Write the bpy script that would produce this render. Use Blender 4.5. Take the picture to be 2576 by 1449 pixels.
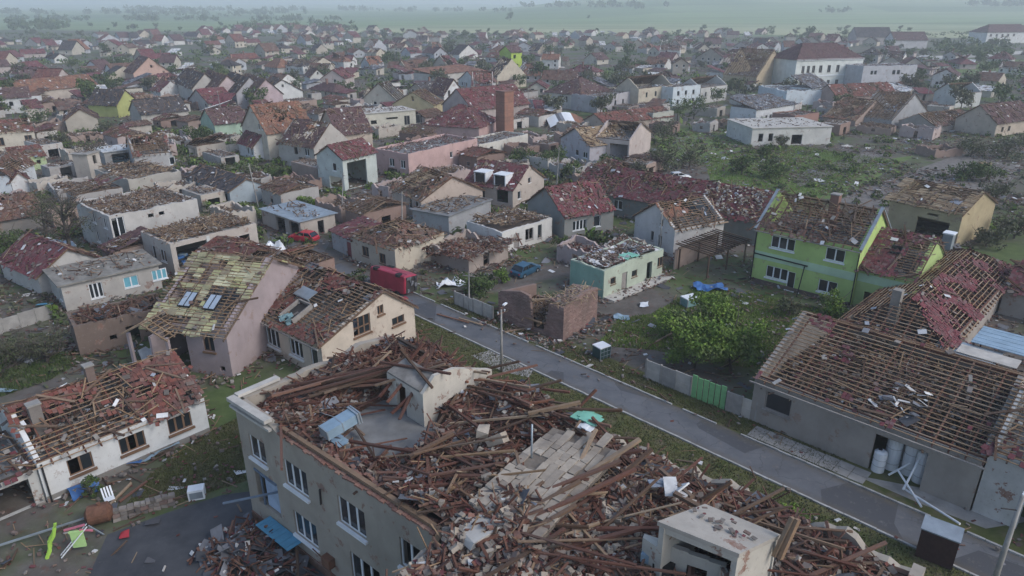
import bpy, math, random
import numpy as np
from mathutils import Vector, Matrix

for o in list(bpy.data.objects):
    bpy.data.objects.remove(o)
rng = np.random.default_rng(7)
random.seed(7)
SC = bpy.context.scene
COL = SC.collection

# ------------------------------------------------------------------ camera
FOC, CX, CY, CAMH = 1760.0, 1288.0, 724.5, 30.0
TH = math.atan(712.5 / FOC)
cam_d = bpy.data.cameras.new('camera')
cam = bpy.data.objects.new('camera', cam_d)
COL.objects.link(cam)
cam.location = (0, 0, CAMH)
cam.rotation_euler = (math.pi / 2 - TH, 0, 0)
cam_d.sensor_width = 36.0
cam_d.lens = 36.0 * FOC / 2576.0
cam_d.clip_start = 0.5
cam_d.clip_end = 30000
SC.camera = cam

# ------------------------------------------------------------------ sky, sun, exposure
w = bpy.data.worlds.new('World')
SC.world = w
w.use_nodes = True
nt = w.node_tree
nt.nodes.clear()
sky = nt.nodes.new('ShaderNodeTexSky')
sky.sky_type = 'NISHITA'
sky.sun_disc = False
sky.sun_elevation = math.radians(40)
sky.sun_rotation = math.radians(115)
sky.altitude = 200
sky.air_density = 1.0
sky.dust_density = 2.5
sky.ozone_density = 1.2
bg = nt.nodes.new('ShaderNodeBackground')
bg.inputs['Strength'].default_value = 0.15
wo = nt.nodes.new('ShaderNodeOutputWorld')
nt.links.new(sky.outputs[0], bg.inputs[0])
nt.links.new(bg.outputs[0], wo.inputs[0])
sun_d = bpy.data.lights.new('sun', 'SUN')
sun_d.energy = 0.85
sun_d.angle = math.radians(18)
sun_d.color = (1.0, 0.99, 0.985)
sun = bpy.data.objects.new('sun', sun_d)
COL.objects.link(sun)
sa, se = math.radians(115), math.radians(40)
sdir = Vector((math.sin(sa) * math.cos(se), math.cos(sa) * math.cos(se), math.sin(se)))
sun.rotation_euler = sdir.to_track_quat('Z', 'Y').to_euler()
vs = SC.view_settings
vs.view_transform = 'Standard'
vs.look = 'None'
vs.exposure = 0.54
vs.gamma = 1.0
vs.use_curve_mapping = False
SC.cycles.use_denoising = True
SC.cycles.max_bounces = 5
SC.cycles.diffuse_bounces = 2
SC.cycles.glossy_bounces = 2
SC.cycles.transmission_bounces = 2
SC.cycles.volume_bounces = 1
SC.cycles.transparent_max_bounces = 4
SC.cycles.caustics_reflective = False
SC.cycles.caustics_refractive = False


def at(px, py, z=0.0):
    """a point of the photograph (2576 px wide view) at height z -> world"""
    x, d = px - CX, CY - py
    c, s = math.cos(TH), math.sin(TH)
    r = (x, FOC * c + d * s, -FOC * s + d * c)
    k = (z - CAMH) / r[2]
    return Vector((r[0] * k, r[1] * k, z))


# ------------------------------------------------------------------ materials
MATS = {}


def _new(name):
    m = bpy.data.materials.new(name)
    m.use_nodes = True
    t = m.node_tree
    p = t.nodes['Principled BSDF']
    p.inputs['Specular IOR Level'].default_value = 0.2
    return m, t, p


def N(t, kind, **kw):
    n = t.nodes.new(kind)
    for k, v in kw.items():
        if isinstance(v, (int, float, str, bool)) and hasattr(n, k):
            setattr(n, k, v)
        else:
            n.inputs[k].default_value = v
    return n


def ramp(t, cols, fac, const=False):
    r = t.nodes.new('ShaderNodeValToRGB')
    e = r.color_ramp.elements
    while len(e) < len(cols):
        e.new(0.5)
    for i, c in enumerate(cols):
        e[i].position = i / (len(cols) - 1) if not const else i / len(cols)
        e[i].color = (*c, 1)
    if const:
        r.color_ramp.interpolation = 'CONSTANT'
    t.links.new(fac, r.inputs[0])
    return r.outputs[0]


def mix(t, a, b, fac, mode='MIX'):
    m = t.nodes.new('ShaderNodeMix')
    m.data_type = 'RGBA'
    m.blend_type = mode
    for s, v in ((0, fac), (6, a), (7, b)):
        if isinstance(v, bpy.types.NodeSocket):
            t.links.new(v, m.inputs[s])
        elif s == 0:
            m.inputs[0].default_value = v
        else:
            m.inputs[s].default_value = (*v, 1)
    return m.outputs[2]


def coords(t, world=False, scale=(1, 1, 1)):
    if world:
        src = t.nodes.new('ShaderNodeNewGeometry').outputs['Position']
    else:
        src = t.nodes.new('ShaderNodeTexCoord').outputs['Object']
    mp = t.nodes.new('ShaderNodeMapping')
    mp.inputs['Scale'].default_value = scale
    t.links.new(src, mp.inputs[0])
    return mp.outputs[0]


def noise(t, vec, scale, detail=4, rough=0.6):
    n = N(t, 'ShaderNodeTexNoise', Scale=scale, Detail=detail, Roughness=rough)
    t.links.new(vec, n.inputs['Vector'])
    return n.outputs['Fac']


def contrast(t, fac, a, b):
    m = t.nodes.new('ShaderNodeMapRange')
    m.inputs[1].default_value = a
    m.inputs[2].default_value = b
    t.links.new(fac, m.inputs[0])
    return m.outputs[0]


def bump(t, p, h, strength=0.4, dist=0.05):
    b = N(t, 'ShaderNodeBump', Strength=strength, Distance=dist)
    t.links.new(h, b.inputs['Height'])
    t.links.new(b.outputs[0], p.inputs['Normal'])


def plaster(col, dirt=0.5, rough=0.9):
    key = ('pl', tuple(col), dirt)
    if key in MATS:
        return MATS[key]
    m, t, p = _new('plaster')
    v = coords(t, True)
    n1 = noise(t, v, 0.5, 5)
    n2 = noise(t, v, 4.0, 5, 0.7)
    st = noise(t, coords(t, True, (0.9, 0.9, 0.3)), 1.0, 5, 0.65)
    dark = tuple(c * 0.5 for c in col)
    grey = (0.30, 0.27, 0.24)
    a = mix(t, col, tuple(c * 0.78 for c in col), contrast(t, n1, 0.35, 0.7))
    k = t.nodes.new('ShaderNodeMath')
    k.operation = 'MULTIPLY'
    k.inputs[1].default_value = dirt
    t.links.new(contrast(t, st, 0.52, 0.9), k.inputs[0])
    a = mix(t, a, dark, k.outputs[0])
    k2 = t.nodes.new('ShaderNodeMath')
    k2.operation = 'MULTIPLY'
    k2.inputs[1].default_value = dirt
    t.links.new(contrast(t, n2, 0.58, 0.72), k2.inputs[0])
    a = mix(t, a, grey, k2.outputs[0])
    pn = contrast(t, noise(t, v, 0.75, 6, 0.72), 0.60, 0.615)          # plaster fallen off the brick
    k3 = t.nodes.new('ShaderNodeMath')
    k3.operation = 'MULTIPLY'
    k3.inputs[1].default_value = min(1.0, dirt * 1.6) if dirt > 0.2 else 0.0
    t.links.new(pn, k3.inputs[0])
    bc = mix(t, (0.22, 0.125, 0.095), (0.30, 0.235, 0.20), contrast(t, n2, 0.4, 0.65))
    a = mix(t, a, bc, k3.outputs[0])
    t.links.new(a, p.inputs['Base Color'])
    p.inputs['Roughness'].default_value = rough
    bump(t, p, n2, 0.3, 0.03)
    MATS[key] = m
    return m


def pieces(name, cols, rough=0.85, nscale=6.0, metallic=0.0, const=False):
    """many loose pieces: every piece (mesh island or object) gets its own tone"""
    key = ('pc', name)
    if key in MATS:
        return MATS[key]
    m, t, p = _new(name)
    g = t.nodes.new('ShaderNodeNewGeometry')
    oi = t.nodes.new('ShaderNodeObjectInfo')
    a = t.nodes.new('ShaderNodeMath')
    a.operation = 'ADD'
    t.links.new(g.outputs['Random Per Island'], a.inputs[0])
    t.links.new(oi.outputs['Random'], a.inputs[1])
    fr = t.nodes.new('ShaderNodeMath')
    fr.operation = 'FRACT'
    t.links.new(a.outputs[0], fr.inputs[0])
    c = ramp(t, cols, fr.outputs[0], const)
    n = noise(t, coords(t, True), nscale, 4)
    c = mix(t, c, (0.35, 0.33, 0.32), contrast(t, n, 0.3, 1.6), 'MULTIPLY')
    c2 = mix(t, c, (0.10, 0.085, 0.075), contrast(t, noise(t, coords(t, True), 0.45, 3), 0.45, 1.0))
    t.links.new(c2, p.inputs['Base Color'])
    p.inputs['Roughness'].default_value = rough
    p.inputs['Metallic'].default_value = metallic
    MATS[key] = m
    return m


def plain(name, col, rough=0.6, metallic=0.0, var=0.25, nscale=1.5, spec=0.3):
    key = ('pn', name)
    if key in MATS:
        return MATS[key]
    m, t, p = _new(name)
    n = noise(t, coords(t, True), nscale, 5)
    c = mix(t, col, tuple(x * (1 - var) for x in col), contrast(t, n, 0.35, 0.7))
    t.links.new(c, p.inputs['Base Color'])
    p.inputs['Roughness'].default_value = rough
    p.inputs['Metallic'].default_value = metallic
    p.inputs['Specular IOR Level'].default_value = spec
    MATS[key] = m
    return m


M = {}
M['tile_red'] = pieces('red clay tile', [(0.09, 0.038, 0.033), (0.17, 0.058, 0.048), (0.215, 0.082, 0.062), (0.13, 0.052, 0.047), (0.25, 0.145, 0.118)])
M['tile_wine'] = pieces('wine red tile', [(0.085, 0.032, 0.038), (0.155, 0.044, 0.053), (0.195, 0.06, 0.07), (0.125, 0.05, 0.055), (0.21, 0.125, 0.125)])
M['tile_brown'] = pieces('brown old tile', [(0.08, 0.045, 0.035), (0.14, 0.07, 0.05), (0.18, 0.10, 0.075), (0.11, 0.07, 0.06), (0.21, 0.16, 0.13)])
M['tile_orange'] = pieces('orange tile', [(0.21, 0.095, 0.06), (0.27, 0.13, 0.08), (0.17, 0.085, 0.065), (0.32, 0.19, 0.13)])
M['tile_dark'] = pieces('dark slate tile', [(0.03, 0.03, 0.035), (0.06, 0.055, 0.06), (0.09, 0.08, 0.085), (0.05, 0.045, 0.05)])
M['tile_plum'] = pieces('plum brown tile', [(0.07, 0.04, 0.045), (0.11, 0.06, 0.065), (0.14, 0.085, 0.085), (0.10, 0.06, 0.06)])
M['wood'] = pieces('old roof timber', [(0.055, 0.035, 0.025), (0.11, 0.065, 0.042), (0.17, 0.11, 0.075), (0.085, 0.055, 0.04), (0.24, 0.17, 0.12)])
M['wood_dark'] = pieces('dark brown timber', [(0.075, 0.035, 0.027), (0.125, 0.055, 0.04), (0.17, 0.082, 0.058), (0.095, 0.048, 0.038), (0.22, 0.125, 0.09)])
M['wood_pale'] = pieces('split pale timber', [(0.28, 0.19, 0.12), (0.38, 0.28, 0.19), (0.22, 0.15, 0.10), (0.33, 0.22, 0.14)])
M['batten'] = pieces('weathered batten', [(0.22, 0.145, 0.085), (0.34, 0.235, 0.145), (0.27, 0.175, 0.1), (0.39, 0.3, 0.21)])
M['rubble'] = pieces('masonry rubble', [(0.11, 0.095, 0.085), (0.22, 0.2, 0.18), (0.16, 0.1, 0.085), (0.31, 0.29, 0.26), (0.18, 0.16, 0.15)])
M['block'] = pieces('pale masonry block', [(0.36, 0.31, 0.25), (0.44, 0.385, 0.315), (0.30, 0.26, 0.215), (0.48, 0.43, 0.36)])
M['brick'] = pieces('old brick', [(0.24, 0.12, 0.09), (0.31, 0.17, 0.13), (0.20, 0.11, 0.09), (0.35, 0.22, 0.17)])
M['brick_pink'] = pieces('weathered pinkish brick', [(0.25, 0.165, 0.14), (0.30, 0.205, 0.18), (0.21, 0.14, 0.125), (0.34, 0.25, 0.22)])
M['litter'] = pieces('pale litter', [(0.75, 0.76, 0.76), (0.55, 0.58, 0.60), (0.80, 0.80, 0.78), (0.45, 0.42, 0.38), (0.30, 0.36, 0.45)])
M['wool'] = pieces('yellow mineral wool', [(0.4, 0.4, 0.2), (0.5, 0.49, 0.28), (0.3, 0.29, 0.17), (0.58, 0.57, 0.38), (0.24, 0.2, 0.13)])
M['board'] = pieces('ochre roof boarding', [(0.33, 0.24, 0.14), (0.42, 0.32, 0.20), (0.27, 0.19, 0.12), (0.48, 0.40, 0.28)])
M['felt'] = pieces('torn roofing felt', [(0.05, 0.055, 0.065), (0.10, 0.11, 0.13), (0.16, 0.17, 0.19), (0.30, 0.32, 0.36)])
M['leaf'] = pieces('green leaves', [(0.045, 0.075, 0.024), (0.075, 0.12, 0.035), (0.11, 0.16, 0.048), (0.06, 0.1, 0.03)])
M['leaf_bright'] = pieces('fresh green leaves', [(0.08, 0.145, 0.024), (0.135, 0.225, 0.037), (0.2, 0.3, 0.06), (0.09, 0.155, 0.032)])
M['leaf_dull'] = pieces('dull torn leaves', [(0.065, 0.08, 0.04), (0.1, 0.115, 0.06), (0.13, 0.14, 0.085), (0.08, 0.09, 0.055)])
M['grass'] = pieces('grass blades', [(0.075, 0.088, 0.028), (0.11, 0.12, 0.04), (0.135, 0.13, 0.06), (0.085, 0.10, 0.035), (0.16, 0.14, 0.085)], nscale=0.6)
M['bark'] = plain('bark', (0.10, 0.085, 0.07), 0.9, var=0.5, nscale=5)
M['concrete'] = plain('concrete', (0.34, 0.33, 0.31), 0.9, var=0.35, nscale=0.9)
M['concrete_light'] = plain('light concrete', (0.50, 0.48, 0.44), 0.9, var=0.3, nscale=1.2)
M['slab'] = plain('grey floor slab', (0.22, 0.225, 0.225), 0.85, var=0.4, nscale=0.6)
M['kerb'] = plain('kerb stone', (0.42, 0.42, 0.41), 0.9, var=0.4, nscale=2)
M['white'] = plain('white plastic', (0.74, 0.77, 0.79), 0.5, var=0.12)
M['white_dirty'] = plain('dirty white', (0.55, 0.57, 0.57), 0.6, var=0.3)
M['steel'] = plain('zinc sheet', (0.33, 0.38, 0.42), 0.42, 0.35, var=0.35, nscale=0.8)
M['steel_blue'] = plain('blue grey sheet metal', (0.30, 0.42, 0.52), 0.45, 0.2, var=0.3, nscale=0.8)
M['blue'] = plain('blue tarpaulin', (0.06, 0.17, 0.42), 0.5, var=0.4)
M['sky_blue'] = plain('light blue sheet', (0.10, 0.30, 0.45), 0.5, var=0.25)
M['red'] = plain('red plastic', (0.42, 0.04, 0.05), 0.5, var=0.3)
M['lime'] = plain('lime green plastic', (0.36, 0.60, 0.10), 0.45, var=0.2)
M['mint'] = plain('mint sheet', (0.22, 0.52, 0.40), 0.5, var=0.25)
M['rust'] = plain('rusty brown steel', (0.20, 0.10, 0.065), 0.75, 0.2, var=0.5, nscale=3)
M['dark'] = plain('dark paint and interior shade', (0.045, 0.042, 0.042), 0.9, var=0.4)  # dark fittings; on floors and openings it paints in the indoor shade
M['black'] = plain('black rubber', (0.02, 0.02, 0.022), 0.7, var=0.3)
M['maroon'] = plain('dark maroon panel', (0.055, 0.03, 0.03), 0.6, var=0.3, nscale=4)
M['brown_frame'] = plain('brown frame', (0.20, 0.12, 0.075), 0.7, var=0.3)
M['grey_frame'] = plain('grey wooden frame', (0.30, 0.28, 0.26), 0.8, var=0.3)
M['glass'] = plain('window glass', (0.022, 0.028, 0.034), 0.12, var=0.3, spec=0.6)
M['glass_blue'] = plain('turquoise blind', (0.16, 0.42, 0.52), 0.4, var=0.2)
M['fence_green'] = plain('light green fence sheet', (0.22, 0.48, 0.22), 0.55, var=0.15, nscale=3)
M['soil'] = plain('bare soil', (0.13, 0.10, 0.08), 0.95, var=0.5, nscale=0.8)
M['gravel'] = plain('grey rubble ground', (0.20, 0.185, 0.17), 0.95, var=0.5, nscale=1.3)
M['cream_paint'] = plain('ochre paint', (0.45, 0.36, 0.22), 0.8, var=0.2)


def asphalt():
    m, t, p = _new('asphalt')
    v = coords(t, True)
    a = mix(t, (0.095, 0.101, 0.112), (0.145, 0.151, 0.162), contrast(t, noise(t, v, 0.35, 6, 0.65), 0.35, 0.68))
    # repair patches
    vo = t.nodes.new('ShaderNodeTexVoronoi')
    vo.inputs['Scale'].default_value = 0.22
    t.links.new(coords(t, True, (1, 1, 0)), vo.inputs['Vector'])
    sc = t.nodes.new('ShaderNodeSeparateColor')
    t.links.new(vo.outputs['Color'], sc.inputs[0])
    a = mix(t, a, (0.075, 0.078, 0.086), contrast(t, sc.outputs[0], 0.72, 0.74))
    a = mix(t, a, (0.19, 0.185, 0.18), contrast(t, noise(t, v, 1.7, 6, 0.75), 0.56, 0.78))
    a = mix(t, a, (0.16, 0.14, 0.118), contrast(t, noise(t, v, 0.8, 7, 0.8), 0.57, 0.78))
    # cracks
    vc = t.nodes.new('ShaderNodeTexVoronoi')
    vc.feature = 'DISTANCE_TO_EDGE'
    vc.inputs['Scale'].default_value = 0.3
    ns = N(t, 'ShaderNodeTexNoise', Scale=1.3, Detail=5.0)
    t.links.new(v, ns.inputs['Vector'])
    ad = t.nodes.new('ShaderNodeVectorMath')
    ad.operation = 'ADD'
    t.links.new(v, ad.inputs[0])
    t.links.new(ns.outputs['Color'], ad.inputs[1])
    t.links.new(ad.outputs[0], vc.inputs['Vector'])
    a = mix(t, (0.075, 0.078, 0.084), a, contrast(t, vc.outputs['Distance'], 0.0, 0.012))
    # mud washed against the kerbs
    g = t.nodes.new('ShaderNodeNewGeometry')
    dt = t.nodes.new('ShaderNodeVectorMath')
    dt.operation = 'DOT_PRODUCT'
    bb = Vector((math.cos(math.radians(-45.3)), -math.sin(math.radians(-45.3)), 0))
    dt.inputs[1].default_value = bb
    t.links.new(g.outputs['Position'], dt.inputs[0])
    e0, e1 = at(1900, 1190).dot(bb), at(1585, 975).dot(bb)
    mid_ = t.nodes.new('ShaderNodeMath')
    mid_.operation = 'SUBTRACT'
    mid_.inputs[1].default_value = (e0 + e1) / 2
    t.links.new(dt.outputs['Value'], mid_.inputs[0])
    ab = t.nodes.new('ShaderNodeMath')
    ab.operation = 'ABSOLUTE'
    t.links.new(mid_.outputs[0], ab.inputs[0])
    hw = (e1 - e0) / 2
    k = t.nodes.new('ShaderNodeMath')
    k.operation = 'MULTIPLY'
    t.links.new(contrast(t, ab.outputs[0], hw - 0.75, hw), k.inputs[0])
    t.links.new(contrast(t, noise(t, v, 1.5, 5, 0.7), 0.3, 0.6), k.inputs[1])
    a = mix(t, a, (0.115, 0.10, 0.078), k.outputs[0])
    t.links.new(a, p.inputs['Base Color'])
    p.inputs['Roughness'].default_value = 0.6
    return m


def asphalt_dark():
    m, t, p = _new('dark yard asphalt')
    v = coords(t, True)
    a = mix(t, (0.045, 0.048, 0.055), (0.085, 0.088, 0.095), contrast(t, noise(t, v, 0.4, 6, 0.65), 0.35, 0.68))
    a = mix(t, a, (0.13, 0.125, 0.12), contrast(t, noise(t, v, 2.0, 6, 0.75), 0.6, 0.82))
    t.links.new(a, p.inputs['Base Color'])
    p.inputs['Roughness'].default_value = 0.8
    return m


def lawn():
    m, t, p = _new('short lawn')
    v = coords(t, True)
    a = mix(t, (0.06, 0.078, 0.024), (0.12, 0.118, 0.05), contrast(t, noise(t, v, 0.7, 6, 0.7), 0.35, 0.68))
    a = mix(t, a, (0.135, 0.11, 0.08), contrast(t, noise(t, v, 0.6, 6, 0.75), 0.50, 0.68))
    t.links.new(a, p.inputs['Base Color'])
    p.inputs['Roughness'].default_value = 0.95
    return m


def meadow():
    m, t, p = _new('meadow')
    v = coords(t, True)
    a = mix(t, (0.08, 0.13, 0.035), (0.14, 0.19, 0.06), contrast(t, noise(t, v, 0.25, 6, 0.7), 0.35, 0.68))
    a = mix(t, a, (0.16, 0.145, 0.115), contrast(t, noise(t, v, 0.5, 6, 0.75), 0.55, 0.72))
    t.links.new(a, p.inputs['Base Color'])
    p.inputs['Roughness'].default_value = 0.95
    return m


def ground_mat():
    m, t, p = _new('ground')
    v = coords(t, True)
    n1, n2, n3 = noise(t, v, 0.055, 6, 0.62), noise(t, v, 0.45, 6, 0.7), noise(t, v, 2.6, 5, 0.7)
    soil = mix(t, (0.085, 0.074, 0.064), (0.15, 0.138, 0.125), contrast(t, n2, 0.35, 0.7))
    soil = mix(t, soil, (0.24, 0.23, 0.215), contrast(t, n3, 0.60, 0.8))
    soil = mix(t, soil, (0.14, 0.065, 0.05), contrast(t, noise(t, v, 1.1, 5, 0.7), 0.56, 0.75))
    grass = mix(t, (0.05, 0.078, 0.026), (0.105, 0.14, 0.05), contrast(t, n2, 0.3, 0.7))
    town = mix(t, soil, grass, contrast(t, n1, 0.45, 0.58))
    # open country: long strips of crops
    fv = coords(t, True, (0.0011, 0.0042, 0.0))
    vo = t.nodes.new('ShaderNodeTexVoronoi')
    vo.inputs['Scale'].default_value = 1.0
    t.links.new(fv, vo.inputs['Vector'])
    sep = t.nodes.new('ShaderNodeSeparateColor')
    t.links.new(vo.outputs['Color'], sep.inputs[0])
    crop = ramp(t, [(0.09, 0.15, 0.06), (0.16, 0.25, 0.10), (0.30, 0.34, 0.19), (0.13, 0.21, 0.09), (0.23, 0.31, 0.14), (0.18, 0.26, 0.12)], sep.outputs[0])
    crop = mix(t, crop, (0.10, 0.15, 0.06), contrast(t, noise(t, coords(t, True, (0.004, 0.02, 0)), 1.0, 5), 0.4, 0.8))
    g = t.nodes.new('ShaderNodeNewGeometry')
    sx = t.nodes.new('ShaderNodeSeparateXYZ')
    t.links.new(g.outputs['Position'], sx.inputs[0])
    # the village ends nearer on the right
    e = t.nodes.new('ShaderNodeMath')
    e.operation = 'MULTIPLY_ADD'
    e.inputs[1].default_value = 0.22
    t.links.new(sx.outputs[0], e.inputs[0])
    t.links.new(sx.outputs[1], e.inputs[2])
    far = contrast(t, e.outputs[0], 800, 840)
    t.links.new(mix(t, town, crop, far), p.inputs['Base Color'])
    p.inputs['Roughness'].default_value = 0.95
    return m


M['asphalt'], M['asphalt_dark'], M['lawn'], M['meadow'], M['ground'] = asphalt(), asphalt_dark(), lawn(), meadow(), ground_mat()

# ------------------------------------------------------------------ object helpers
LABELS = {}


def tag(o, label=None, cat=None, group=None, kind=None):
    if label:
        o['label'] = label
    if cat:
        o['category'] = cat
    if group:
        o['group'] = group
    if kind:
        o['kind'] = kind
    return o


def obj(name, me, mats=None, parent=None, mat4=None):
    if mats is not None and not me.materials:
        for m in (mats if isinstance(mats, (list, tuple)) else [mats]):
            me.materials.append(m)
    o = bpy.data.objects.new(name, me)
    COL.objects.link(o)
    if parent is not None:
        o.parent = parent
    if mat4 is not None:
        o.matrix_basis = mat4
    return o


def root(name, label, cat, loc, rz=0.0, group=None):
    o = bpy.data.objects.new(name, None)
    COL.objects.link(o)
    o.location = loc
    o.rotation_euler = (0, 0, rz)
    o.empty_display_size = 0.5
    return tag(o, label, cat, group)


def copy_tree(o, parent=None):
    c = o.copy()
    COL.objects.link(c)
    c.parent = parent
    for ch in o.children:
        copy_tree(ch, c)
    return c


CUBE_V = np.array([(-1, -1, -1), (1, -1, -1), (1, 1, -1), (-1, 1, -1), (-1, -1, 1), (1, -1, 1), (1, 1, 1), (-1, 1, 1)], float)
CUBE_F = np.array([(0, 3, 2, 1), (4, 5, 6, 7), (0, 1, 5, 4), (1, 2, 6, 5), (2, 3, 7, 6), (3, 0, 4, 7)])


def quad_mesh(name, V, F, mi=None):
    me = bpy.data.meshes.new(name)
    V = np.asarray(V, np.float32)
    F = np.asarray(F, np.int32)
    k = F.shape[1]
    me.vertices.add(len(V))
    me.vertices.foreach_set('co', V.ravel())
    me.loops.add(F.size)
    me.loops.foreach_set('vertex_index', F.ravel())
    me.polygons.add(len(F))
    me.polygons.foreach_set('loop_start', np.arange(0, F.size, k, dtype=np.int32))
    if mi is not None:
        me.polygons.foreach_set('material_index', np.asarray(mi, np.int32))
    me.update(calc_edges=True)
    me.shade_flat()
    return me


class Buf:
    """a pile of boxes (and free hexahedra) that becomes one mesh"""

    def __init__(self):
        self.V, self.MI = [], []

    def boxes(self, C, Hs, R, mi=0):
        C, Hs = np.asarray(C, float), np.asarray(Hs, float)
        if len(C) == 0:
            return
        v = CUBE_V[None] * Hs[:, None, :]
        v = np.einsum('nij,nkj->nki', R, v) + C[:, None, :]
        self.V.append(v)
        self.MI.append(np.broadcast_to(np.asarray(mi), (len(C),)).copy())

    def box(self, c, h, rz=0.0, mi=0):
        ca, sa_ = math.cos(rz), math.sin(rz)
        self.boxes([c], [h], np.array([[[ca, -sa_, 0], [sa_, ca, 0], [0, 0, 1]]]), mi)

    def span(self, x0, x1, y0, y1, z0, z1, mi=0):
        self.box(((x0 + x1) / 2, (y0 + y1) / 2, (z0 + z1) / 2), (abs(x1 - x0) / 2, abs(y1 - y0) / 2, abs(z1 - z0) / 2), 0, mi)

    def hexa(self, v8, mi=0):
        self.V.append(np.asarray(v8, float)[None])
        self.MI.append(np.array([mi]))

    def bar(self, p, q, wd, ht, mi=0, up=(0, 0, 1)):
        R, c, L = bar_frame(p, q, up)
        self.boxes([c], [(L / 2, wd / 2, ht / 2)], R[None], mi)

    def n(self):
        return sum(len(v) for v in self.V)

    def build(self, name, mats, parent=None, kind=None, mat4=None):
        if not self.V:
            return None
        V = np.concatenate(self.V)
        mi = np.concatenate(self.MI)
        n = len(V)
        F = (CUBE_F[None] + (np.arange(n) * 8)[:, None, None]).reshape(-1, 4)
        me = quad_mesh(name, V.reshape(-1, 3), F, np.repeat(mi, 6))
        o = obj(name, me, mats, parent, mat4)
        if kind:
            o['kind'] = kind
        return o


def bar_frame(p, q, up=(0, 0, 1)):
    p, q = np.asarray(p, float), np.asarray(q, float)
    d = q - p
    L = np.linalg.norm(d)
    x = d / max(L, 1e-6)
    u = np.asarray(up, float)
    if abs(np.dot(x, u)) > 0.97:
        u = np.array((1.0, 0.2, 0))
    y = np.cross(u, x)
    y /= np.linalg.norm(y)
    z = np.cross(x, y)
    return np.stack([x, y, z], 1), (p + q) / 2, L


def rots(n, flat=0.25):
    """random yaw with a little pitch and roll"""
    a = rng.uniform(0, 2 * math.pi, n)
    b = rng.normal(0, flat, n)
    g = rng.normal(0, flat, n)
    ca, sa_, cb, sb, cg, sg = np.cos(a), np.sin(a), np.cos(b), np.sin(b), np.cos(g), np.sin(g)
    R = np.empty((n, 3, 3))
    R[:, 0, 0], R[:, 0, 1], R[:, 0, 2] = ca * cb, ca * sb * sg - sa_ * cg, ca * sb * cg + sa_ * sg
    R[:, 1, 0], R[:, 1, 1], R[:, 1, 2] = sa_ * cb, sa_ * sb * sg + ca * cg, sa_ * sb * cg - ca * sg
    R[:, 2, 0], R[:, 2, 1], R[:, 2, 2] = -sb, cb * sg, cb * cg
    return R


UNITS = {}


def unit(name, mat, jit=0.0):
    """a shared, slightly irregular unit block"""
    key = (name, mat.name, random.randrange(3) if jit else 0)
    if key not in UNITS:
        V = CUBE_V.copy() * 0.5
        if jit:
            V[:, 0] += rng.uniform(-jit, jit, 8) * 0.15
            V[:, 1:] += rng.uniform(-jit, jit, (8, 2)) * 0.5
        me = quad_mesh(name, V, CUBE_F)
        me.materials.append(mat)
        UNITS[key] = me
    return UNITS[key]


def piece(name, mat, c, dims, R, parent, jit=0.12):
    m4 = Matrix.Identity(4)
    for i in range(3):
        for j in range(3):
            m4[i][j] = float(R[i][j]) * dims[j]
        m4[i][3] = float(c[i])
    return obj(name, unit(name, mat, jit), None, parent, m4)


def piece_bar(name, mat, p, q, wd, ht, parent, up=(0, 0, 1), jit=0.12):
    R, c, L = bar_frame(p, q, up)
    return piece(name, mat, c, (L, wd, ht), R, parent, jit)


_lat = rng.random((64, 64))


def vnoise(x, y, seed=0):
    x = np.asarray(x, float) + seed * 7.31
    y = np.asarray(y, float) + seed * 3.17
    xi, yi = np.floor(x).astype(int), np.floor(y).astype(int)
    fx, fy = x - xi, y - yi
    fx, fy = fx * fx * (3 - 2 * fx), fy * fy * (3 - 2 * fy)
    g = lambda i, j: _lat[i % 64, j % 64]
    return (g(xi, yi) * (1 - fx) * (1 - fy) + g(xi + 1, yi) * fx * (1 - fy) + g(xi, yi + 1) * (1 - fx) * fy + g(xi + 1, yi + 1) * fx * fy)


def poly_prism(name, pts, z0, z1, mat, parent=None):
    n = len(pts)
    V = [(x, y, z0) for x, y in pts] + [(x, y, z1) for x, y in pts]
    F = [tuple(range(n, 2 * n)), tuple(range(n - 1, -1, -1))] + [(i, (i + 1) % n, n + (i + 1) % n, n + i) for i in range(n)]
    me = bpy.data.meshes.new(name)
    me.from_pydata(V, [], F)
    return obj(name, me, mat, parent)


def sheet(name, pts, z, mat, kind='structure', label=None, cat=None):
    me = bpy.data.meshes.new(name)
    me.from_pydata([(p[0], p[1], z) for p in pts], [], [tuple(range(len(pts)))])
    o = obj(name, me, mat)
    return tag(o, label, cat, None, kind)


def tube(V, F, p, q, r0, r1, k=6):
    R, c, L = bar_frame(p, q)
    b = len(V)
    for e, (pt, r) in enumerate(((p, r0), (q, r1))):
        for i in range(k):
            a = 2 * math.pi * i / k
            off = R[:, 1] * math.cos(a) * r + R[:, 2] * math.sin(a) * r
            V.append(tuple(np.asarray(pt, float) + off))
    for i in range(k):
        F.append((b + i, b + (i + 1) % k, b + k + (i + 1) % k, b + k + i))
    F.append(tuple(b + k + i for i in range(k)))
    F.append(tuple(b + k - 1 - i for i in range(k)))


def mesh_py(name, V, F, smooth=False):
    me = bpy.data.meshes.new(name)
    me.from_pydata([tuple(map(float, v)) for v in V], [], F)
    if smooth:
        me.polygons.foreach_set('use_smooth', [True] * len(me.polygons))
    me.update()
    return me


def tubes(name, segs, mat, parent=None, k=6):
    V, F = [], []
    for p, q, r0, r1 in segs:
        tube(V, F, p, q, r0, r1, k)
    return obj(name, mesh_py(name, V, F), mat, parent)


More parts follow.
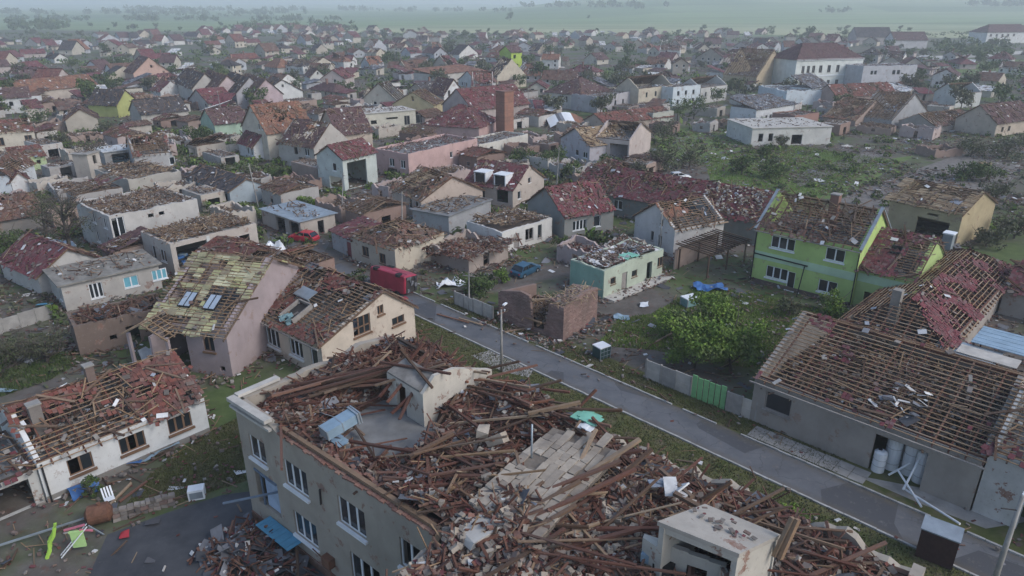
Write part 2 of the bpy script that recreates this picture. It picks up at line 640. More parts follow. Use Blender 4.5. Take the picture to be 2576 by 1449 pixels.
def heap(parent, n, xr, yr, zf, kinds, name='rubble', size=1.0, flat=0.3, inside=None):
    """loose pieces lying on a surface zf(x, y); kinds = list of (material, share, (len, wid, thick) ranges)"""
    mats = [k[0] for k in kinds]
    sh = np.array([k[1] for k in kinds], float)
    sh /= sh.sum()
    b = Buf()
    for i, (m, _, dm) in enumerate(kinds):
        c = int(n * sh[i])
        if c == 0:
            continue
        x, y = rng.uniform(xr[0], xr[1], c), rng.uniform(yr[0], yr[1], c)
        if inside is not None:
            k = inside(x, y)
            x, y = x[k], y[k]
            c = len(x)
            if c == 0:
                continue
        hs = np.stack([rng.uniform(*d, c) for d in dm], 1) * 0.5 * size
        z = zf(x, y) + hs[:, 2] + rng.uniform(-0.02, 0.10, c) * size
        b.boxes(np.stack([x, y, z], 1), hs, rots(c, flat), i)
    return b.build(name, mats, parent, 'stuff')


K_TILE = ((0.14, 0.34), (0.1, 0.24), (0.02, 0.05))
K_PLANK = ((0.5, 2.2), (0.06, 0.14), (0.04, 0.1))
K_LATH = ((0.6, 2.4), (0.04, 0.07), (0.03, 0.05))
K_CHUNK = ((0.1, 0.42), (0.1, 0.3), (0.06, 0.2))
K_SHEET = ((0.5, 1.6), (0.3, 1.0), (0.01, 0.03))
K_BIT = ((0.15, 0.5), (0.1, 0.35), (0.02, 0.1))


def mound(parent, name, xr, yr, hf, mat, step=0.5):
    nx, ny = max(2, int((xr[1] - xr[0]) / step)), max(2, int((yr[1] - yr[0]) / step))
    X, Y = np.meshgrid(np.linspace(*xr, nx + 1), np.linspace(*yr, ny + 1), indexing='ij')
    Z = hf(X, Y)
    V = np.stack([X, Y, Z], -1).reshape(-1, 3)
    i, j = np.meshgrid(np.arange(nx), np.arange(ny), indexing='ij')
    a = i * (ny + 1) + j
    F = np.stack([a, a + ny + 1, a + ny + 2, a + 1], -1).reshape(-1, 4)
    o = obj(name, quad_mesh(name, V, F), mat, parent)
    o['kind'] = 'stuff'
    return o

# ------------------------------------------------------------------ building kit
FOOT = []          # footprints: (centre x, centre y, radius)
WINMESH = {}
HOUSES = {}
RECTS = []


def free_rect(C, x, y, Lx, Ly, gap=0.4):
    """True if a rectangle keeps clear of every building so far"""
    mine = [C + x * (Lx * i / 3) + y * (Ly * j / 3) for i in range(4) for j in range(4)]
    for r in RECTS:
        if (r.C - C).length > 45:
            continue
        for q in mine:
            d = q - r.C
            if -gap < d.dot(r.x) < r.Lx + gap and -gap < d.dot(r.y) < r.Ly + gap:
                return False
        for i in range(4):
            for j in range(4):
                d = r.C + r.x * (r.Lx * i / 3) + r.y * (r.Ly * j / 3) - C
                if -gap < d.dot(x) < Lx + gap and -gap < d.dot(y) < Ly + gap:
                    return False
    return True



def frame_parts(wd, ht, n, broken, d=0.10):
    fb, gb, sb = Buf(), [], Buf()
    t = 0.085
    fb.span(-wd / 2, -wd / 2 + t, d, d + 0.07, 0, ht)
    fb.span(wd / 2 - t, wd / 2, d, d + 0.07, 0, ht)
    fb.span(-wd / 2 + t, wd / 2 - t, d, d + 0.07, 0, t)
    fb.span(-wd / 2 + t, wd / 2 - t, d, d + 0.07, ht - t, ht)
    for i in range(1, n):
        x = -wd / 2 + wd * i / n
        fb.span(x - t * 0.8, x + t * 0.8, d, d + 0.068, t, ht - t)
    for i in range(n):
        x0, x1 = -wd / 2 + wd * i / n + t * 0.9, -wd / 2 + wd * (i + 1) / n - t * 0.9
        if i in broken:
            continue
        gb.append((x0, x1, t, ht - t))
    sb.span(-wd / 2 - 0.10, wd / 2 + 0.10, -0.16, d, -0.16, -0.003)
    return fb, gb, sb


def window(parent, m4, wd, ht, n=2, frame='white', broken=(), lod=1, sill='white', glass='glass'):
    key = (wd, ht, n, frame, tuple(broken), lod > 0, sill, glass)
    fm, sm = M[frame], M[sill]
    if key not in WINMESH:
        fb, gl, sb = frame_parts(wd, ht, n, broken)
        if lod > 0:
            for (x0, x1, z0, z1) in gl:
                fb.span(x0, x1, 0.125, 0.135, z0, z1, 1)
            fb.span(-wd / 2 - 0.06, wd / 2 + 0.06, -0.08, 0.1, -0.09, -0.004, 2)
            o = fb.build('window', [fm, M[glass], sm], parent)
            WINMESH[key] = (o.data, None, None)
            o.matrix_basis = m4
            return o
        o = fb.build('window', [fm], parent)
        o.matrix_basis = m4
        s = sb.build('sill', [sm], o)
        pm = []
        for (x0, x1, z0, z1) in gl:
            g = Buf()
            g.span(x0, x1, 0.125, 0.135, z0, z1)
            pm.append(g.build('pane', [M[glass]], o).data)
        WINMESH[key] = (o.data, s.data, pm)
        return o
    a, s, pm = WINMESH[key]
    o = obj('window', a, None, parent, m4)
    if s:
        obj('sill', s, None, o)
    for g in pm or []:
        obj('pane', g, None, o)
    return o


def wall_face(buf, L, prof, holes, th, tf, flip):
    ps = np.array([p[0] for p in prof])
    pz = np.array([p[1] for p in prof])
    xs = sorted(set([0.0, L] + [float(p[0]) for p in prof if 0 < p[0] < L] + [v for h in holes for v in (max(0, h[0]), min(L, h[1]))]))
    for x0, x1 in zip(xs[:-1], xs[1:]):
        if x1 - x0 < 1e-4:
            continue
        mid = (x0 + x1) / 2
        cuts = sorted([(h[2], h[3]) for h in holes if h[0] <= mid <= h[1]])
        z = 0.0
        iv = []
        for a, b in cuts:
            if a > z:
                iv.append((z, a))
            z = max(z, b)
        iv.append((z, 1e9))
        t0, t1 = np.interp(x0, ps, pz), np.interp(x1, ps, pz)
        for a, b in iv:
            if a >= max(t0, t1) - 0.01:
                continue
            b0, b1 = max(a + 0.005, min(b, t0)), max(a + 0.005, min(b, t1))
            v = [(x0, 0, a), (x1, 0, a), (x1, th, a), (x0, th, a), (x0, 0, b0), (x1, 0, b1), (x1, th, b1), (x0, th, b0)]
            v = [tf(*q) for q in v]
            if flip:
                v = [v[1], v[0], v[3], v[2], v[5], v[4], v[7], v[6]]
            buf.hexa(v)


def jag_prof(prof, L, jag, step=0.45):
    if jag <= 0:
        return prof
    ps, pz = [p[0] for p in prof], [p[1] for p in prof]
    sd = random.random() * 50
    out = []
    for s in np.linspace(0, L, max(3, int(L / step))):
        z = np.interp(s, ps, pz)
        out.append((float(s), float(max(0.3, z - jag * (0.6 * vnoise(s / 1.6, sd) + 0.4 * random.random()) + jag * 0.25))))
    return out


class House:
    def __init__(self, name, label, c, z=0.0, r=None, l=None, hd=-48.0, Lx=None, Ly=None, h=3.0, wall=(0.5, 0.48, 0.44), lod=1,
                 cat='house', group=None, th=0.3, dirt=0.5, base=0.0):
        C = at(c[0], c[1], z) if len(c) == 2 else Vector(c)
        if r is not None:
            Rv = at(r[0], r[1], z) - C
        if l is not None:
            Lv = at(l[0], l[1], z) - C
        if l is not None and r is not None:
            a1 = math.atan2(Lv.y, Lv.x)
            a2 = math.atan2(Rv.y, Rv.x) + math.pi / 2
            dd = (a2 - a1 + math.pi) % (2 * math.pi) - math.pi
            ay = a1 + dd / 2
            Lx, Ly = Lx or Rv.length, Ly or Lv.length
        elif l is not None:
            ay = math.atan2(Lv.y, Lv.x)
            Ly = Ly or Lv.length
        elif r is not None:
            ay = math.atan2(Rv.y, Rv.x) + math.pi / 2
            Lx = Lx or Rv.length
        else:
            ay = math.pi / 2 - math.radians(hd)
        self.rz = ay - math.pi / 2
        self.Lx, self.Ly, self.h, self.lod, self.th = Lx, Ly, h, lod, th
        self.C = Vector((C.x, C.y, base))
        self.root = root(name, label, cat, self.C, self.rz, group)
        self.wallm = plaster(wall, dirt)
        self.x = Vector((math.cos(self.rz), math.sin(self.rz), 0))
        self.y = Vector((-math.sin(self.rz), math.cos(self.rz), 0))
        m = self.C + self.x * Lx / 2 + self.y * Ly / 2
        FOOT.append((m.x, m.y, math.hypot(Lx, Ly) / 2))
        HOUSES[name] = self
        RECTS.append(self)
        self.roofobj = None

    def loc(self, px, py, z):
        """photo point at height z in this building's own axes"""
        d = at(px, py, z) - self.C
        return d.dot(self.x), d.dot(self.y), z - self.C.z

    def walls(self, gable=None, pitch=38, jag=0.0, wins=(), name='wall', sides='RLBF', tops=None, parapet=0.0, asym=0.5, mat=None, rise=None):
        """gable: 'x' or 'y' = the way the ridge runs; wins: (side, s, z, w, h, style)"""
        Lx, Ly, h, th = self.Lx, self.Ly, self.h + parapet, self.th
        tp = math.tan(math.radians(pitch))
        prof = {}
        for s in 'RB':
            prof[s] = [(0, h), (Lx * asym, h + (rise or Lx * 0.5 * tp)), (Lx, h)] if gable == 'y' else [(0, h), (Lx, h)]
        for s in 'LF':
            prof[s] = [(0, h), (Ly * asym, h + (rise or Ly * 0.5 * tp)), (Ly, h)] if gable == 'x' else [(0, h), (Ly, h)]
        if tops:
            prof.update(tops)
        b = Buf()
        tfs = {'R': (lambda s, d, z: (s, d, z), False, Lx), 'L': (lambda s, d, z: (d, s, z), True, Ly),
               'B': (lambda s, d, z: (s, Ly - d, z), True, Lx), 'F': (lambda s, d, z: (Lx - d, s, z), False, Ly)}
        for s in sides:
            tf, fl, L = tfs[s]
            jg = jag.get(s, 0) if isinstance(jag, dict) else jag
            pf = jag_prof(prof[s], L, jg)
            holes = [(q[1] - q[3] / 2, q[1] + q[3] / 2, q[2], q[2] + q[4]) for q in wins if q[0] == s]
            if s in 'LF':
                pf = [(p[0], p[1]) for p in pf]
                wall_face(b, L, clip_prof(pf, th, L - th), [(max(th, a), min(L - th, bb), c, d) for a, bb, c, d in holes], th,
                          tf, fl) if False else wall_face_span(b, th, L - th, pf, holes, th, tf, fl)
            else:
                wall_face(b, L, pf, holes, th, tf, fl)
        o = b.build(name, [mat or self.wallm], self.root)
        for q in wins:
            s, u, z, wd, ht, st = q[:6]
            if st in ('hole', None):
                continue
            if s == 'R':
                m4 = Matrix.Translation((u, 0, z))
            elif s == 'L':
                m4 = Matrix.Translation((0, u, z)) @ Matrix.Rotation(-math.pi / 2, 4, 'Z')
            elif s == 'F':
                m4 = Matrix.Translation((Lx, u, z)) @ Matrix.Rotation(math.pi / 2, 4, 'Z')
            else:
                m4 = Matrix.Translation((u, Ly, z)) @ Matrix.Rotation(math.pi, 4, 'Z')
            self.fit(st, m4, wd, ht)
        return o

    def skirt(self, n, kinds=None, reach=1.3):
        """what fell off the roof, lying along the foot of the walls"""
        kinds = kinds or [(M['tile_red'], 2.2, K_TILE), (M['tile_wine'], 1.4, K_TILE), (M['rubble'], 3, K_CHUNK), (M['wood'], 0.9, K_PLANK), (M['batten'], 0.8, K_LATH), (M['litter'], 0.35, K_BIT), (M['felt'], 0.2, K_SHEET)]
        Lx, Ly, sd = self.Lx, self.Ly, random.randrange(60)

        def dist(x, y):
            dx = np.maximum(np.maximum(-x, x - Lx), 0)
            dy = np.maximum(np.maximum(-y, y - Ly), 0)
            return np.hypot(dx, dy)
        area = (Lx + 2 * reach) * (Ly + 2 * reach)
        ring = area - Lx * Ly
        heap(self.root, int(n * area / ring), (-reach, Lx + reach), (-reach, Ly + reach),
             lambda x, y: np.maximum(0, 0.42 * vnoise(x / 1.7, y / 1.7, sd) * (1 - dist(x, y) / reach)), kinds, 'fallen_debris', 1.0, 0.35,
             lambda x, y: (dist(x, y) > 0.02) & (dist(x, y) < reach * (0.35 + 0.8 * vnoise(x / 2.3, y / 2.3, sd + 1))))

    def fit(self, st, m4, wd, ht):
        wd, ht = round(wd, 2), round(ht, 2)
        n = int(st[1]) if len(st) > 1 and st[1].isdigit() else 2
        frame = {'w': 'white', 'b': 'brown_frame', 'g': 'grey_frame', 't': 'white'}[st[0]]
        br = tuple(i for i in range(n) if random.random() < 0.5) if 'x' in st else ()
        gl = 'glass_blue' if st[0] == 't' else 'glass'
        if 'd' in st:
            o = Buf()
            o.span(-wd / 2, wd / 2, 0.1, 0.16, 0, ht)
            o.span(-wd / 2 + 0.12, wd / 2 - 0.12, 0.085, 0.1, ht * 0.12, ht * 0.45)
            o.span(-wd / 2 + 0.12, wd / 2 - 0.12, 0.085, 0.1, ht * 0.55, ht * 0.92)
            d = o.build('door', [M[frame]], self.root)
            d.matrix_basis = m4
            return d
        return window(self.root, m4, wd, ht, n, frame, br, self.lod, 'white' if frame == 'white' else frame, gl)

    def floor(self, z, mat='slab', inset=0.31, name='attic_floor', th=0.2):
        b = Buf()
        b.span(inset, self.Lx - inset, inset, self.Ly - inset, z - th, z)
        return b.build(name, [M[mat]], self.root)

    def planes(self, kind, ridge='y', pitch=38, over=0.4, og=0.25, asym=0.5, rise=None):
        Lx, Ly, h = self.Lx, self.Ly, self.h
        p = math.radians(pitch)
        c, s, tp = math.cos(p), math.sin(p), math.tan(p)
        P = []

        def add(O, e, v, ln, S, trim=None):
            e, v = np.array(e, float), np.array(v, float)
            n = np.cross(e, v)
            if n[2] < 0:
                n = -n
            P.append(dict(O=np.array(O, float), e=e, v=v, n=n, len=ln, S=S, trim=trim or (lambda a, b: np.ones_like(np.asarray(a, float) + np.asarray(b, float), bool))))

        if kind in ('gable', 'half0', 'half1', 'hip'):
            hip = kind == 'hip'
            if hip:
                og = over
            if ridge == 'y':
                half = Lx / 2
                ln = Ly + 2 * og
                S = (half + over) / c
                tr = (lambda a, b: (b * c <= a + 0.01) & (b * c <= ln - a + 0.01)) if hip else None
                if rise:
                    for sgn, hw in ((1, Lx * asym), (-1, Lx * (1 - asym))):
                        pp = math.atan2(rise, hw)
                        add((-over if sgn > 0 else Lx + over, -og, h - over * math.tan(pp)), (0, 1, 0), (sgn * math.cos(pp), 0, math.sin(pp)), ln, (hw + over) / math.cos(pp))
                    return P
                if kind != 'half1':
                    add((-over, -og, h - over * tp), (0, 1, 0), (c, 0, s), ln, S, tr)
                if kind != 'half0':
                    add((Lx + over, -og, h - over * tp), (0, 1, 0), (-c, 0, s), ln, S, tr)
                if hip:
                    l2 = Lx + 2 * over
                    tr2 = lambda a, b: (b * c <= a + 0.01) & (b * c <= l2 - a + 0.01)
                    add((-over, -over, h - over * tp), (1, 0, 0), (0, c, s), l2, S, tr2)
                    add((-over, Ly + over, h - over * tp), (1, 0, 0), (0, -c, s), l2, S, tr2)
            else:
                half = Ly / 2
                ln = Lx + 2 * og
                S = (half + over) / c
                tr = (lambda a, b: (b * c <= a + 0.01) & (b * c <= ln - a + 0.01)) if hip else None
                if kind != 'half1':
                    add((-og, -over, h - over * tp), (1, 0, 0), (0, c, s), ln, S, tr)
                if kind != 'half0':
                    add((-og, Ly + over, h - over * tp), (1, 0, 0), (0, -c, s), ln, S, tr)
                if hip:
                    l2 = Ly + 2 * over
                    tr2 = lambda a, b: (b * c <= a + 0.01) & (b * c <= l2 - a + 0.01)
                    add((-over, -over, h - over * tp), (0, 1, 0), (c, 0, s), l2, S, tr2)
                    add((Lx + over, -over, h - over * tp), (0, 1, 0), (-c, 0, s), l2, S, tr2)
        elif kind == 'mono':           # ridge: side that is high: 'B', 'R', 'L', 'F'
            if ridge in 'BR':
                S = (Ly + 2 * over) / c
                if ridge == 'B':
                    add((-og, -over, h - over * tp), (1, 0, 0), (0, c, s), Lx + 2 * og, S)
                else:
                    add((-og, Ly + over, h - over * tp), (1, 0, 0), (0, -c, s), Lx + 2 * og, S)
            else:
                S = (Lx + 2 * over) / c
                if ridge == 'F':
                    add((-over, -og, h - over * tp), (0, 1, 0), (c, 0, s), Ly + 2 * og, S)
                else:
                    add((Lx + over, -og, h - over * tp), (0, 1, 0), (-c, 0, s), Ly + 2 * og, S)
        return P

    def roof(self, kind='gable', ridge='y', pitch=38, mat='tile_red', cov=0.5, batt=0.8, raft=0.95, wool=0.0, board=0.0, felt=0.0,
             over=0.4, og=0.25, tile=None, lod=None, single=120, bspace=0.36, rspace=0.95, wood='wood', bm='batten', slid=0.12, sc=2.3, asym=0.5, rise=None, bw=0.06, scraps=1.0):
        lod = self.lod if lod is None else lod
        Pl = self.planes(kind, ridge, pitch, over, og, asym, rise)
        covs = cov if isinstance(cov, (list, tuple)) else [cov] * len(Pl)
        tile = tile or (0.27 if lod == 0 else 0.34 if lod == 1 else 0.85)
        th = 0.035 if lod < 2 else 0.07
        frame, bt, tl, extra = Buf(), Buf(), Buf(), Buf()
        rafters, battens, tiles = [], [], []
        Lx, Ly, h = self.Lx, self.Ly, self.h
        for i, P in enumerate(Pl):
            O, e, v, n = P['O'], P['e'], P['v'], P['n']
            sd = random.randrange(1, 60)
            # rafters
            for s in np.arange(0.1, P['len'], rspace if lod < 2 else 1.4):
                ts = np.linspace(0, P['S'], 24)
                ok = ts[P['trim'](np.full(24, s), ts)]
                if len(ok) == 0 or ok[-1] < 0.4 or random.random() > raft:
                    continue
                t0, t1 = 0.0, float(ok[-1])
                if random.random() < 0.12:
                    t1 = t1 * random.uniform(0.4, 0.9)
                rafters.append((O + e * s + v * t0 - n * 0.06, O + e * (s + random.uniform(-0.05, 0.05)) + v * t1 - n * 0.06, n))
            # battens
            if lod < 2 and batt > 0:
                for t in np.arange(0.12, P['S'] - 0.05, bspace):
                    ss = np.linspace(0, P['len'], 60)
                    ok = ss[P['trim'](ss, np.full(60, t))]
                    if len(ok) < 2:
                        continue
                    a, bb = float(ok[0]), float(ok[-1])
                    cur = a
                    while cur < bb - 0.3:
                        nx = min(bb, cur + random.uniform(2.2, 4.5))
                        if vnoise((cur + nx) / 2 / 3.0, t / 2.0, sd + 5) * 0.8 + random.random() * 0.2 < batt:
                            j = random.uniform(-0.04, 0.04)
                            battens.append((O + e * cur + v * (t + j) + n * 0.045, O + e * nx + v * (t - j) + n * 0.045, n))
                        cur = nx
            # tiles
            S, T = np.meshgrid(np.arange(tile / 2, P['len'], tile), np.arange(tile / 2, P['S'], tile), indexing='ij')
            S, T = S.ravel(), T.ravel()
            k = P['trim'](S, T) & ((vnoise(S / sc, T / sc, sd) * 0.55 + vnoise(S / 0.8, T / 0.8, sd + 9) * 0.25 + rng.random(len(S)) * 0.2) < covs[i])
            S, T = S[k], T[k]
            m = len(S)
            if m:
                sl = rng.random(m) < slid
                pos = O + e * (S + rng.normal(0, 0.02, m) + sl * rng.normal(0, 0.15, m))[:, None] + v * (T - sl * rng.random(m) * 0.4)[:, None] + n * (0.085 + sl * 0.04)[:, None]
                ang = rng.normal(0, 0.05, m) + sl * rng.normal(0, 0.7, m)
                tilt = rng.normal(0.09, 0.03, m)
                B0 = np.stack([e, v, n], 1)
                ca, sa_, ct, st_ = np.cos(ang), np.sin(ang), np.cos(tilt), np.sin(tilt)
                Rl = np.zeros((m, 3, 3))
                Rl[:, 0, 0], Rl[:, 0, 1] = ca, -sa_ * ct
                Rl[:, 0, 2] = sa_ * st_
                Rl[:, 1, 0], Rl[:, 1, 1] = sa_, ca * ct
                Rl[:, 1, 2] = -ca * st_
                Rl[:, 2, 1], Rl[:, 2, 2] = st_, ct
                R = np.einsum('ij,njk->nik', B0, Rl)
                hs = np.stack([np.full(m, tile * 0.47), np.full(m, tile * 0.56), np.full(m, th / 2)], 1)
                if lod == 0:
                    tiles.append((pos, hs, R, sl))
                else:
                    tl.boxes(pos, hs, R)
            for amt, mi, dm in ((wool, 0, (0.42, 0.3, 0.07)), (board, 1, (0.75, 0.11, 0.012)), (felt, 2, (0.7, 0.5, 0.008))):
                if amt <= 0:
                    continue
                S, T = np.meshgrid(np.arange(dm[0], P['len'], dm[0] * 2.05), np.arange(dm[1], P['S'], dm[1] * 2.05), indexing='ij')
                S, T = S.ravel(), T.ravel()
                k = P['trim'](S, T) & ((vnoise(S / 2.6, T / 1.8, sd + 13 + mi) * 0.7 + rng.random(len(S)) * 0.3) < amt)
                S, T = S[k], T[k]
                if len(S):
                    off = {0: -0.03, 1: 0.03, 2: 0.05}[mi]
                    pos = O + e * S[:, None] + v * T[:, None] + n * (off + rng.normal(0, 0.02, len(S)))[:, None]
                    B0 = np.stack([e, v, n], 1)
                    R = np.einsum('ij,njk->nik', B0, rots_small(len(S), 0.12))
                    extra.boxes(pos, np.tile(np.array(dm), (len(S), 1)) * rng.uniform(0.8, 1.05, (len(S), 1)), R, mi)
        # boards and scraps lying loose on the slopes
        loose = Buf()
        for P in Pl:
            k = int(P['len'] * P['S'] * (0.75 if lod < 2 else 0.35) * scraps)
            S, T = rng.uniform(0, P['len'], k), rng.uniform(0, P['S'], k)
            ok = P['trim'](S, T)
            S, T = S[ok], T[ok]
            k = len(S)
            if k == 0 or (np.mean(covs) > 0.93):
                continue
            mi = rng.choice(4, k, p=[0.34, 0.3, 0.26, 0.10])
            hs = np.where((mi == 0)[:, None], rng.uniform((0.5, 0.05, 0.02), (1.5, 0.09, 0.05), (k, 3)),
                          np.where((mi == 1)[:, None], rng.uniform((0.12, 0.1, 0.02), (0.3, 0.2, 0.05), (k, 3)), np.where((mi == 2)[:, None], rng.uniform((0.4, 0.03, 0.02), (1.1, 0.05, 0.03), (k, 3)), rng.uniform((0.1, 0.08, 0.01), (0.4, 0.25, 0.02), (k, 3)))))
            pos = P['O'] + P['e'] * S[:, None] + P['v'] * T[:, None] + P['n'] * (0.16 + rng.uniform(0, 0.08, k))[:, None]
            R = np.einsum('ij,njk->nik', np.stack([P['e'], P['v'], P['n']], 1), rots(k, 0.12))
            loose.boxes(pos, hs, R, mi)
        # ridge beam and wall plates
        rz = h + (rise or (Lx if ridge == 'y' else Ly) / 2 * math.tan(math.radians(pitch)))
        if kind in ('gable', 'hip', 'half0', 'half1'):
            ins = (min(Lx, Ly) / 2 if kind == 'hip' else 0.35)
            if ridge == 'y':
                frame.bar((Lx * asym, ins, rz - 0.2), (Lx * asym, Ly - ins, rz - 0.2), 0.14, 0.18)
            else:
                frame.bar((ins, Ly / 2, rz - 0.2), (Lx - ins, Ly / 2, rz - 0.2), 0.14, 0.18)
        frame.span(0.05, Lx - 0.05, 0.06, 0.2, h + 0.003, h + 0.12)
        frame.span(0.05, Lx - 0.05, Ly - 0.2, Ly - 0.06, h + 0.003, h + 0.12)
        frame.span(0.06, 0.2, 0.21, Ly - 0.21, h + 0.003, h + 0.115)
        frame.span(Lx - 0.2, Lx - 0.06, 0.21, Ly - 0.21, h + 0.003, h + 0.115)
        wm, tm = M[wood], M[mat]
        if lod == 2:
            for a, b_, n in rafters:
                frame.bar(a, b_, 0.16, 0.16, 0, n)
            if extra.n():
                frame.V += extra.V
                frame.MI += [q + 2 for q in extra.MI]
            nf = frame.n()
            frame.V += tl.V
            frame.MI += [q * 0 + 1 for q in tl.MI]
            ro = frame.build('roof', [wm, tm, M['wool'], M['board'], M['felt']], self.root)
            self.roofobj = ro
            loose.build('loose_debris', [M['wood'], M['rubble'], M['batten'], M['litter']], ro, 'stuff')
            return ro
        if lod == 1:
            for a, b_, n in rafters:
                frame.bar(a, b_, 0.1, 0.15, 0, n)
            ro = frame.build('roof', [wm], self.root)
            for a, b_, n in battens:
                bt.bar(a, b_, 0.06, 0.045, 0, n)
            bt.build('batten_layer', [M[bm]], ro, 'stuff')
            tl.build('tile_cover', [tm], ro, 'stuff')
        else:
            ro = frame.build('roof', [wm], self.root)
            for a, b_, n in rafters:
                piece_bar('rafter', wm, a, b_, 0.1, 0.15, ro, n)
            lim = 290
            battens.sort(key=lambda q: -(np.linalg.norm(q[1] - q[0])))
            for a, b_, n in battens[:lim]:
                piece_bar('batten', M[bm], a, b_, bw, 0.045, ro, n)
            for a, b_, n in battens[lim:]:
                bt.bar(a, b_, 0.06, 0.045, 0, n)
            bt.build('batten_layer', [M[bm]], ro, 'stuff')
            if tiles:
                pos = np.concatenate([q[0] for q in tiles])
                hs = np.concatenate([q[1] for q in tiles])
                R = np.concatenate([q[2] for q in tiles])
                sl = np.concatenate([q[3] for q in tiles])
                order = np.argsort(-(sl.astype(float) + rng.random(len(sl)) * 0.5))
                ind = order[:single]
                for q in ind:
                    piece('tile', tm, pos[q], hs[q] * 2, R[q], ro, 0.1)
                rest = order[single:]
                tl.boxes(pos[rest], hs[rest], R[rest])
                tl.build('tile_cover', [tm], ro, 'stuff')
        if extra.n():
            extra.build('insulation' if wool else 'boarding', [M['wool'], M['board'], M['felt']], ro, 'stuff')
        loose.build('loose_debris', [M['wood'], M['rubble'], M['batten'], M['litter']], ro, 'stuff')
        self.roofobj = ro
        return ro

    def chimney(self, x, y, w_, d_, z0, z1, mat='brick', cap=True):
        b = Buf()
        b.span(x - w_ / 2, x + w_ / 2, y - d_ / 2, y + d_ / 2, z0, z1)
        if cap:
            b.span(x - w_ / 2 - 0.06, x + w_ / 2 + 0.06, y - d_ / 2 - 0.06, y + d_ / 2 + 0.06, z1, z1 + 0.12, 1)
        return b.build('chimney', [M[mat] if isinstance(mat, str) else mat, M['concrete']], self.root)

    def litter(self, n, z, kinds=None, xr=None, yr=None, rise=0.5, name='rubble', size=1.0):
        kinds = kinds or [(M['tile_red'], 3, K_TILE), (M['wood'], 1.6, K_PLANK), (M['rubble'], 3, K_CHUNK), (M['batten'], 0.8, K_LATH), (M['litter'], 0.35, K_BIT)]
        xr, yr = xr or (0.4, self.Lx - 0.4), yr or (0.4, self.Ly - 0.4)
        sd = random.randrange(50)
        return heap(self.root, n, xr, yr, lambda x, y: z + rise * vnoise(x / 2.2, y / 2.2, sd), kinds, name, size)


def rots_small(n, s):
    a = rng.normal(0, s, n)
    R = np.zeros((n, 3, 3))
    R[:, 0, 0] = R[:, 1, 1] = np.cos(a)
    R[:, 0, 1], R[:, 1, 0] = -np.sin(a), np.sin(a)
    R[:, 2, 2] = 1
    return R


def wall_face_span(buf, s0, s1, prof, holes, th, tf, flip):
    """a wall that runs from s0 to s1 only (between its neighbours)"""
    ps = [p[0] for p in prof]
    pz = [p[1] for p in prof]
    pf = [(0.0, float(np.interp(s0, ps, pz)))] + [(p[0] - s0, p[1]) for p in prof if s0 < p[0] < s1] + [(s1 - s0, float(np.interp(s1, ps, pz)))]
    hl = [(max(0, a - s0), min(s1 - s0, b - s0), c, d) for a, b, c, d in holes]
    wall_face(buf, s1 - s0, pf, hl, th, lambda s, d, z: tf(s + s0, d, z), flip)


def clip_prof(p, a, b):
    return p


# ------------------------------------------------------------------ plants
def leaf_cloud(n, blobs, size, sq=0.75):
    """n leaf clumps (bent quads) spread through several overlapping lobes"""
    bl = np.array(blobs, float)
    wgt = bl[:, 3] ** 2
    idx = rng.choice(len(bl), n, p=wgt / wgt.sum())
    d = rng.normal(size=(n, 3))
    d /= np.linalg.norm(d, axis=1)[:, None]
    rad = rng.random(n) ** 0.45
    c = bl[idx, :3] + d * (rad * bl[idx, 3])[:, None] * np.array([1, 1, sq])
    s = rng.uniform(0.5, 1.3, n)[:, None] * size
    a = rng.normal(size=(n, 3))
    a /= np.linalg.norm(a, axis=1)[:, None]
    nn = d + rng.normal(0, 0.7, (n, 3))
    b = np.cross(nn, a)
    b /= np.linalg.norm(b, axis=1)[:, None] + 1e-9
    a = np.cross(b, nn)
    a /= np.linalg.norm(a, axis=1)[:, None] + 1e-9
    V = np.stack([c - a * s, c - b * s * 0.5, c + a * s, c + b * s * 0.5], 1).reshape(-1, 3)
    return V, np.arange(n * 4).reshape(-1, 4)


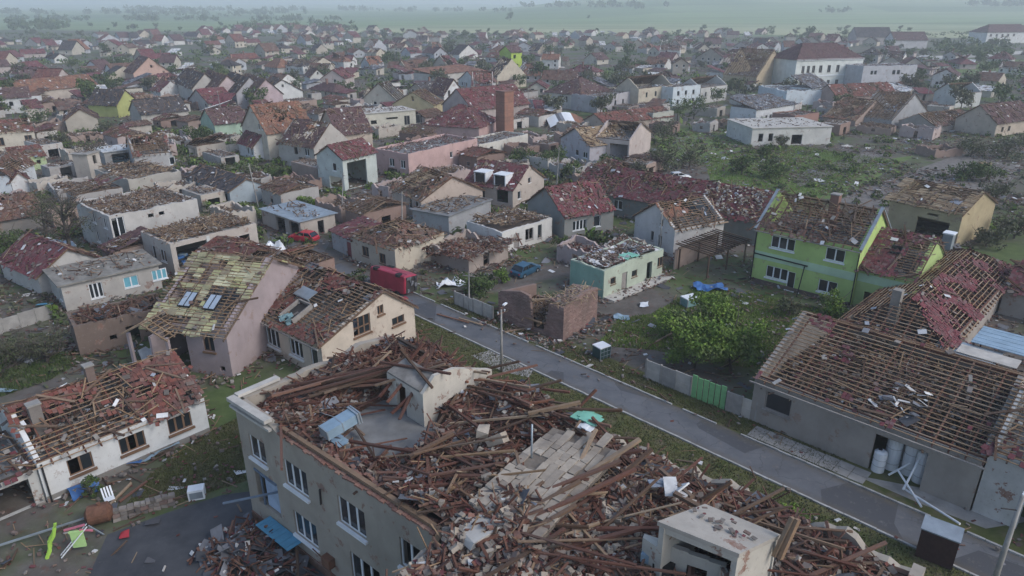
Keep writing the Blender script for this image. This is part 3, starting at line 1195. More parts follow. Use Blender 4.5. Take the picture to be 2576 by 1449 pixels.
def make_tree(name, label, loc, ht, cr, leaves, leafsize, mat='leaf', bare=0.0, group=None, cat='tree', trunk_r=0.16, lobes=7, low=0.35, sq=0.75):
    t = root(name, label, cat, loc, random.uniform(0, 6.28), group)
    segs, tips = [], []
    top = np.array([random.uniform(-0.3, 0.3), random.uniform(-0.3, 0.3), ht * 0.62])
    p = np.zeros(3)
    k = 3
    for i in range(k):
        q = top * (i + 1) / k + np.array([random.uniform(-0.12, 0.12), random.uniform(-0.12, 0.12), 0])
        segs.append((p, q, trunk_r * (1 - 0.22 * i), trunk_r * (1 - 0.22 * (i + 1))))
        p = q
    nb = 7 + int(8 * bare)
    for i in range(nb):
        f = random.uniform(low, 1.0)
        b0 = top * f
        a = random.uniform(0, 6.28)
        ln = cr * random.uniform(0.6, 1.0)
        b1 = b0 + np.array([math.cos(a) * ln * 0.6, math.sin(a) * ln * 0.6, ln * random.uniform(0.25, 0.7)])
        b2 = b1 + np.array([math.cos(a + 0.4) * ln * 0.45, math.sin(a + 0.4) * ln * 0.45, ln * random.uniform(0.1, 0.5)])
        segs.append((b0, b1, trunk_r * 0.38, trunk_r * 0.22))
        segs.append((b1, b2, trunk_r * 0.22, trunk_r * 0.06))
        tips.append(b1)
        tips.append(b2)
        if bare > 0:
            for _ in range(int(4 * bare)):
                d = np.array([random.uniform(-1, 1), random.uniform(-1, 1), random.uniform(-0.2, 1)])
                segs.append((b1 + (b2 - b1) * random.random(), b1 + (b2 - b1) * random.random() + d * cr * 0.35, trunk_r * 0.12, trunk_r * 0.03))
    tubes('trunk', segs, M['bark'], t, 5)
    if leaves:
        bl = [(0, 0, ht * 0.62, cr * 0.62)]
        for i in range(lobes):
            a = 6.28 * i / lobes + random.uniform(-0.4, 0.4)
            rr = cr * random.uniform(0.35, 0.75)
            bl.append((math.cos(a) * rr, math.sin(a) * rr, ht * random.uniform(low, 0.92), cr * random.uniform(0.25, 0.48)))
        V, F = leaf_cloud(leaves, bl, leafsize, sq)
        V[:, 2] = np.maximum(V[:, 2], 0.05)
        obj('crown', quad_mesh('crown', V, F), M[mat], t)
    return t


def grass_patch(name, pts_fn, n, hgt, mat, label=None):
    """blades as thin triangles; pts_fn(n) -> x, y"""
    x, y = pts_fn(n)
    n = len(x)
    a = rng.uniform(0, 6.28, n)
    wv = rng.uniform(0.02, 0.06, n)
    h = hgt * rng.uniform(0.4, 1.2, n)
    lean = rng.normal(0, 0.4, (n, 2)) * h[:, None]
    dx, dy = np.cos(a) * wv, np.sin(a) * wv
    V = np.stack([np.stack([x - dx, y - dy, np.full(n, 0.005)], 1), np.stack([x + dx, y + dy, np.full(n, 0.005)], 1),
                  np.stack([x + lean[:, 0], y + lean[:, 1], h], 1)], 1).reshape(-1, 3)
    o = obj(name, quad_mesh(name, V, np.arange(n * 3).reshape(-1, 3)), M[mat])
    o['kind'] = 'stuff'
    return tag(o, label, 'grass')

# ------------------------------------------------------------------ terrain
def sstep(a, b, x):
    t = np.clip((np.asarray(x, float) - a) / (b - a), 0, 1)
    return t * t * (3 - 2 * t)


def gz(x, y):
    right = sstep(-500, 300, np.asarray(x, float) - 0.1 * np.asarray(y, float))
    z = sstep(900, 3200, y) * (10 + 62 * right) + sstep(3800, 6500, y) * (22 + 40 * right)
    return z + sstep(900, 1500, y) * 5 * (vnoise(np.asarray(x) / 500.0, np.asarray(y) / 700.0, 3) - 0.5)


ys = np.concatenate([np.linspace(-60, 900, 20), np.linspace(950, 3500, 52), np.linspace(3650, 9000, 26)])
xs = np.concatenate([np.linspace(-8000, -1300, 14), np.linspace(-1200, 2200, 50), np.linspace(2400, 8000, 14)])
Xg, Yg = np.meshgrid(xs, ys, indexing='ij')
V = np.stack([Xg, Yg, gz(Xg, Yg)], -1).reshape(-1, 3)
ii, jj = np.meshgrid(np.arange(len(xs) - 1), np.arange(len(ys) - 1), indexing='ij')
a_ = ii * len(ys) + jj
F = np.stack([a_, a_ + len(ys), a_ + len(ys) + 1, a_ + 1], -1).reshape(-1, 4)
g_ = obj('ground', quad_mesh('ground', V, F), M['ground'])
g_.data.polygons.foreach_set('use_smooth', [True] * len(g_.data.polygons))
tag(g_, kind='structure')

# ------------------------------------------------------------------ street
A = Vector((math.sin(math.radians(-45.3)), math.cos(math.radians(-45.3)), 0))     # up the street
B = Vector((A.y, -A.x, 0))                                                      # across it, to the right
E0 = at(1900, 1190)
E1 = at(1585, 975)
road_w = (E1 - E0).dot(B)


def st(a, b, z=0.0):
    """street coordinates: a metres up the street from E0, b metres to the right of the near kerb"""
    p = E0 + A * a + B * b
    return Vector((p.x, p.y, z))


a_end = (at(1010, 745) - E0).dot(A)
print('road width', road_w, 'a_end', a_end)
sheet('road', [st(-45, 0), st(-45, road_w), st(a_end, road_w), st(a_end + 14, road_w + 0.6), st(a_end + 14, -1.0), st(a_end, 0)], 0.012, M['asphalt'])
# kerbs of single stones
for side, b0 in (('kerb', -0.17), ('kerb', road_w + 0.02)):
    k = bpy.data.objects.new('kerb', None)
    COL.objects.link(k)
    k['kind'] = 'structure'
    for i in range(-32, int(a_end) + 2):
        if b0 > 0 and random.random() < 0.12:
            continue
        p = st(i + 0.5 + random.uniform(-0.01, 0.01), b0 + 0.075 + random.uniform(-0.015, 0.015), 0.05 + random.uniform(-0.015, 0.01))
        an = math.atan2(A.y, A.x) + random.uniform(-0.015, 0.015)
        R = np.array([[math.cos(an), -math.sin(an), 0], [math.sin(an), math.cos(an), 0], [0, 0, 1]])
        piece('kerb_stone', M['kerb'], p, (0.97, 0.15, 0.14), R, k, 0.03)
# grass strips and pavement
sheet('grass_verge', [st(-45, -9), st(-45, -0.18), st(a_end - 1, -0.18), st(a_end - 1, -4.0), st(8, -6.5)], 0.006, M['lawn'])
sheet('roadside_strip', [st(-45, road_w + 0.18), st(-45, road_w + 3.2), st(a_end - 3, road_w + 3.0), st(a_end - 3, road_w + 0.18)], 0.006, M['lawn'])
# slab path in front of the warehouse
pv = bpy.data.objects.new('slab_path', None)
COL.objects.link(pv)
pv['kind'] = 'structure'
p0, p1 = at(1905, 1072), at(2215, 1200)
d_ = (p1 - p0)
n_ = int(d_.length / 1.05)
d_.normalize()
q_ = Vector((d_.y, -d_.x, 0))
if q_.y > 0:
    q_ = -q_
an = math.atan2(d_.y, d_.x)
for i in range(n_):
    for j in range(2):
        p = p0 + d_ * (i * 1.05 + 0.5) + q_ * (j * 0.85 + 0.45)
        a2 = an + random.uniform(-0.02, 0.02)
        R = np.array([[math.cos(a2), -math.sin(a2), 0], [math.sin(a2), math.cos(a2), 0], [0, 0, 1]])
        piece('paving_slab', M['concrete'], (p.x, p.y, 0.03 + random.uniform(-0.01, 0.012)), (1.01, 0.81, 0.07), R, pv, 0.03)
# concrete driveways over the near verge and across the road
sheet('driveway', [at(1185, 895), at(1262, 872), at(1345, 925), at(1330, 950), at(1265, 935)], 0.011, M['concrete'])
sheet('driveway', [at(1290, 843), at(1375, 836), at(1412, 862), at(1372, 872)], 0.011, M['concrete'])
sheet('driveway', [at(2150, 1195), at(2310, 1265), at(2480, 1330), at(2600, 1310), at(2480, 1270), at(2330, 1230)], 0.011, M['concrete'])
sheet('courtyard', [at(660, 570), at(742, 540), at(830, 610), at(800, 660), at(700, 650)], 0.008, M['asphalt'])
sheet('yard', [at(270, 1345), at(420, 1290), at(560, 1245), at(640, 1235), at(760, 1400), at(900, 1500), at(200, 1500)], 0.008, M['asphalt_dark'])
sheet('lawn', [at(1500, 870), at(1560, 800), at(1640, 790), at(1760, 720), at(1880, 735), at(2140, 800), at(2010, 850), at(1900, 930), at(1640, 880)], 0.007, M['lawn'])
sheet('lawn', [at(300, 1290), at(380, 1190), at(520, 1090), at(600, 1050), at(620, 1210), at(420, 1275)], 0.007, M['lawn'])
sheet('lawn', [at(1770, 395), at(1990, 365), at(2230, 400), at(2060, 500), at(1800, 500)], 0.02, M['meadow'])
for pts in ([(1990, 440), (2210, 375), (2240, 385), (2010, 470)], [(2100, 500), (2420, 385), (2576, 420), (2450, 560), (2200, 560)]):
    sheet('dirt_yard', [at(*p) for p in pts], 0.024, M['gravel'])
sheet('dirt_road', [at(2280, 146), at(2576, 128), at(2576, 136), at(2350, 152)], 0.15, M['concrete_light'])
sheet('crop_field', [at(800, 84), at(1200, 84), at(1900, 88), at(2600, 100), at(2600, 84), at(1900, 72), at(850, 76)], 0.4,
      plain('pale stubble field', (0.34, 0.36, 0.20), 0.95, var=0.15, nscale=0.01))

sheet('meadow', [at(1640, 330), at(1850, 310), at(1860, 345), at(1900, 372), at(1770, 395), at(1680, 420)], 0.016, M['meadow'])
sheet('meadow', [at(2060, 500), at(2230, 400), at(2300, 392), at(2200, 450), at(2120, 500)], 0.016, M['meadow'])
sheet('meadow', [at(2290, 162), at(2576, 150), at(2600, 200), at(2400, 190)], 0.1, M['meadow'])
sheet('meadow', [at(500, 430), at(600, 400), at(720, 440), at(760, 490), at(650, 480)], 0.016, M['meadow'])

# ------------------------------------------------------------------ the big ruin in front
HB = 8.2
b1 = House('ruined_building', 'long two-storey grey rendered building in front with its roof gone and timbers heaped on top', (590, 1018), HB,
           hd=40, Lx=34.0, Ly=12.2, h=HB, wall=(0.36, 0.325, 0.275), lod=0, cat='building', dirt=0.55, th=0.45)
# its own axes: x runs along the long wall towards the camera, y across to the street
b1.rz = math.atan2(math.cos(math.radians(130)), math.sin(math.radians(130)))
b1.root.rotation_euler[2] = b1.rz
b1.x = Vector((math.cos(b1.rz), math.sin(b1.rz), 0))
b1.y = Vector((-math.sin(b1.rz), math.cos(b1.rz), 0))
WX = 17.2                       # where the side wing begins
wins = []
for s, z, st_, wd, ht in ((1.9, 5.1, 'w2x', 1.7, 1.6), (5.7, 4.85, 'w3', 2.2, 1.75), (10.6, 4.85, 'w3', 2.2, 1.75), (15.4, 4.85, 'w3x', 2.2, 1.75),
                          (6.0, 1.5, 'w3', 2.2, 1.7), (11.3, 1.4, 'w3xx', 2.4, 1.85), (16.2, 1.5, 'w3', 2.2, 1.7)):
    wins.append(('R', s, z, wd, ht, st_))
wins.append(('R', 2.3, 1.75, 2.4, 2.5, 'hole'))
jb = [(0, HB + 0.1), (0.6, HB + 0.45), (3.0, HB + 0.3), (4.0, HB + 0.05), (4.6, HB - 0.25), (5.5, HB - 0.1), (34, HB - 0.1)]
lt = [(0, HB + 0.5), (3, HB + 0.35), (5, HB + 0.55), (7.5, HB + 0.2), (9.0, HB + 0.7), (12.2, HB + 0.2)]
b1.walls(None, wins=wins, tops={'R': jb, 'L': lt}, jag={'B': 1.5, 'L': 0.25}, sides='RLBF')
b1.floor(HB - 0.75, 'slab', 0.46)
b1.floor(4.4, 'slab', 0.46, 'storey_floor')
# plinth and cornice
b = Buf()
b.span(0.0, WX, -0.08, -0.003, -0.6, 0.55)
b.build('plinth', [plaster((0.20, 0.12, 0.09), 0.5)], b1.root)
b = Buf()
b.span(-0.25, 3.9, -0.22, 0.10, HB - 0.15, HB - 0.003)
b.span(-0.25, 3.7, -0.30, 0.18, HB + 0.3, HB + 0.52)
b.span(-0.25, 0.2, 0.2, 3.0, HB + 0.42, HB + 0.6)
b.build('cornice', [M['concrete_light']], b1.root)
piece_bar('wall_plate', M['wood_pale'], (4.3, 0.30, HB + 0.12), (17.0, 0.24, HB + 0.10), 0.24, 0.2, b1.root, jit=0.05)
b = Buf()
for x in np.arange(4.6, 17, 0.31):
    b.box((x, 0.02 + random.uniform(-0.05, 0.1), HB - 0.06), (0.14, 0.12, 0.05), random.uniform(-0.15, 0.15))
for x in np.arange(4.4, 17, 0.27):
    b.box((x, 0.62 + random.uniform(-0.15, 0.15), HB - 0.02), (0.13, 0.1, 0.05), random.uniform(-0.4, 0.4))
b.build('wall_top_brick', [M['brick']], b1.root, 'stuff')
# side wing towards the camera
b = Buf()
wing_top = [(0, HB - 0.1), (1.2, HB + 0.1), (2.4, HB - 0.25), (3.6, HB - 0.05), (5.0, HB - 0.4), (6.5, HB - 0.9)]
wall_face(b, 6.0, wing_top, [(1.4, 3.0, 4.6, 6.2)], 0.4, lambda s, d, z: (WX + d, -s, z), False)
wall_face(b, 16.0, [(0, HB - 0.9), (3, HB - 0.4), (16, HB - 0.5)], [], 0.4, lambda s, d, z: (WX + s, -6.0 + d, z), False)
b.build('wing_wall', [b1.wallm], b1.root)
b = Buf()
b.span(WX + 0.41, 33.5, -5.6, 0.0, HB - 1.0, HB - 0.76)
b.build('wing_floor', [M['slab']], b1.root)


def ztop(x, y):
    """surface of the heap on top of the ruin"""
    x, y = np.asarray(x, float), np.asarray(y, float)
    z = HB - 0.75 + 0.9 * vnoise(x / 2.8, y / 2.2, 4) ** 1.5 + 0.35 * vnoise(x / 0.9, y / 0.9, 6)
    z += 1.0 * np.exp(-((x - 19) ** 2 / 30 + (y - 3.5) ** 2 / 14)) + 0.9 * np.exp(-((x - 4.5) ** 2 / 12 + (y - 9.5) ** 2 / 8)) + 0.8 * np.exp(-((x - 14) ** 2 / 20 + (y - 10.5) ** 2 / 5))
    hole = np.exp(-(((x - 8.0) / 2.9) ** 4 + ((y - 5.0) / 2.4) ** 4))
    return np.where(hole > 0.3, HB - 0.78, z - hole * 0.5)


heapm = pieces('heap earth', [(0.10, 0.065, 0.05), (0.14, 0.085, 0.065)], nscale=2.5)
mound(b1.root, 'heap', (0.5, 33.5), (0.5, 11.7), ztop, heapm, 0.4)
mound(b1.root, 'heap', (WX + 0.5, 33.5), (-5.7, 0.45), ztop, heapm, 0.4)
floor_free = lambda x, y: ~((((x - 8.0) / 3.0) ** 4 + ((y - 5.0) / 2.5) ** 4) < 0.9)
heap(b1.root, 9000, (0.6, 33), (0.6, 11.6), ztop, [(M['tile_red'], 6, K_TILE), (M['wood_dark'], 2.2, K_LATH), (M['wood_dark'], 1.8, K_PLANK), (M['rubble'], 1.5, K_CHUNK), (M['block'], 0.35, K_CHUNK), (M['wood'], 1.0, K_PLANK), (M['batten'], 0.4, K_LATH), (M['felt'], 0.25, K_SHEET), (M['litter'], 0.14, K_BIT)], 'rubble', 1.0, 0.35, floor_free)
heap(b1.root, 8000, (17.5, 33), (-5.6, 9), ztop, [(M['rubble'], 3.6, K_CHUNK), (M['block'], 1.8, K_CHUNK), (M['tile_wine'], 4.0, K_TILE), (M['wood_dark'], 1.8, K_PLANK), (M['batten'], 0.8, K_LATH), (M['brick'], 0.5, K_CHUNK), (M['litter'], 0.3, K_BIT)], 'rubble', 1.05, 0.4)
heap(b1.root, 1500, (0.6, 7), (7, 11.8), ztop, [(M['tile_red'], 4, K_TILE), (M['wood_dark'], 2, K_PLANK), (M['tile_orange'], 0.6, K_TILE)], 'rubble', 1.0, 0.4)


def b1p(px, py, z):
    return np.array(b1.loc(px, py, z))


def timber(a, b_, z0, z1, wd=0.17, ht=0.15, mat='wood_dark'):
    """roof timber of the ruin whose two ends lie at these photo points, z0 and z1 above the street"""
    piece_bar('roof_timber', M[mat], b1p(*a, z0), b1p(*b_, z1), wd, ht, b1.root, jit=0.06)


# timbers that can be made out one by one
for q in (((1108, 1195), (1480, 1208), 8.9, 9.3), ((1480, 1190), (1610, 1105), 9.3, 10.3, 0.2, 0.16, 'wood_pale'), ((1440, 1200), (1500, 1080), 9.0, 9.9, 0.16, 0.14, 'wood_pale'),
          ((1160, 1320), (1560, 1160), 8.9, 9.7), ((1200, 1370), (1600, 1180), 8.9, 9.8), ((1310, 1350), (1450, 1270), 9.0, 9.5, 0.17, 0.15, 'wood'),
          ((1550, 1210), (1640, 1130), 9.5, 10.3, 0.18, 0.15, 'wood'), ((1330, 1040), (1460, 1012), 9.4, 10.2, 0.2, 0.16, 'wood_pale'), ((1430, 1030), (1565, 1032), 9.3, 9.6, 0.16, 0.14, 'wood'),
          ((1455, 1025), (1500, 980), 9.2, 10.3, 0.15, 0.13), ((1490, 1050), (1545, 1110), 9.6, 9.2, 0.13, 0.12), ((1395, 1040), (1490, 1070), 9.2, 9.1, 0.15, 0.13),
          ((1040, 1010), (1100, 930), 8.6, 10.2, 0.18, 0.15), ((985, 1040), (1095, 940), 8.4, 10.1, 0.16, 0.14), ((1000, 850), (1070, 890), 9.5, 9.3, 0.2, 0.17, 'wood'),
          ((1660, 1180), (1740, 1250), 9.3, 9.6, 0.18, 0.16, 'wood'), ((1765, 1258), (1840, 1212), 8.6, 9.8, 0.16, 0.14, 'wood'), ((1695, 1240), (1760, 1275), 9.7, 9.5, 0.22, 0.16, 'wood'),
          ((1265, 1005), (1370, 1085), 8.9, 9.0, 0.16, 0.14), ((1130, 1020), (1210, 1080), 8.6, 8.8, 0.14, 0.13), ((880, 1110), (1120, 1150), 8.5, 8.6, 0.15, 0.13), ((1030, 1150), (1140, 1090), 8.7, 8.9, 0.2, 0.17, 'wood'),
          ((1050, 1290), (1180, 1200), 8.4, 8.9, 0.12, 0.1, 'batten'), ((1120, 1280), (1190, 1300), 8.6, 8.7, 0.12, 0.1, 'batten'), ((1075, 1400), (1112, 1338), 8.2, 8.3, 0.3, 0.25, 'batten'),
          ((1300, 1300), (1460, 1210), 9.2, 9.5, 0.17, 0.14, 'wood'), ((1240, 1240), (1265, 1180), 8.9, 9.2, 0.14, 0.12, 'wood_pale'), ((1500, 1330), (1700, 1330), 9.0, 9.2, 0.16, 0.14),
          ((1380, 1390), (1610, 1330), 8.6, 9.2, 0.18, 0.16), ((1290, 1420), (1420, 1330), 8.5, 9.0, 0.16, 0.14)):
    timber(*q)
# rafters of the far slope, collapsed in a fan towards the corner
for i in range(34):
    f = i / 33
    a = (700 + 330 * f + random.uniform(-25, 25), 985 - 55 * f + random.uniform(-18, 26))
    c = (960 + 170 * f + random.uniform(-30, 30), 905 + 45 * f + random.uniform(-25, 30))
    timber(a, c, 8.5 + random.uniform(-0.1, 0.3), 9.2 + random.uniform(-0.2, 0.5), random.uniform(0.1, 0.17), 0.13, random.choice(['wood_dark', 'wood_dark', 'wood']))
for i in range(26):
    x0 = random.uniform(1040, 1420)
    y0 = 900 + (x0 - 1040) * 0.33 + random.uniform(-25, 30)
    an = random.uniform(-0.5, 0.9)
    ln = random.uniform(50, 150)
    timber((x0, y0), (x0 + ln * math.cos(an), y0 + ln * math.sin(an) * 0.6), 9.0 + random.uniform(-0.2, 0.3), 9.3 + random.uniform(-0.2, 0.5), random.uniform(0.1, 0.17), 0.12, random.choice(['wood_dark', 'wood', 'wood_pale', 'tile_orange']))
for i in range(150):
    x0, y0 = random.uniform(2, 32), random.uniform(0.5, 11)
    if not floor_free(np.array([x0]), np.array([y0]))[0]:
        continue
    an, ln = random.gauss(0.6, 0.9), random.choice([random.uniform(1.0, 3.0), random.uniform(3.0, 6.0)])
    x1, y1 = x0 + math.cos(an) * ln, y0 + math.sin(an) * ln
    if not (0.3 < x1 < 33 and -3 < y1 < 12):
        continue
    piece_bar('roof_timber', M[random.choice(['wood_dark', 'wood_dark', 'wood', 'wood_dark', 'wood_pale'])], (x0, y0, float(ztop(x0, y0)) + random.uniform(0.1, 0.3)),
              (x1, y1, float(ztop(x1, y1)) + random.uniform(0.1, 0.9)), random.uniform(0.08, 0.17), random.uniform(0.05, 0.14), b1.root, jit=0.12)
for i in range(34):
    x0, y0 = random.uniform(9, 31), random.uniform(0.8, 11)
    an, ln = random.gauss(0.75, 0.5) + random.choice([0, 0, 3.14]), random.uniform(3.2, 6.5)
    x1, y1 = x0 + math.cos(an) * ln, y0 + math.sin(an) * ln
    if not (8 < x1 < 33 and -3 < y1 < 12.8) or not floor_free(np.array([(x0 + x1) / 2]), np.array([(y0 + y1) / 2]))[0]:
        continue
    piece_bar('roof_timber', M[random.choice(['wood', 'wood_pale', 'wood', 'batten', 'wood_dark'])], (x0, y0, float(ztop(x0, y0)) + 0.25), (x1, y1, float(ztop(x1, y1)) + random.uniform(0.3, 1.5)), random.uniform(0.07, 0.14), random.uniform(0.05, 0.11), b1.root, jit=0.16)
# fallen sheet of pale masonry: courses of big blocks, cracked apart
c0, c1, c2 = b1p(1180, 1285, 8.9), b1p(1330, 1360, 8.9), b1p(1450, 1130, 9.2)
u_ = (c1 - c0) / np.linalg.norm(c1 - c0)
v_ = c2 - c0
v_ -= u_ * np.dot(v_, u_)
Lv_ = np.linalg.norm(v_)
v_ /= Lv_
nn_ = np.cross(u_, v_)
Lu_ = 3.9
zb = lambda i, j: 0.22 + 0.10 * math.sin(j * 0.7) - 0.06 * ((i - 4) / 4) ** 2
base = Buf()
for i in range(9):
    for j in np.arange(0.2, Lv_ + 0.3, 0.6):
        cc = c0 + u_ * (i * 0.44) + v_ * (j + 0.3)
        cc[2] += zb(i, j) - 0.12
        base.boxes([cc], [(0.24, 0.33, 0.07)], np.stack([u_, v_, nn_], 1)[None])
base.build('mortar_bed', [pieces('crumbled mortar', [(0.17, 0.145, 0.12), (0.23, 0.20, 0.165)])], b1.root)
for i in range(9):
    j = random.uniform(-0.2, 0.5)
    end = Lv_ + random.uniform(-0.2, 0.8)
    while j < end:
        ln = random.choice([random.uniform(0.25, 0.5), random.uniform(0.5, 1.0), random.uniform(0.9, 1.8)])
        gap = random.choice([0.02, 0.03, 0.05, 0.12])
        cc = c0 + u_ * (i * 0.44 + random.uniform(-0.02, 0.02)) + v_ * (j + ln / 2)
        cc[2] += zb(i, j + ln / 2) + random.uniform(-0.02, 0.025)
        R = np.stack([u_, v_, nn_], 1) @ np.array(rots_small(1, 0.03)[0])
        tl_ = random.gauss(0, 0.035)
        R = R @ np.array([[1, 0, 0], [0, math.cos(tl_), -math.sin(tl_)], [0, math.sin(tl_), math.cos(tl_)]])
        if random.random() > 0.12:
            piece('block', M['block'], cc, (random.choice([0.41, 0.42, 0.36]), ln - gap, 0.13), R, b1.root, 0.10)
        j += ln
for i in range(90):
    cc = b1p(random.uniform(1150, 1560), random.uniform(1080, 1380), 8.9)
    cc[2] = float(ztop(cc[0], cc[1])) + 0.2
    piece('block', M['block'], cc, (random.uniform(0.2, 0.5), random.uniform(0.15, 0.35), random.uniform(0.12, 0.22)), rots(1, 0.4)[0], b1.root, 0.15)
piece('wall_slab', M['concrete_light'], b1p(1200, 1335, 8.9), (1.3, 1.5, 0.3), rots(1, 0.15)[0], b1.root, 0.4)
piece('wall_slab', M['block'], b1p(1250, 1105, 9.0), (0.9, 0.9, 0.5), rots(1, 0.4)[0], b1.root, 0.4)
piece('wall_slab', M['block'], b1p(1215, 1085, 9.0), (0.6, 0.6, 0.4), rots(1, 0.4)[0], b1.root, 0.3)
# roofless attic room with white plaster
c0 = b1p(1068, 1075, HB - 0.75)
rx = b1p(1238, 990, HB - 0.75)
an = math.atan2(rx[1] - c0[1], rx[0] - c0[0])
Lr = float(np.hypot(rx[0] - c0[0], rx[1] - c0[1]))
b = Buf()
z0 = HB - 0.74
ca, sa_ = math.cos(an), math.sin(an)
tf1 = lambda s, d, z: (c0[0] + ca * s - sa_ * d, c0[1] + sa_ * s + ca * d, z0 + z)
wall_face(b, Lr, [(0, 2.15), (0.9, 3.0), (2.4, 2.9), (Lr, 1.7)], [], 0.25, tf1, False)
tf2 = lambda s, d, z: (c0[0] + ca * d - sa_ * s, c0[1] + sa_ * d + ca * s, z0 + z)
wall_face(b, 3.2, [(0, 2.15), (3.2, 2.2)], [(1.4, 2.3, 0.0, 1.9)], 0.22, lambda s, d, z: tf2(s + 0.26, d, z), True)
b.build('attic_room', [plaster((0.52, 0.49, 0.43), 0.5)], b1.root)
b = Buf()
v8 = [tf2(s, d, z) for s, d, z in ((0.3, 0.0, 2.16), (3.4, 0.0, 2.21), (3.2, 1.3, 2.75), (0.3, 1.3, 2.65), (0.3, 0.0, 2.28), (3.4, 0.0, 2.33), (3.2, 1.3, 2.87), (0.3, 1.3, 2.77))]
b.hexa(v8)
b.build('ceiling_slab', [plain('stained ceiling concrete', (0.27, 0.255, 0.235), 0.9, var=0.5, nscale=1.5)], b1.root)
for (s0, d0, z0_, s1, d1, z1_, mt) in ((-0.6, 1.6, 3.1, 4.4, 0.2, 2.5, 'wood_dark'), (0.4, -1.4, 1.0, 2.2, 2.6, 3.3, 'wood_dark'), (1.8, -1.2, 1.4, 2.4, 2.4, 3.2, 'wood_dark'), (3.6, -0.8, 1.6, 0.4, 2.0, 3.2, 'wood'), (-0.4, 0.4, 2.6, 3.9, 1.4, 3.1, 'wood'), (2.9, -1.0, 1.2, 3.4, 2.8, 3.2, 'wood_dark')):
    piece_bar('roof_timber', M[mt], tf2(s0, d0, z0_), tf2(s1, d1, z1_), 0.14, 0.12, b1.root, jit=0.1)
# stair tower with a sloping concrete lid
P_ = [b1p(1660, 1311, 11.2), b1p(1858, 1390, 11.1), b1p(1958, 1345, 10.3), b1p(1775, 1270, 10.4)]
Q_ = [b1p(1617, 1352, 9.75), b1p(1826, 1426, 9.6)]
dn = np.array([0, 0, 1.0])
cen = sum(P_) / 4


def slab_wall(buf, p, q, z0, inw, th=0.24):
    """wall below the line p-q, thickness towards the point inw"""
    d = (q - p) * np.array([1, 1, 0])
    d /= np.linalg.norm(d)
    n = np.array([-d[1], d[0], 0])
    if np.dot(inw - p, n) < 0:
        n = -n
    lo = lambda v: np.array([v[0], v[1], z0])
    buf.hexa([lo(p), lo(q), lo(q + n * th), lo(p + n * th), p, q, q + n * th, p + n * th])


b = Buf()
top = [v + (v - cen) * np.array([0.04, 0.04, 0]) for v in P_]
b.hexa([v - dn * 0.2 for v in top] + top)
b.build('tower_lid', [plaster((0.40, 0.375, 0.335), 0.6)], b1.root)
heap(b1.root, 26, (float(cen[0]) - 1.3, float(cen[0]) + 1.3), (float(cen[1]) - 0.7, float(cen[1]) + 0.7), lambda x, y: np.full_like(x, float(cen[2]) + 0.05), [(M['rubble'], 2, K_BIT), (M['tile_wine'], 1, K_TILE)], 'lid_rubble', 0.7, 0.1)
b = Buf()
lidb = [v - dn * 0.205 for v in P_]
slab_wall(b, lidb[1], lidb[2], 0, cen)
slab_wall(b, lidb[3], lidb[0], 0, cen)
slab_wall(b, lidb[2], lidb[3], 0, cen)
lint0, lint1 = lidb[0], lidb[1]
d_ = lint1 - lint0
b.hexa([lint0 - dn * 0.3, lint1 - dn * 0.3, lint1 - dn * 0.3 + (cen - lint1) * np.array([.1, .1, 0]), lint0 - dn * 0.3 + (cen - lint0) * np.array([.1, .1, 0]),
        lint0, lint1, lint1 + (cen - lint1) * np.array([.1, .1, 0]), lint0 + (cen - lint0) * np.array([.1, .1, 0])])
slab_wall(b, Q_[0], lidb[0] - dn * 1.1, 0, cen)
slab_wall(b, Q_[1], lidb[1] - dn * 1.2, 0, cen)
uq = Q_[1] - Q_[0]
for f0, f1, z0, z1 in ((0, 0.16, 0, 9.7), (0.16, 0.40, 9.0, 9.7), (0.40, 0.56, 0, 9.66), (0.56, 0.80, 9.1, 9.6), (0.80, 1.0, 0, 9.55), (0.16, 0.40, 0, 7.7)):
    pa, pb = Q_[0] + uq * f0, Q_[0] + uq * f1
    pa[2] = pb[2] = z1 + 0.05
    slab_wall(b, pa, pb, z0, cen)
b.build('stair_tower', [plaster((0.47, 0.45, 0.40), 0.6)], b1.root)
b = Buf()
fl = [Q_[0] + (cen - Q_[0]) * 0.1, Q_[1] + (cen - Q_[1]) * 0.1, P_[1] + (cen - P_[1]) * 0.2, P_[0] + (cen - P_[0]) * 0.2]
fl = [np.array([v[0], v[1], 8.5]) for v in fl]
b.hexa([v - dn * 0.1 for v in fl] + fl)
b.build('tower_floor', [M['dark']], b1.root)  # shade down inside the tower is put into the floor colour
pa = Q_[0] + uq * 0.3
n_ = np.array([-uq[1], uq[0], 0]) / np.linalg.norm(uq[:2])
if np.dot(cen - pa, n_) > 0:
    n_ = -n_
R = np.stack([uq / np.linalg.norm(uq), n_, np.cross(uq / np.linalg.norm(uq), n_)], 1)
R[:, 0] = [uq[0] / np.linalg.norm(uq[:2]), uq[1] / np.linalg.norm(uq[:2]), 0]
R[:, 2] = [0, 0, 1]
b = Buf()
ctr = np.array([pa[0], pa[1], 8.55]) + n_ * 0.2
b.boxes([ctr], [(0.42, 0.22, 0.42)], R[None], 0)
b.boxes([ctr + n_ * 0.222], [(0.34, 0.008, 0.34)], R[None], 1)
acb = b.build('ventilation_box', [M['black'], M['dark']], None, mat4=b1.root.matrix_basis)
tag(acb, 'black metal ventilation box fixed on the pale concrete stair tower', 'box')
b = Buf()
ctr = np.array([*(Q_[0] + uq * 0.07)[:2], 8.9]) + n_ * 0.12
b.boxes([ctr], [(0.2, 0.12, 0.2)], R[None], 0)
tag(b.build('meter_box', [M['steel_blue']], None, mat4=b1.root.matrix_basis), 'small pale blue meter box on the corner of the stair tower', 'box')
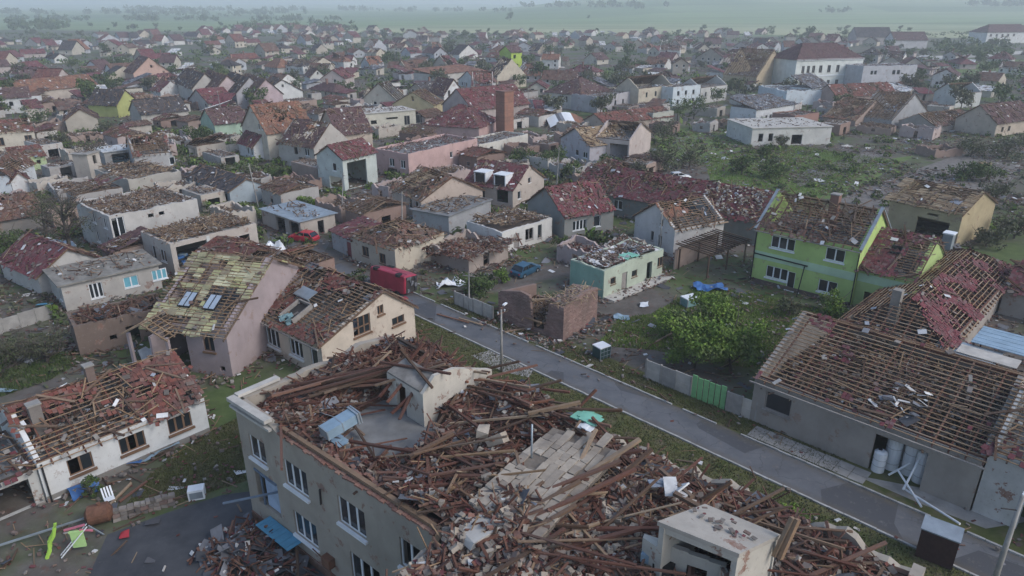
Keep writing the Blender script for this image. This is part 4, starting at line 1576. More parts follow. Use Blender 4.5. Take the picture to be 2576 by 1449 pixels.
# slipped rafters over the tower's far edge, one bundle of two
for k in range(2):
    timber((1948 + 14 * k, 1400 + 6 * k), (1995 + 12 * k, 1302 + 4 * k), 9.6, 11.3, 0.16, 0.2, 'wood_pale')
# wall fittings
b = Buf()
b.span(7.9, 8.6, -0.42, -0.01, 1.25, 1.85)
b.bar((7.9, -0.25, 1.5), (7.3, -0.5, 2.1), 0.05, 0.05)
b.bar((8.5, -0.3, 1.3), (8.9, -0.4, 0.2), 0.04, 0.04)
o = b.build('torn_lamp_bracket', [M['rust']], b1.root)
b = Buf()
b.bar((8.0, -0.06, 5.2), (8.05, -0.06, 6.2), 0.09, 0.06)
b.bar((8.05, -0.06, 6.2), (8.5, -0.3, 6.45), 0.07, 0.06)
b.build('torn_pipe', [M['dark']], b1.root)
b = Buf()
b.span(13.3, 14.2, -0.42, -0.02, 1.45, 2.2)
b.span(13.4, 14.1, -0.44, -0.423, 1.52, 2.12, 1)
o = b.build('air_conditioner', [M['white'], M['white_dirty']], b1.root)
# the torn balcony opening: blue frame and curtain, canopy below
b = Buf()
b.bar((1.15, -0.02, 4.25), (3.5, -0.05, 4.2), 0.12, 0.12)
b.bar((1.6, 0.1, 1.75), (1.6, 0.1, 4.2), 0.1, 0.1)
b.bar((1.1, -2.2, 3.0), (3.4, 0.2, 3.55), 0.1, 0.1)
b.build('torn_frame', [plain('blue grey paint', (0.14, 0.19, 0.26), 0.6, var=0.3)], b1.root)
b = Buf()
b.span(1.9, 3.3, 0.16, 0.19, 1.85, 3.9)
b.build('curtain', [plain('pale blue cloth', (0.36, 0.45, 0.58), 0.8, var=0.25)], b1.root)
b = Buf()
for i in range(12):
    b.box((2.35 + i * 0.28, -0.55, 1.28 - 0.012 * (i % 2)), (0.135, 0.5, 0.02))
b.build('canopy', [M['sky_blue']], b1.root)
b = Buf()
for (x0, y0, z0, x1, y1, z1) in ((5.4, -0.4, 1.2, 7.6, -1.9, 0.1), (5.7, -0.5, 1.0, 8.0, -2.1, 0.1)):
    b.bar((x0, y0, z0), (x1, y1, z1), 0.08, 0.1)
b.build('porch_post', [M['wood']], b1.root)
heap(b1.root, 420, (0.2, 7.5), (-4.2, -0.4), lambda x, y: 0.1 + 0.9 * np.exp(-((x - 3) ** 2 / 6 + (y + 1.6) ** 2 / 3)), [(M['wood_dark'], 2, K_PLANK), (M['tile_wine'], 2, K_TILE), (M['litter'], 1.0, K_BIT), (M['felt'], 1, K_SHEET), (M['rust'], 0.6, K_LATH)], 'porch_debris', 1.0, 0.5)
# things lying on the ruin
d_ = Buf()
c0, c1 = b1p(815, 1090, 9.0), b1p(890, 1045, 9.3)
R, cc, L_ = bar_frame(c0, c1)
d_.boxes([cc], [(L_ / 2, 0.42, 0.28)], R[None], 0)
d_.boxes([cc + R[:, 0] * L_ / 2], [(0.06, 0.5, 0.36)], R[None], 1)
d_.boxes([cc + R[:, 0] * (L_ / 2 + 0.14)], [(0.04, 0.5, 0.36)], R[None], 1)
d_.boxes([cc - R[:, 0] * L_ / 2], [(0.03, 0.44, 0.30)], R[None], 1)
d_.boxes([cc], [(0.03, 0.43, 0.29)], R[None], 1)
wmt = b1.root.matrix_basis
tag(d_.build('ventilation_duct', [M['steel_blue'], M['steel']], None, mat4=wmt), 'square light blue sheet metal duct lying on the roofless grey ruin', 'duct')
V_, F_ = [], []
c0 = b1p(1337, 1180, 8.6)
tube(V_, F_, c0, c0 + np.array([0, 0, 2.6]), 0.06, 0.05, 8)
o = obj('vent_pipe', mesh_py('vent_pipe', V_, F_, True), M['steel'], None, wmt)
tag(o, 'thin upright zinc pipe standing in the rubble of the big grey ruin', 'pipe')
for (px, py, z, m, lab, dm) in ((1480, 1050, 9.3, 'mint', 'torn mint sheet caught in the timbers at the street edge of the grey ruin', (1.6, 0.9, 0.05)),
                                (1475, 1075, 9.2, 'white', 'small white board under the mint sheet on the grey ruin', (0.9, 0.5, 0.05)),
                                (1690, 1225, 9.5, 'litter', 'crumpled grey roofing foil beside the concrete stair tower', (1.8, 0.9, 0.08)),
                                (850, 1108, 8.1, 'steel_blue', 'flat blue grey metal tray beside the square duct on the grey ruin', (1.3, 0.6, 0.06))):
    c_ = b1p(px, py, z)
    b = Buf()
    for k in range(5):
        rr = rots(1, 0.25)[0]
        b.boxes([c_ + np.array([(k - 2) * dm[0] / 6, (k % 2 - 0.5) * dm[1] * 0.3, 0.05 * (k % 3)])], [(dm[0] / 6, dm[1] / 2, dm[2] / 2)], rr[None] if m == 'litter' else np.eye(3)[None])
    tag(b.build('torn_sheet', [M[m]], None, mat4=wmt), lab, 'sheet')

# ------------------------------------------------------------------ near houses
def gutter(H, side, name='gutter'):
    b = Buf()
    if side == 'L':
        b.bar((-0.5, -0.2, H.h - 0.33), (-0.5, H.Ly + 0.2, H.h - 0.33), 0.12, 0.1)
    else:
        b.bar((-0.2, -0.5, H.h - 0.33), (H.Lx + 0.2, -0.5, H.h - 0.33), 0.12, 0.1)
    return b.build(name, [M['grey_frame']], H.root)


TILES = [(M['tile_red'], 3, K_TILE), (M['wood'], 1.6, K_PLANK), (M['rubble'], 2, K_CHUNK), (M['batten'], 0.8, K_LATH), (M['litter'], 0.3, K_BIT)]
WINES = [(M['tile_wine'], 3, K_TILE), (M['wood_dark'], 1.4, K_PLANK), (M['rubble'], 2, K_CHUNK), (M['litter'], 0.3, K_BIT)]
GREYS = [(M['rubble'], 4, K_CHUNK), (M['tile_brown'], 1.5, K_TILE), (M['wood'], 2, K_PLANK), (M['batten'], 1.5, K_LATH), (M['litter'], 0.5, K_BIT)]
WOODY = [(M['wood'], 3, K_PLANK), (M['board'], 2, K_LATH), (M['tile_brown'], 2, K_TILE), (M['rubble'], 2, K_CHUNK), (M['batten'], 2, K_LATH), (M['litter'], 0.35, K_BIT)]

# cream house with the open dormer
H = House('cream_house', 'cream gabled house beside the street with a torn red roof and open dormer', (807, 866), 3.4, r=(1069, 781), l=(632, 810), Ly=17.0, h=3.4, wall=(0.56, 0.49, 0.41), lod=0, dirt=0.28)
print('C', H.Lx, H.Ly)
H.walls('y', 40, asym=0.66, rise=2.7, wins=[('R', 4.4, 2.7, 1.9, 1.8, 'b3x'), ('R', 6.6, 3.9, 0.7, 0.9, 'b2'), ('R', 8.6, 2.2, 1.5, 0.8, 'b2'), ('L', 1.2, 0.5, 1.0, 2.0, 'w1'), ('L', 3.9, 0.9, 2.0, 1.6, 'w3x'), ('L', 7.6, 0.7, 2.2, 1.9, 'w3xx')])
H.floor(3.3)
H.roof('gable', 'y', 40, 'tile_red', [0.44, 0.55], 0.85, 0.92, felt=0.2, single=250, slid=0.2, asym=0.66, rise=2.7)
H.litter(300, 3.32)
gutter(H, 'L')
P0 = H.planes('gable', 'y', 40, 0.4, 0.25, 0.66, 2.7)[0]
R0 = np.stack([P0['e'], P0['v'], P0['n']], 1)


def on_slope(px, py, P, Hh):
    """where the line of sight through a photo point meets a roof slope"""
    a_, b_ = np.array(Hh.loc(px, py, 3.0)), np.array(Hh.loc(px, py, 6.0))
    d = b_ - a_
    t = np.dot(P['O'] - a_, P['n']) / np.dot(d, P['n'])
    return a_ + d * t


cc = on_slope(772, 744, P0, H)
b = Buf()
Rt = R0 @ np.array(rots_small(1, 0.25)[0])
b.boxes([cc + P0['n'] * 0.35], [(1.15, 0.62, 0.04)], Rt[None], 0)
b.boxes([cc + P0['n'] * 0.22 - P0['v'] * 0.5], [(1.1, 0.05, 0.2)], Rt[None], 0)
b.build('dormer_lid', [M['steel']], H.roofobj)
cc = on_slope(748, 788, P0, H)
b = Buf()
b.boxes([cc + P0['n'] * 0.10], [(0.95, 1.15, 0.02)], R0[None], 0)  # dark panel on the slope, painted as the shade inside the dormer
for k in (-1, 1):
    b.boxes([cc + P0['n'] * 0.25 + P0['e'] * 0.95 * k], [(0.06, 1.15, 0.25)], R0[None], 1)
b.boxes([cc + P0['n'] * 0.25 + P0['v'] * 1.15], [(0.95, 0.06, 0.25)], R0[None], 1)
b.build('dormer_frame_and_shade', [M['dark'], M['grey_frame']], H.roofobj)
cc = on_slope(722, 806, P0, H)
b = Buf()
for k in range(16):
    b.boxes([cc + P0['e'] * random.gauss(0, 0.55) + P0['v'] * random.gauss(0, 0.3) + P0['n'] * random.uniform(0.18, 0.45)], [(random.uniform(0.12, 0.4), random.uniform(0.08, 0.25), 0.02)], (R0 @ np.array(rots(1, 0.3)[0]))[None])
b.build('dormer_glass', [plain('pale turquoise glass', (0.25, 0.40, 0.42), 0.3, var=0.4)], H.roofobj, 'stuff')
CREAM = H
# pink house with mineral wool
H = House('pink_house', 'pink house with yellow mineral wool and two roof windows laid bare', (566, 830), 4.6, hd=-75, Lx=14.8, Ly=7.6, h=4.6, wall=(0.37, 0.31, 0.315), lod=0, dirt=0.3)
H.walls('y', 28, wins=[('L', 1.9, 2.3, 1.1, 1.7, 'b2'), ('L', 0.9, 0.5, 0.5, 0.5, 'hole'), ('L', 5.4, 0.3, 2.6, 3.6, 'hole')])
H.floor(4.5)
H.roof('gable', 'y', 28, 'tile_brown', [0.20, 0.25], 0.9, 1.0, wool=0.53, felt=0.10, single=140, over=0.9, og=0.5, scraps=0.3)
H.litter(120, 4.5)
gutter(H, 'L')
P0 = H.planes('gable', 'y', 28, 0.9, 0.5)[0]
for s in (3.1, 5.6):
    cc = P0['O'] + P0['e'] * s + P0['v'] * 3.6 + P0['n'] * 0.14
    R = np.stack([P0['e'], P0['v'], P0['n']], 1)
    b = Buf()
    b.boxes([cc], [(0.62, 0.85, 0.07)], R[None], 0)
    for k in (-1, 1):
        b.boxes([cc + R[:, 0] * k * 0.3 + R[:, 2] * 0.075], [(0.24, 0.76, 0.01)], R[None], 1)
    b.build('roof_window', [M['black'], plain('skylight glass with painted sky', (0.35, 0.42, 0.50), 0.12, var=0.15, spec=0.8)], H.roofobj)  # pale blue base colour has the sky's reflection painted in
# porch gable of the pink house
b = Buf()
V_ = [(-2.0, 4.2, 4.0), (-2.0, 9.0, 4.0), (-2.0, 6.6, 5.3), (1.6, 4.2, 4.0), (1.6, 9.0, 4.0), (1.6, 6.6, 5.3)]
for (i, j, k, l) in ((0, 2, 5, 3), (1, 2, 5, 4)):
    q = [np.array(V_[m]) for m in (i, j, k, l)]
    for s in np.linspace(0.05, 0.95, 7):
        b.bar(q[0] + (q[1] - q[0]) * s, q[3] + (q[2] - q[3]) * s, 0.07, 0.05)
    for s in np.linspace(0, 1, 5):
        b.bar(q[0] + (q[3] - q[0]) * s - np.array([0, 0, .08]), q[1] + (q[2] - q[1]) * s - np.array([0, 0, .08]), 0.09, 0.12)
b.build('porch_roof', [M['batten']], H.root)
b = Buf()
b.span(-1.7, -1.45, 4.5, 4.75, 0, 4.0)
b.span(-1.7, -1.45, 8.4, 8.65, 0, 4.0)
b.span(-1.6, 0.0, 6.3, 6.5, 0, 3.9)
b.build('porch_pillar', [H.wallm], H.root)
# white bungalow at the lower left
H = House('white_bungalow', 'long white bungalow with red tiles strewn over its broken roof and three windows', (92, 1168), 3.0, r=(513, 1001), Ly=9.0, h=3.0, wall=(0.66, 0.67, 0.66), lod=0, dirt=0.25)
print('bungalow', H.Lx)
H.walls('x', 27, wins=[('R', 2.3, 1.15, 1.5, 1.25, 'b2x'), ('R', 5.6, 1.15, 1.7, 1.25, 'b3x'), ('R', 8.9, 1.15, 1.7, 1.25, 'b3')])
H.floor(2.95)
H.roof('gable', 'x', 27, 'tile_red', [0.52, 0.3], 0.65, 0.8, felt=0.2, single=270, slid=0.22, wood='wood_dark')
H.litter(900, 2.96)
H.chimney(5.2, 4.6, 0.55, 0.55, 2.9, 6.3, M['rubble'])
H.chimney(1.2, 3.0, 0.7, 0.6, 2.9, 5.6, M['rubble'])
b = Buf()
b.span(0.02, H.Lx - 0.02, -0.07, -0.003, -0.6, 0.45)
b.build('plinth', [plaster((0.24, 0.23, 0.21), 0.6)], H.root)
b = Buf()
b.span(0.15, 0.25, -0.15, -0.05, 0, 2.9)
b.build('downpipe', [M['black']], H.root)
BUNG = H
# garage at its end
H2 = House('garage', 'low pale garage with an open dark doorway at the end of the white bungalow', tuple(H.C + H.x * -6.0 + H.y * 0.3), hd=0, Lx=5.95, Ly=6.5, h=2.5, wall=(0.48, 0.48, 0.46), lod=1, cat='garage')
H2.rz = H.rz
H2.root.rotation_euler[2] = H.rz
H2.walls(None, wins=[('R', 3.2, 0.02, 4.4, 2.05, 'hole')])
H2.floor(2.45, 'slab')
H2.roof('mono', 'B', 12, 'tile_wine', 0.5, 0.4, 0.6, felt=0.3)
H2.litter(160, 2.5)
# shed with turquoise windows and the brick ruin before it
H = House('flat_roofed_shed', 'low grey outbuilding with a mossy flat roof and turquoise windows', (152, 720), 2.9, r=(401, 668), l=(109, 683), h=2.9, wall=(0.44, 0.42, 0.39), lod=1, cat='shed')
print('N1', H.Lx, H.Ly)
H.walls(None, wins=[('R', 3.1, 0.7, 1.3, 1.7, 'w3'), ('R', 6.6, 1.0, 1.5, 1.25, 't2'), ('R', 9.6, 1.1, 1.6, 1.2, 't3'), ('L', 1.2, 1.0, 0.8, 1.0, 'w1')])
b = Buf()
b.span(-0.35, H.Lx + 0.35, -0.35, H.Ly + 0.35, 2.905, 3.05)
b.build('roof', [plain('mossy felt roof', (0.27, 0.255, 0.225), 0.95, var=0.5, nscale=1.2)], H.root)
H.litter(120, 3.06, GREYS, rise=0.02)
H = House('brick_outbuilding', 'roofless dark brick outbuilding with a black doorway in front of the turquoise windows', (184, 822), 3.1, r=(418, 768), Ly=4.2, h=3.1, wall=(0.19, 0.145, 0.12), lod=1, cat='outbuilding', dirt=0.6)
H.walls(None, jag=0.35, wins=[('R', 2.9, 0.9, 0.6, 0.5, 'hole'), ('R', 4.6, 0.0, 1.1, 1.9, 'hole'), ('R', 6.6, 1.2, 0.6, 0.5, 'hole')])
H.floor(2.5, 'soil')
H.litter(420, 2.5, [(M['wood'], 3, K_PLANK), (M['tile_brown'], 3, K_TILE), (M['wood_dark'], 2, K_PLANK), (M['felt'], 0.5, K_SHEET)], rise=0.8)

# ------------------------------------------------------------------ right of the street
H = House('warehouse', 'long grey rendered warehouse with bare battened roof beside the street', (2477, 1157), 3.9, l=(1901, 945), Lx=14.6, h=3.9, wall=(0.33, 0.305, 0.275), lod=0, cat='warehouse', dirt=0.4)
print('W1', H.Lx, H.Ly)
H.walls('y', 23, wins=[('L', H.Ly - 2.0, 1.5, 2.0, 1.5, 'g1x'), ('L', 4.6, 0.0, 3.3, 2.9, 'hole')])
H.floor(2.9, 'dark')  # floor coloured dark as the shade seen between the battens
H.roof('gable', 'y', 23, 'tile_wine', [0.24, 0.16], 1.1, 0.95, felt=0.06, single=260, bspace=0.40, bm='batten', over=0.3, og=0.1, wood='wood_dark', bw=0.075, scraps=0.2)
H.litter(2200, 2.9, [(M['tile_wine'], 3, K_TILE), (M['tile_brown'], 2.5, K_TILE), (M['rubble'], 2, K_CHUNK), (M['board'], 0.9, K_LATH), (M['wood'], 1, K_PLANK), (M['litter'], 0.12, K_BIT)], rise=0.6)
heap(H.root, 26, (0.8, 3.6), (4.2, 7.2), lambda x, y: 4.0 + 0.42 * x, [(M['litter'], 2, ((0.3, 1.3), (0.08, 0.3), (0.01, 0.03))), (M['felt'], 1, K_SHEET)], 'torn_foil', 0.8, 0.3)
gutter(H, 'L')
WH = H
# white tanks in its doorway
for i, (x, y, hh, r_, lab) in enumerate(((0.3, 5.7, 1.5, 0.42, 'short white tank nearest the wall in the warehouse doorway'), (1.3, 5.2, 2.6, 0.5, 'tall white tank at the left of the warehouse doorway'), (1.5, 4.1, 2.5, 0.5, 'tall white tank in the middle of the warehouse doorway'),
                                    (1.0, 3.3, 2.3, 0.42, 'white tank at the right jamb of the warehouse doorway'), (2.3, 4.6, 2.7, 0.5, 'white tank standing behind the others in the warehouse'))):
    w0 = H.C + H.x * x + H.y * y
    t = root('tank', lab, 'tank', w0, H.rz, 'tanks in the warehouse doorway')
    V_, F_ = [], []
    tube(V_, F_, (0, 0, 0.0), (0, 0, hh), r_, r_, 16)
    tube(V_, F_, (0, 0, hh), (0, 0, hh + 0.14), r_, r_ * 0.6, 16)
    obj('body', mesh_py('body', V_, F_), M['white'], t)
    V_, F_ = [], []
    tube(V_, F_, (0.05, 0.1, hh + 0.141), (0.05, 0.1, hh + 0.2), 0.14, 0.13, 10)
    obj('cap', mesh_py('cap', V_, F_), M['black'], t)
    for zz in (0.5, hh * 0.65):
        V_, F_ = [], []
        tube(V_, F_, (0, 0, zz), (0, 0, zz + 0.05), r_ + 0.02, r_ + 0.02, 16)
        obj('band', mesh_py('band', V_, F_), M['white_dirty'], t)
# fallen white gutter pipes at the doorway
for (a, b_, z0, z1, lab) in (((2330, 1120), (2272, 1232), 2.6, 0.3, 'white pipe leaning out of the warehouse doorway to the right'), ((2258, 1182), (2318, 1275), 0.9, 0.2, 'white pipe crossing the others in front of the doorway'),
                              ((2272, 1228), (2415, 1318), 0.25, 0.9, 'long white pipe reaching over the dark cabinet on the street'), ((2235, 1195), (2290, 1165), 0.2, 1.2, 'short white pipe at the left foot of the tanks')):
    V_, F_ = [], []
    p, q = at(*a, z0), at(*b_, z1)
    tube(V_, F_, p, q, 0.07, 0.07, 8)
    o = tag(obj('pipe', mesh_py('pipe', V_, F_), M['white']), lab, 'pipe', 'fallen white pipes')
# raw block house at the right edge
H = House('block_house', 'rough pale plastered house cut by the right edge with a dark arched gateway', tuple(WH.C + WH.y * -7.6 + WH.x * 0.1), hd=0, Lx=10, Ly=7.5, h=4.6, wall=(0.50, 0.50, 0.48), lod=1, dirt=0.7)
H.rz = WH.rz
H.root.rotation_euler[2] = WH.rz
H.walls('y', 25, wins=[('L', 3.4, 0.0, 3.4, 3.2, 'hole')])
H.floor(4.4, 'slab')
H.roof('gable', 'y', 25, 'tile_wine', [0.3, 0.5], 0.7, 0.9)
H.litter(200, 4.45, WINES)
# L-shaped roof behind the warehouse
H = House('battened_roof_house', 'long house behind the warehouse with rows of bare diagonal battens and wine red tiles', (2112, 808), 2.8, r=(2340, 635), Ly=-1, h=2.8, wall=(0.36, 0.33, 0.30), lod=0, cat='house')
H.rz += 0
W2W = 8.8
H.C = H.C - H.y * W2W
H.root.location = H.C
H.Ly = W2W
H.Lx += 1.0
print('W2', H.Lx)
H.walls(None, wins=[('B', 3, 1, 1.2, 1.2, 'g2')])
H.floor(2.4, 'dark')  # shade under the battens is put into this floor's colour
H.roof('hip', 'x', 27, 'tile_wine', [0.46, 0.16, 0.3, 0.5], 1.1, 0.95, single=200, bm='batten', bspace=0.42, wood='wood_dark', bw=0.075, scraps=0.25)
H.litter(900, 2.4, WINES, rise=0.5)
b = Buf()
b.span(3.2, 4.0, 5.0, 5.8, 2.4, 5.9)
b.build('chimney', [M['rubble']], H.root)
b = Buf()
b.span(H.Lx - 2.4, H.Lx - 1.2, 6.6, 7.6, 2.4, 5.7)
b.span(H.Lx - 2.5, H.Lx - 1.1, 6.5, 7.7, 5.7, 5.85, 1)
b.build('chimney', [M['steel'], M['white']], H.root)
W2 = H
H = House('red_wing_house', 'wine red tiled wing with a square roof hatch closing the courtyard at the right edge', tuple(W2.C + W2.x * (W2.Lx - 8.2) - W2.y * 18.2), hd=0, Lx=8.0, Ly=18.0, h=2.8, wall=(0.36, 0.33, 0.30), lod=1)
H.rz = W2.rz
H.root.rotation_euler[2] = H.rz
H.walls('y', 27)
H.floor(2.6, 'dark')  # dark floor colour paints the shade below the tiles
H.roof('gable', 'y', 27, 'tile_wine', [0.64, 0.5], 0.9, 0.95)
H.litter(400, 2.6, WINES)
b = Buf()
b.span(2.2, 3.2, 13.2, 14.2, 3.5, 5.4)
b.span(2.1, 3.3, 13.1, 14.3, 5.4, 5.5)
b.build('roof_hatch', [M['steel']], H.root)
b = Buf()
b.bar((0.0, 8.6, 3.1), (4.0, 8.6, 5.1), 0.3, 0.25)
b.build('fire_wall', [M['white_dirty']], H.root)
for (ctr, lx, ly, m, lab, z, tilt) in (((2425, 893), 5.5, 4.6, 'steel', 'grey flat sheet roof over the courtyard of the battened house', 2.6, 0.05),
                                 ((2486, 895), 1.9, 4.4, 'concrete_light', 'pale gravelled flat roof strip between the two metal roofs', 2.7, 0.0),
                                 ((2568, 868), 4.4, 6.5, 'steel_blue', 'blue grey corrugated metal roof at the right edge', 2.9, 0.06)):
    w0 = at(*ctr, z)
    t = root('flat_roof', lab, 'roof', (w0.x, w0.y, 0), W2.rz)
    b = Buf()
    n_ = max(1, int(lx / 0.42)) if m != 'concrete_light' else 1
    for i in range(n_):
        x0 = -lx / 2 + lx * i / n_
        b.span(x0, x0 + lx / n_ - (0.012 if n_ > 1 else 0), -ly / 2, ly / 2, z - 0.06 + 0.02 * (i % 2), z + 0.02 * (i % 2))
    b.build('deck', [M[m]], t)
    for sx in (-1, 1):
        for sy in (-1, 1):
            b = Buf()
            b.span(sx * (lx / 2 - 0.2) - 0.07, sx * (lx / 2 - 0.2) + 0.07, sy * (ly / 2 - 0.2) - 0.07, sy * (ly / 2 - 0.2) + 0.07, 0, z - 0.065)
            b.build('post', [M['rust']], t)
# lime green house
H = House('lime_green_house', 'two-storey lime green house with a pale band and torn red roof', (2137, 772), 0, hd=-47, Lx=9.0, Ly=11.2, h=6.6, wall=(0.42, 0.56, 0.20), lod=0, dirt=0.28)
H.walls('y', 36, wins=[('L', 2.4, 4.6, 2.0, 1.4, 'w2'), ('L', 8.1, 4.6, 2.7, 1.4, 'w3'), ('L', 2.6, 0.9, 2.0, 1.4, 'w2'), ('L', 8.3, 1.0, 2.5, 1.4, 'w3'), ('L', 6.6, 0.1, 0.9, 2.2, 'w1')])
H.floor(6.5)
H.roof('gable', 'y', 36, 'tile_brown', [0.40, 0.36], 0.75, 0.95, single=200, slid=0.2)
H.litter(350, 6.5, WINES)
H.chimney(4.6, 4.8, 0.9, 0.9, 6, 10.6, 'brick')
gutter(H, 'L')
b = Buf()
b.span(-0.03, -0.003, 0.02, H.Ly - 0.02, 2.95, 3.85)
b.build('pale_band', [plaster((0.45, 0.60, 0.42), 0.1)], H.root)
b = Buf()
b.span(-0.04, 0.0, 0.02, H.Ly - 0.02, 0.0, 0.5)
b.build('plinth', [plaster((0.13, 0.10, 0.09), 0.5)], H.root)
for (y0, nm) in ((0.0, 'downpipe'), (H.Ly, 'downpipe')):
    b = Buf()
    b.span(-0.14, -0.05, y0 - 0.05, y0 + 0.05, 0, 6.0)
    b.build(nm, [M['black']], H.root)
b = Buf()
b.bar((-0.1, 5.0, 3.4), (-0.1, H.Ly, 3.5), 0.1, 0.12)
b.bar((-0.12, 5.3, 3.3), (-1.4, 5.2, 0.1), 0.1, 0.1)
b.build('awning_frame', [M['black']], H.root)
# parapet copings of its gables
b = Buf()
for yy in (-0.12, H.Ly + 0.12):
    for s in (0, 1):
        b.bar((-0.4 if s == 0 else H.Lx + 0.4, yy, H.h - 0.1), (H.Lx / 2, yy, H.h + H.Lx / 2 * math.tan(math.radians(36)) + 0.2), 0.3, 0.18)
b.build('gable_coping', [M['steel']], H.root)
LIME = H
H = House('lime_annex', 'lower lime green annex with a dark garage door beside the lime house', tuple(LIME.C + LIME.y * -5.4 + LIME.x * 0.6), hd=0, Lx=11.0, Ly=5.35, h=4.4, wall=(0.40, 0.52, 0.21), lod=0, cat='annex', dirt=0.15)
H.rz = LIME.rz
H.root.rotation_euler[2] = H.rz
H.walls('y', 30, wins=[('L', 2.6, 0.0, 3.6, 1.9, 'hole')])
H.floor(4.3)
H.roof('gable', 'y', 30, 'tile_wine', [0.55, 0.4], 0.85, 1.0, single=140)
H.litter(120, 4.3, WINES)
b = Buf()
b.span(-0.03, 0.0, 0.02, H.Ly - 0.02, 2.9, 3.8)
b.build('pale_band', [plaster((0.45, 0.60, 0.42), 0.1)], H.root)
b = Buf()
b.span(2.9, 3.05, 2.4, 3.4, 6.0, 6.6)
b.span(2.2, 2.9, 2.4, 3.4, 5.95, 6.05)
b.build('roof_window', [M['glass']], H.roofobj)
# yellow barn behind
H = House('yellow_barn', 'ochre barn behind the lime house with split boarded roof and dark opening', (2402, 622), 0, r=(2450, 570), l=(2300, 590), h=4.6, Lx=10, Ly=9.5, wall=(0.42, 0.35, 0.22), lod=1, cat='barn', dirt=0.4)
H.walls('y', 24, wins=[('L', 3.4, 0.6, 4.2, 2.4, 'hole'), ('L', 3.6, 3.5, 1.4, 0.3, 'hole')])
H.floor(4.4)
H.roof('gable', 'y', 24, 'tile_brown', [0.3, 0.3], 0.8, 1.0, board=0.5, felt=0.18)
H.litter(240, 4.4, WOODY)
# mint house
H = House('mint_house', 'low mint green house whose roof lies in rubble behind the brick shed', (1517, 752), 0, r=(1664, 692), Ly=5.0, h=3.4, wall=(0.46, 0.52, 0.42), lod=1, dirt=0.45)
print('mint', H.Lx)
H.walls(None, jag=0.3, wins=[('R', 1.6, 1.3, 0.9, 0.8, 'b1'), ('R', 3.6, 0.1, 0.95, 2.1, 'gd'), ('R', 5.4, 1.2, 1.0, 0.8, 'b1'), ('R', 8.2, 0.1, 1.0, 2.2, 'hole'), ('R', 10.3, 1.2, 1.1, 1.2, 'b2')])
H.floor(2.6, 'soil')
H.litter(900, 2.7, [(M['tile_wine'], 3, K_TILE), (M['rubble'], 2, K_CHUNK), (M['litter'], 0.8, K_BIT), (M['wood'], 1, K_PLANK), (M['litter'], 0.4, K_SHEET)], rise=1.1)
b = Buf()
for k in range(6):
    b.box((4.2 + k * 0.42, 0.9 + 0.1 * (k % 2), 3.55 + 0.08 * math.sin(k)), (0.22, 0.75, 0.03), 0.1)
b.build('loose_roof_sheet', [M['mint']], H.root)
b = Buf()
b.span(0.1, 11.0, -1.5, -0.003, 0, 0.18)
b.build('terrace', [M['concrete_light']], H.root)
b = Buf()
b.span(-0.05, -0.003, 0.1, 4.9, 0, 3.2)
b.build('side_cladding', [plaster((0.26, 0.42, 0.34), 0.4)], H.root)
# brick shed ruin by the road
H = House('brick_shed', 'collapsed pinkish brick shed by the street with a gap between its two standing parts', (1416, 860), 0, r=(1512, 812), l=(1243, 812), h=3.5, wall=(0.28, 0.2, 0.17), lod=1, cat='shed', th=0.35)
print('brick', H.Lx, H.Ly)
lt = [(0, 3.6), (1.7, 3.5), (1.9, 2.2), (2.3, 0.5), (3.7, 0.35), (3.9, 2.6), (4.1, 3.7), (5.2, 3.9), (6.5, 3.6), (H.Ly, 3.3)]
rb = [(0, 3.5), (2, 3.8), (4, 4.0), (H.Lx, 3.7)]
brickm = M['brick_pink']


def brick_wall(Hh, wallpart, side, L, prof, mat):
    """courses of separate bricks over the wall's outer skin"""
    b = Buf()
    bh, bl = 0.16, 0.46
    for r_ in range(int(4.1 / bh)):
        for k in range(-1, int(L / bl) + 1):
            s0 = k * bl + (bl / 2 if r_ % 2 else 0)
            s1 = s0 + bl - 0.02
            s0, s1 = max(0, s0), min(L, s1)
            if s1 - s0 < 0.08:
                continue
            z0 = r_ * bh
            if z0 + bh > np.interp((s0 + s1) / 2, [p[0] for p in prof], [p[1] for p in prof]):
                continue
            d = random.uniform(0.005, 0.035)
            if side == 'R':
                b.span(s0, s1, -d, 0.02, z0, z0 + bh - 0.018)
            else:
                b.span(-d, 0.02, s0, s1, z0, z0 + bh - 0.018)
    n = b.n()
    V = np.concatenate(b.V)
    keep = np.arange(n)
    rng.shuffle(keep)
    for q in keep[:140]:
        v = V[q]
        mn, mx = v.min(0), v.max(0)
        piece('brick', mat, (mn + mx) / 2, mx - mn, np.eye(3), wallpart, 0.03)
    b2 = Buf()
    b2.V, b2.MI = [V[keep[140:]]], [np.zeros(n - 140, int)]
    b2.build('brickwork', [mat], wallpart, 'stuff')


wp = H.walls(None, tops={'L': lt, 'R': rb, 'B': [(0, 3.2), (H.Lx, 2.2)], 'F': [(0, 3.7), (3, 3.4), (3.5, 1.2), (H.Ly, 1.0)]}, mat=plaster((0.24, 0.17, 0.145), 0.5))
brick_wall(H, wp, 'L', H.Ly, lt, brickm)
brick_wall(H, wp, 'R', H.Lx, rb, brickm)
H.floor(0.3, 'soil')
b = Buf()
b.span(0.36, H.Lx - 0.36, 0.36, 1.9, 3.0, 3.3)
b.build('attic_floor', [M['soil']], H.root)
H.litter(500, 3.3, [(M['rubble'], 3, K_CHUNK), (M['board'], 3, K_LATH), (M['brick_pink'], 2, K_CHUNK)], yr=(0.1, 1.9), rise=0.5, name='loft_rubble')
H.litter(500, 0.4, [(M['wood'], 4, K_PLANK), (M['batten'], 3, K_LATH), (M['rubble'], 2, K_CHUNK)], yr=(1.9, H.Ly), rise=1.6)
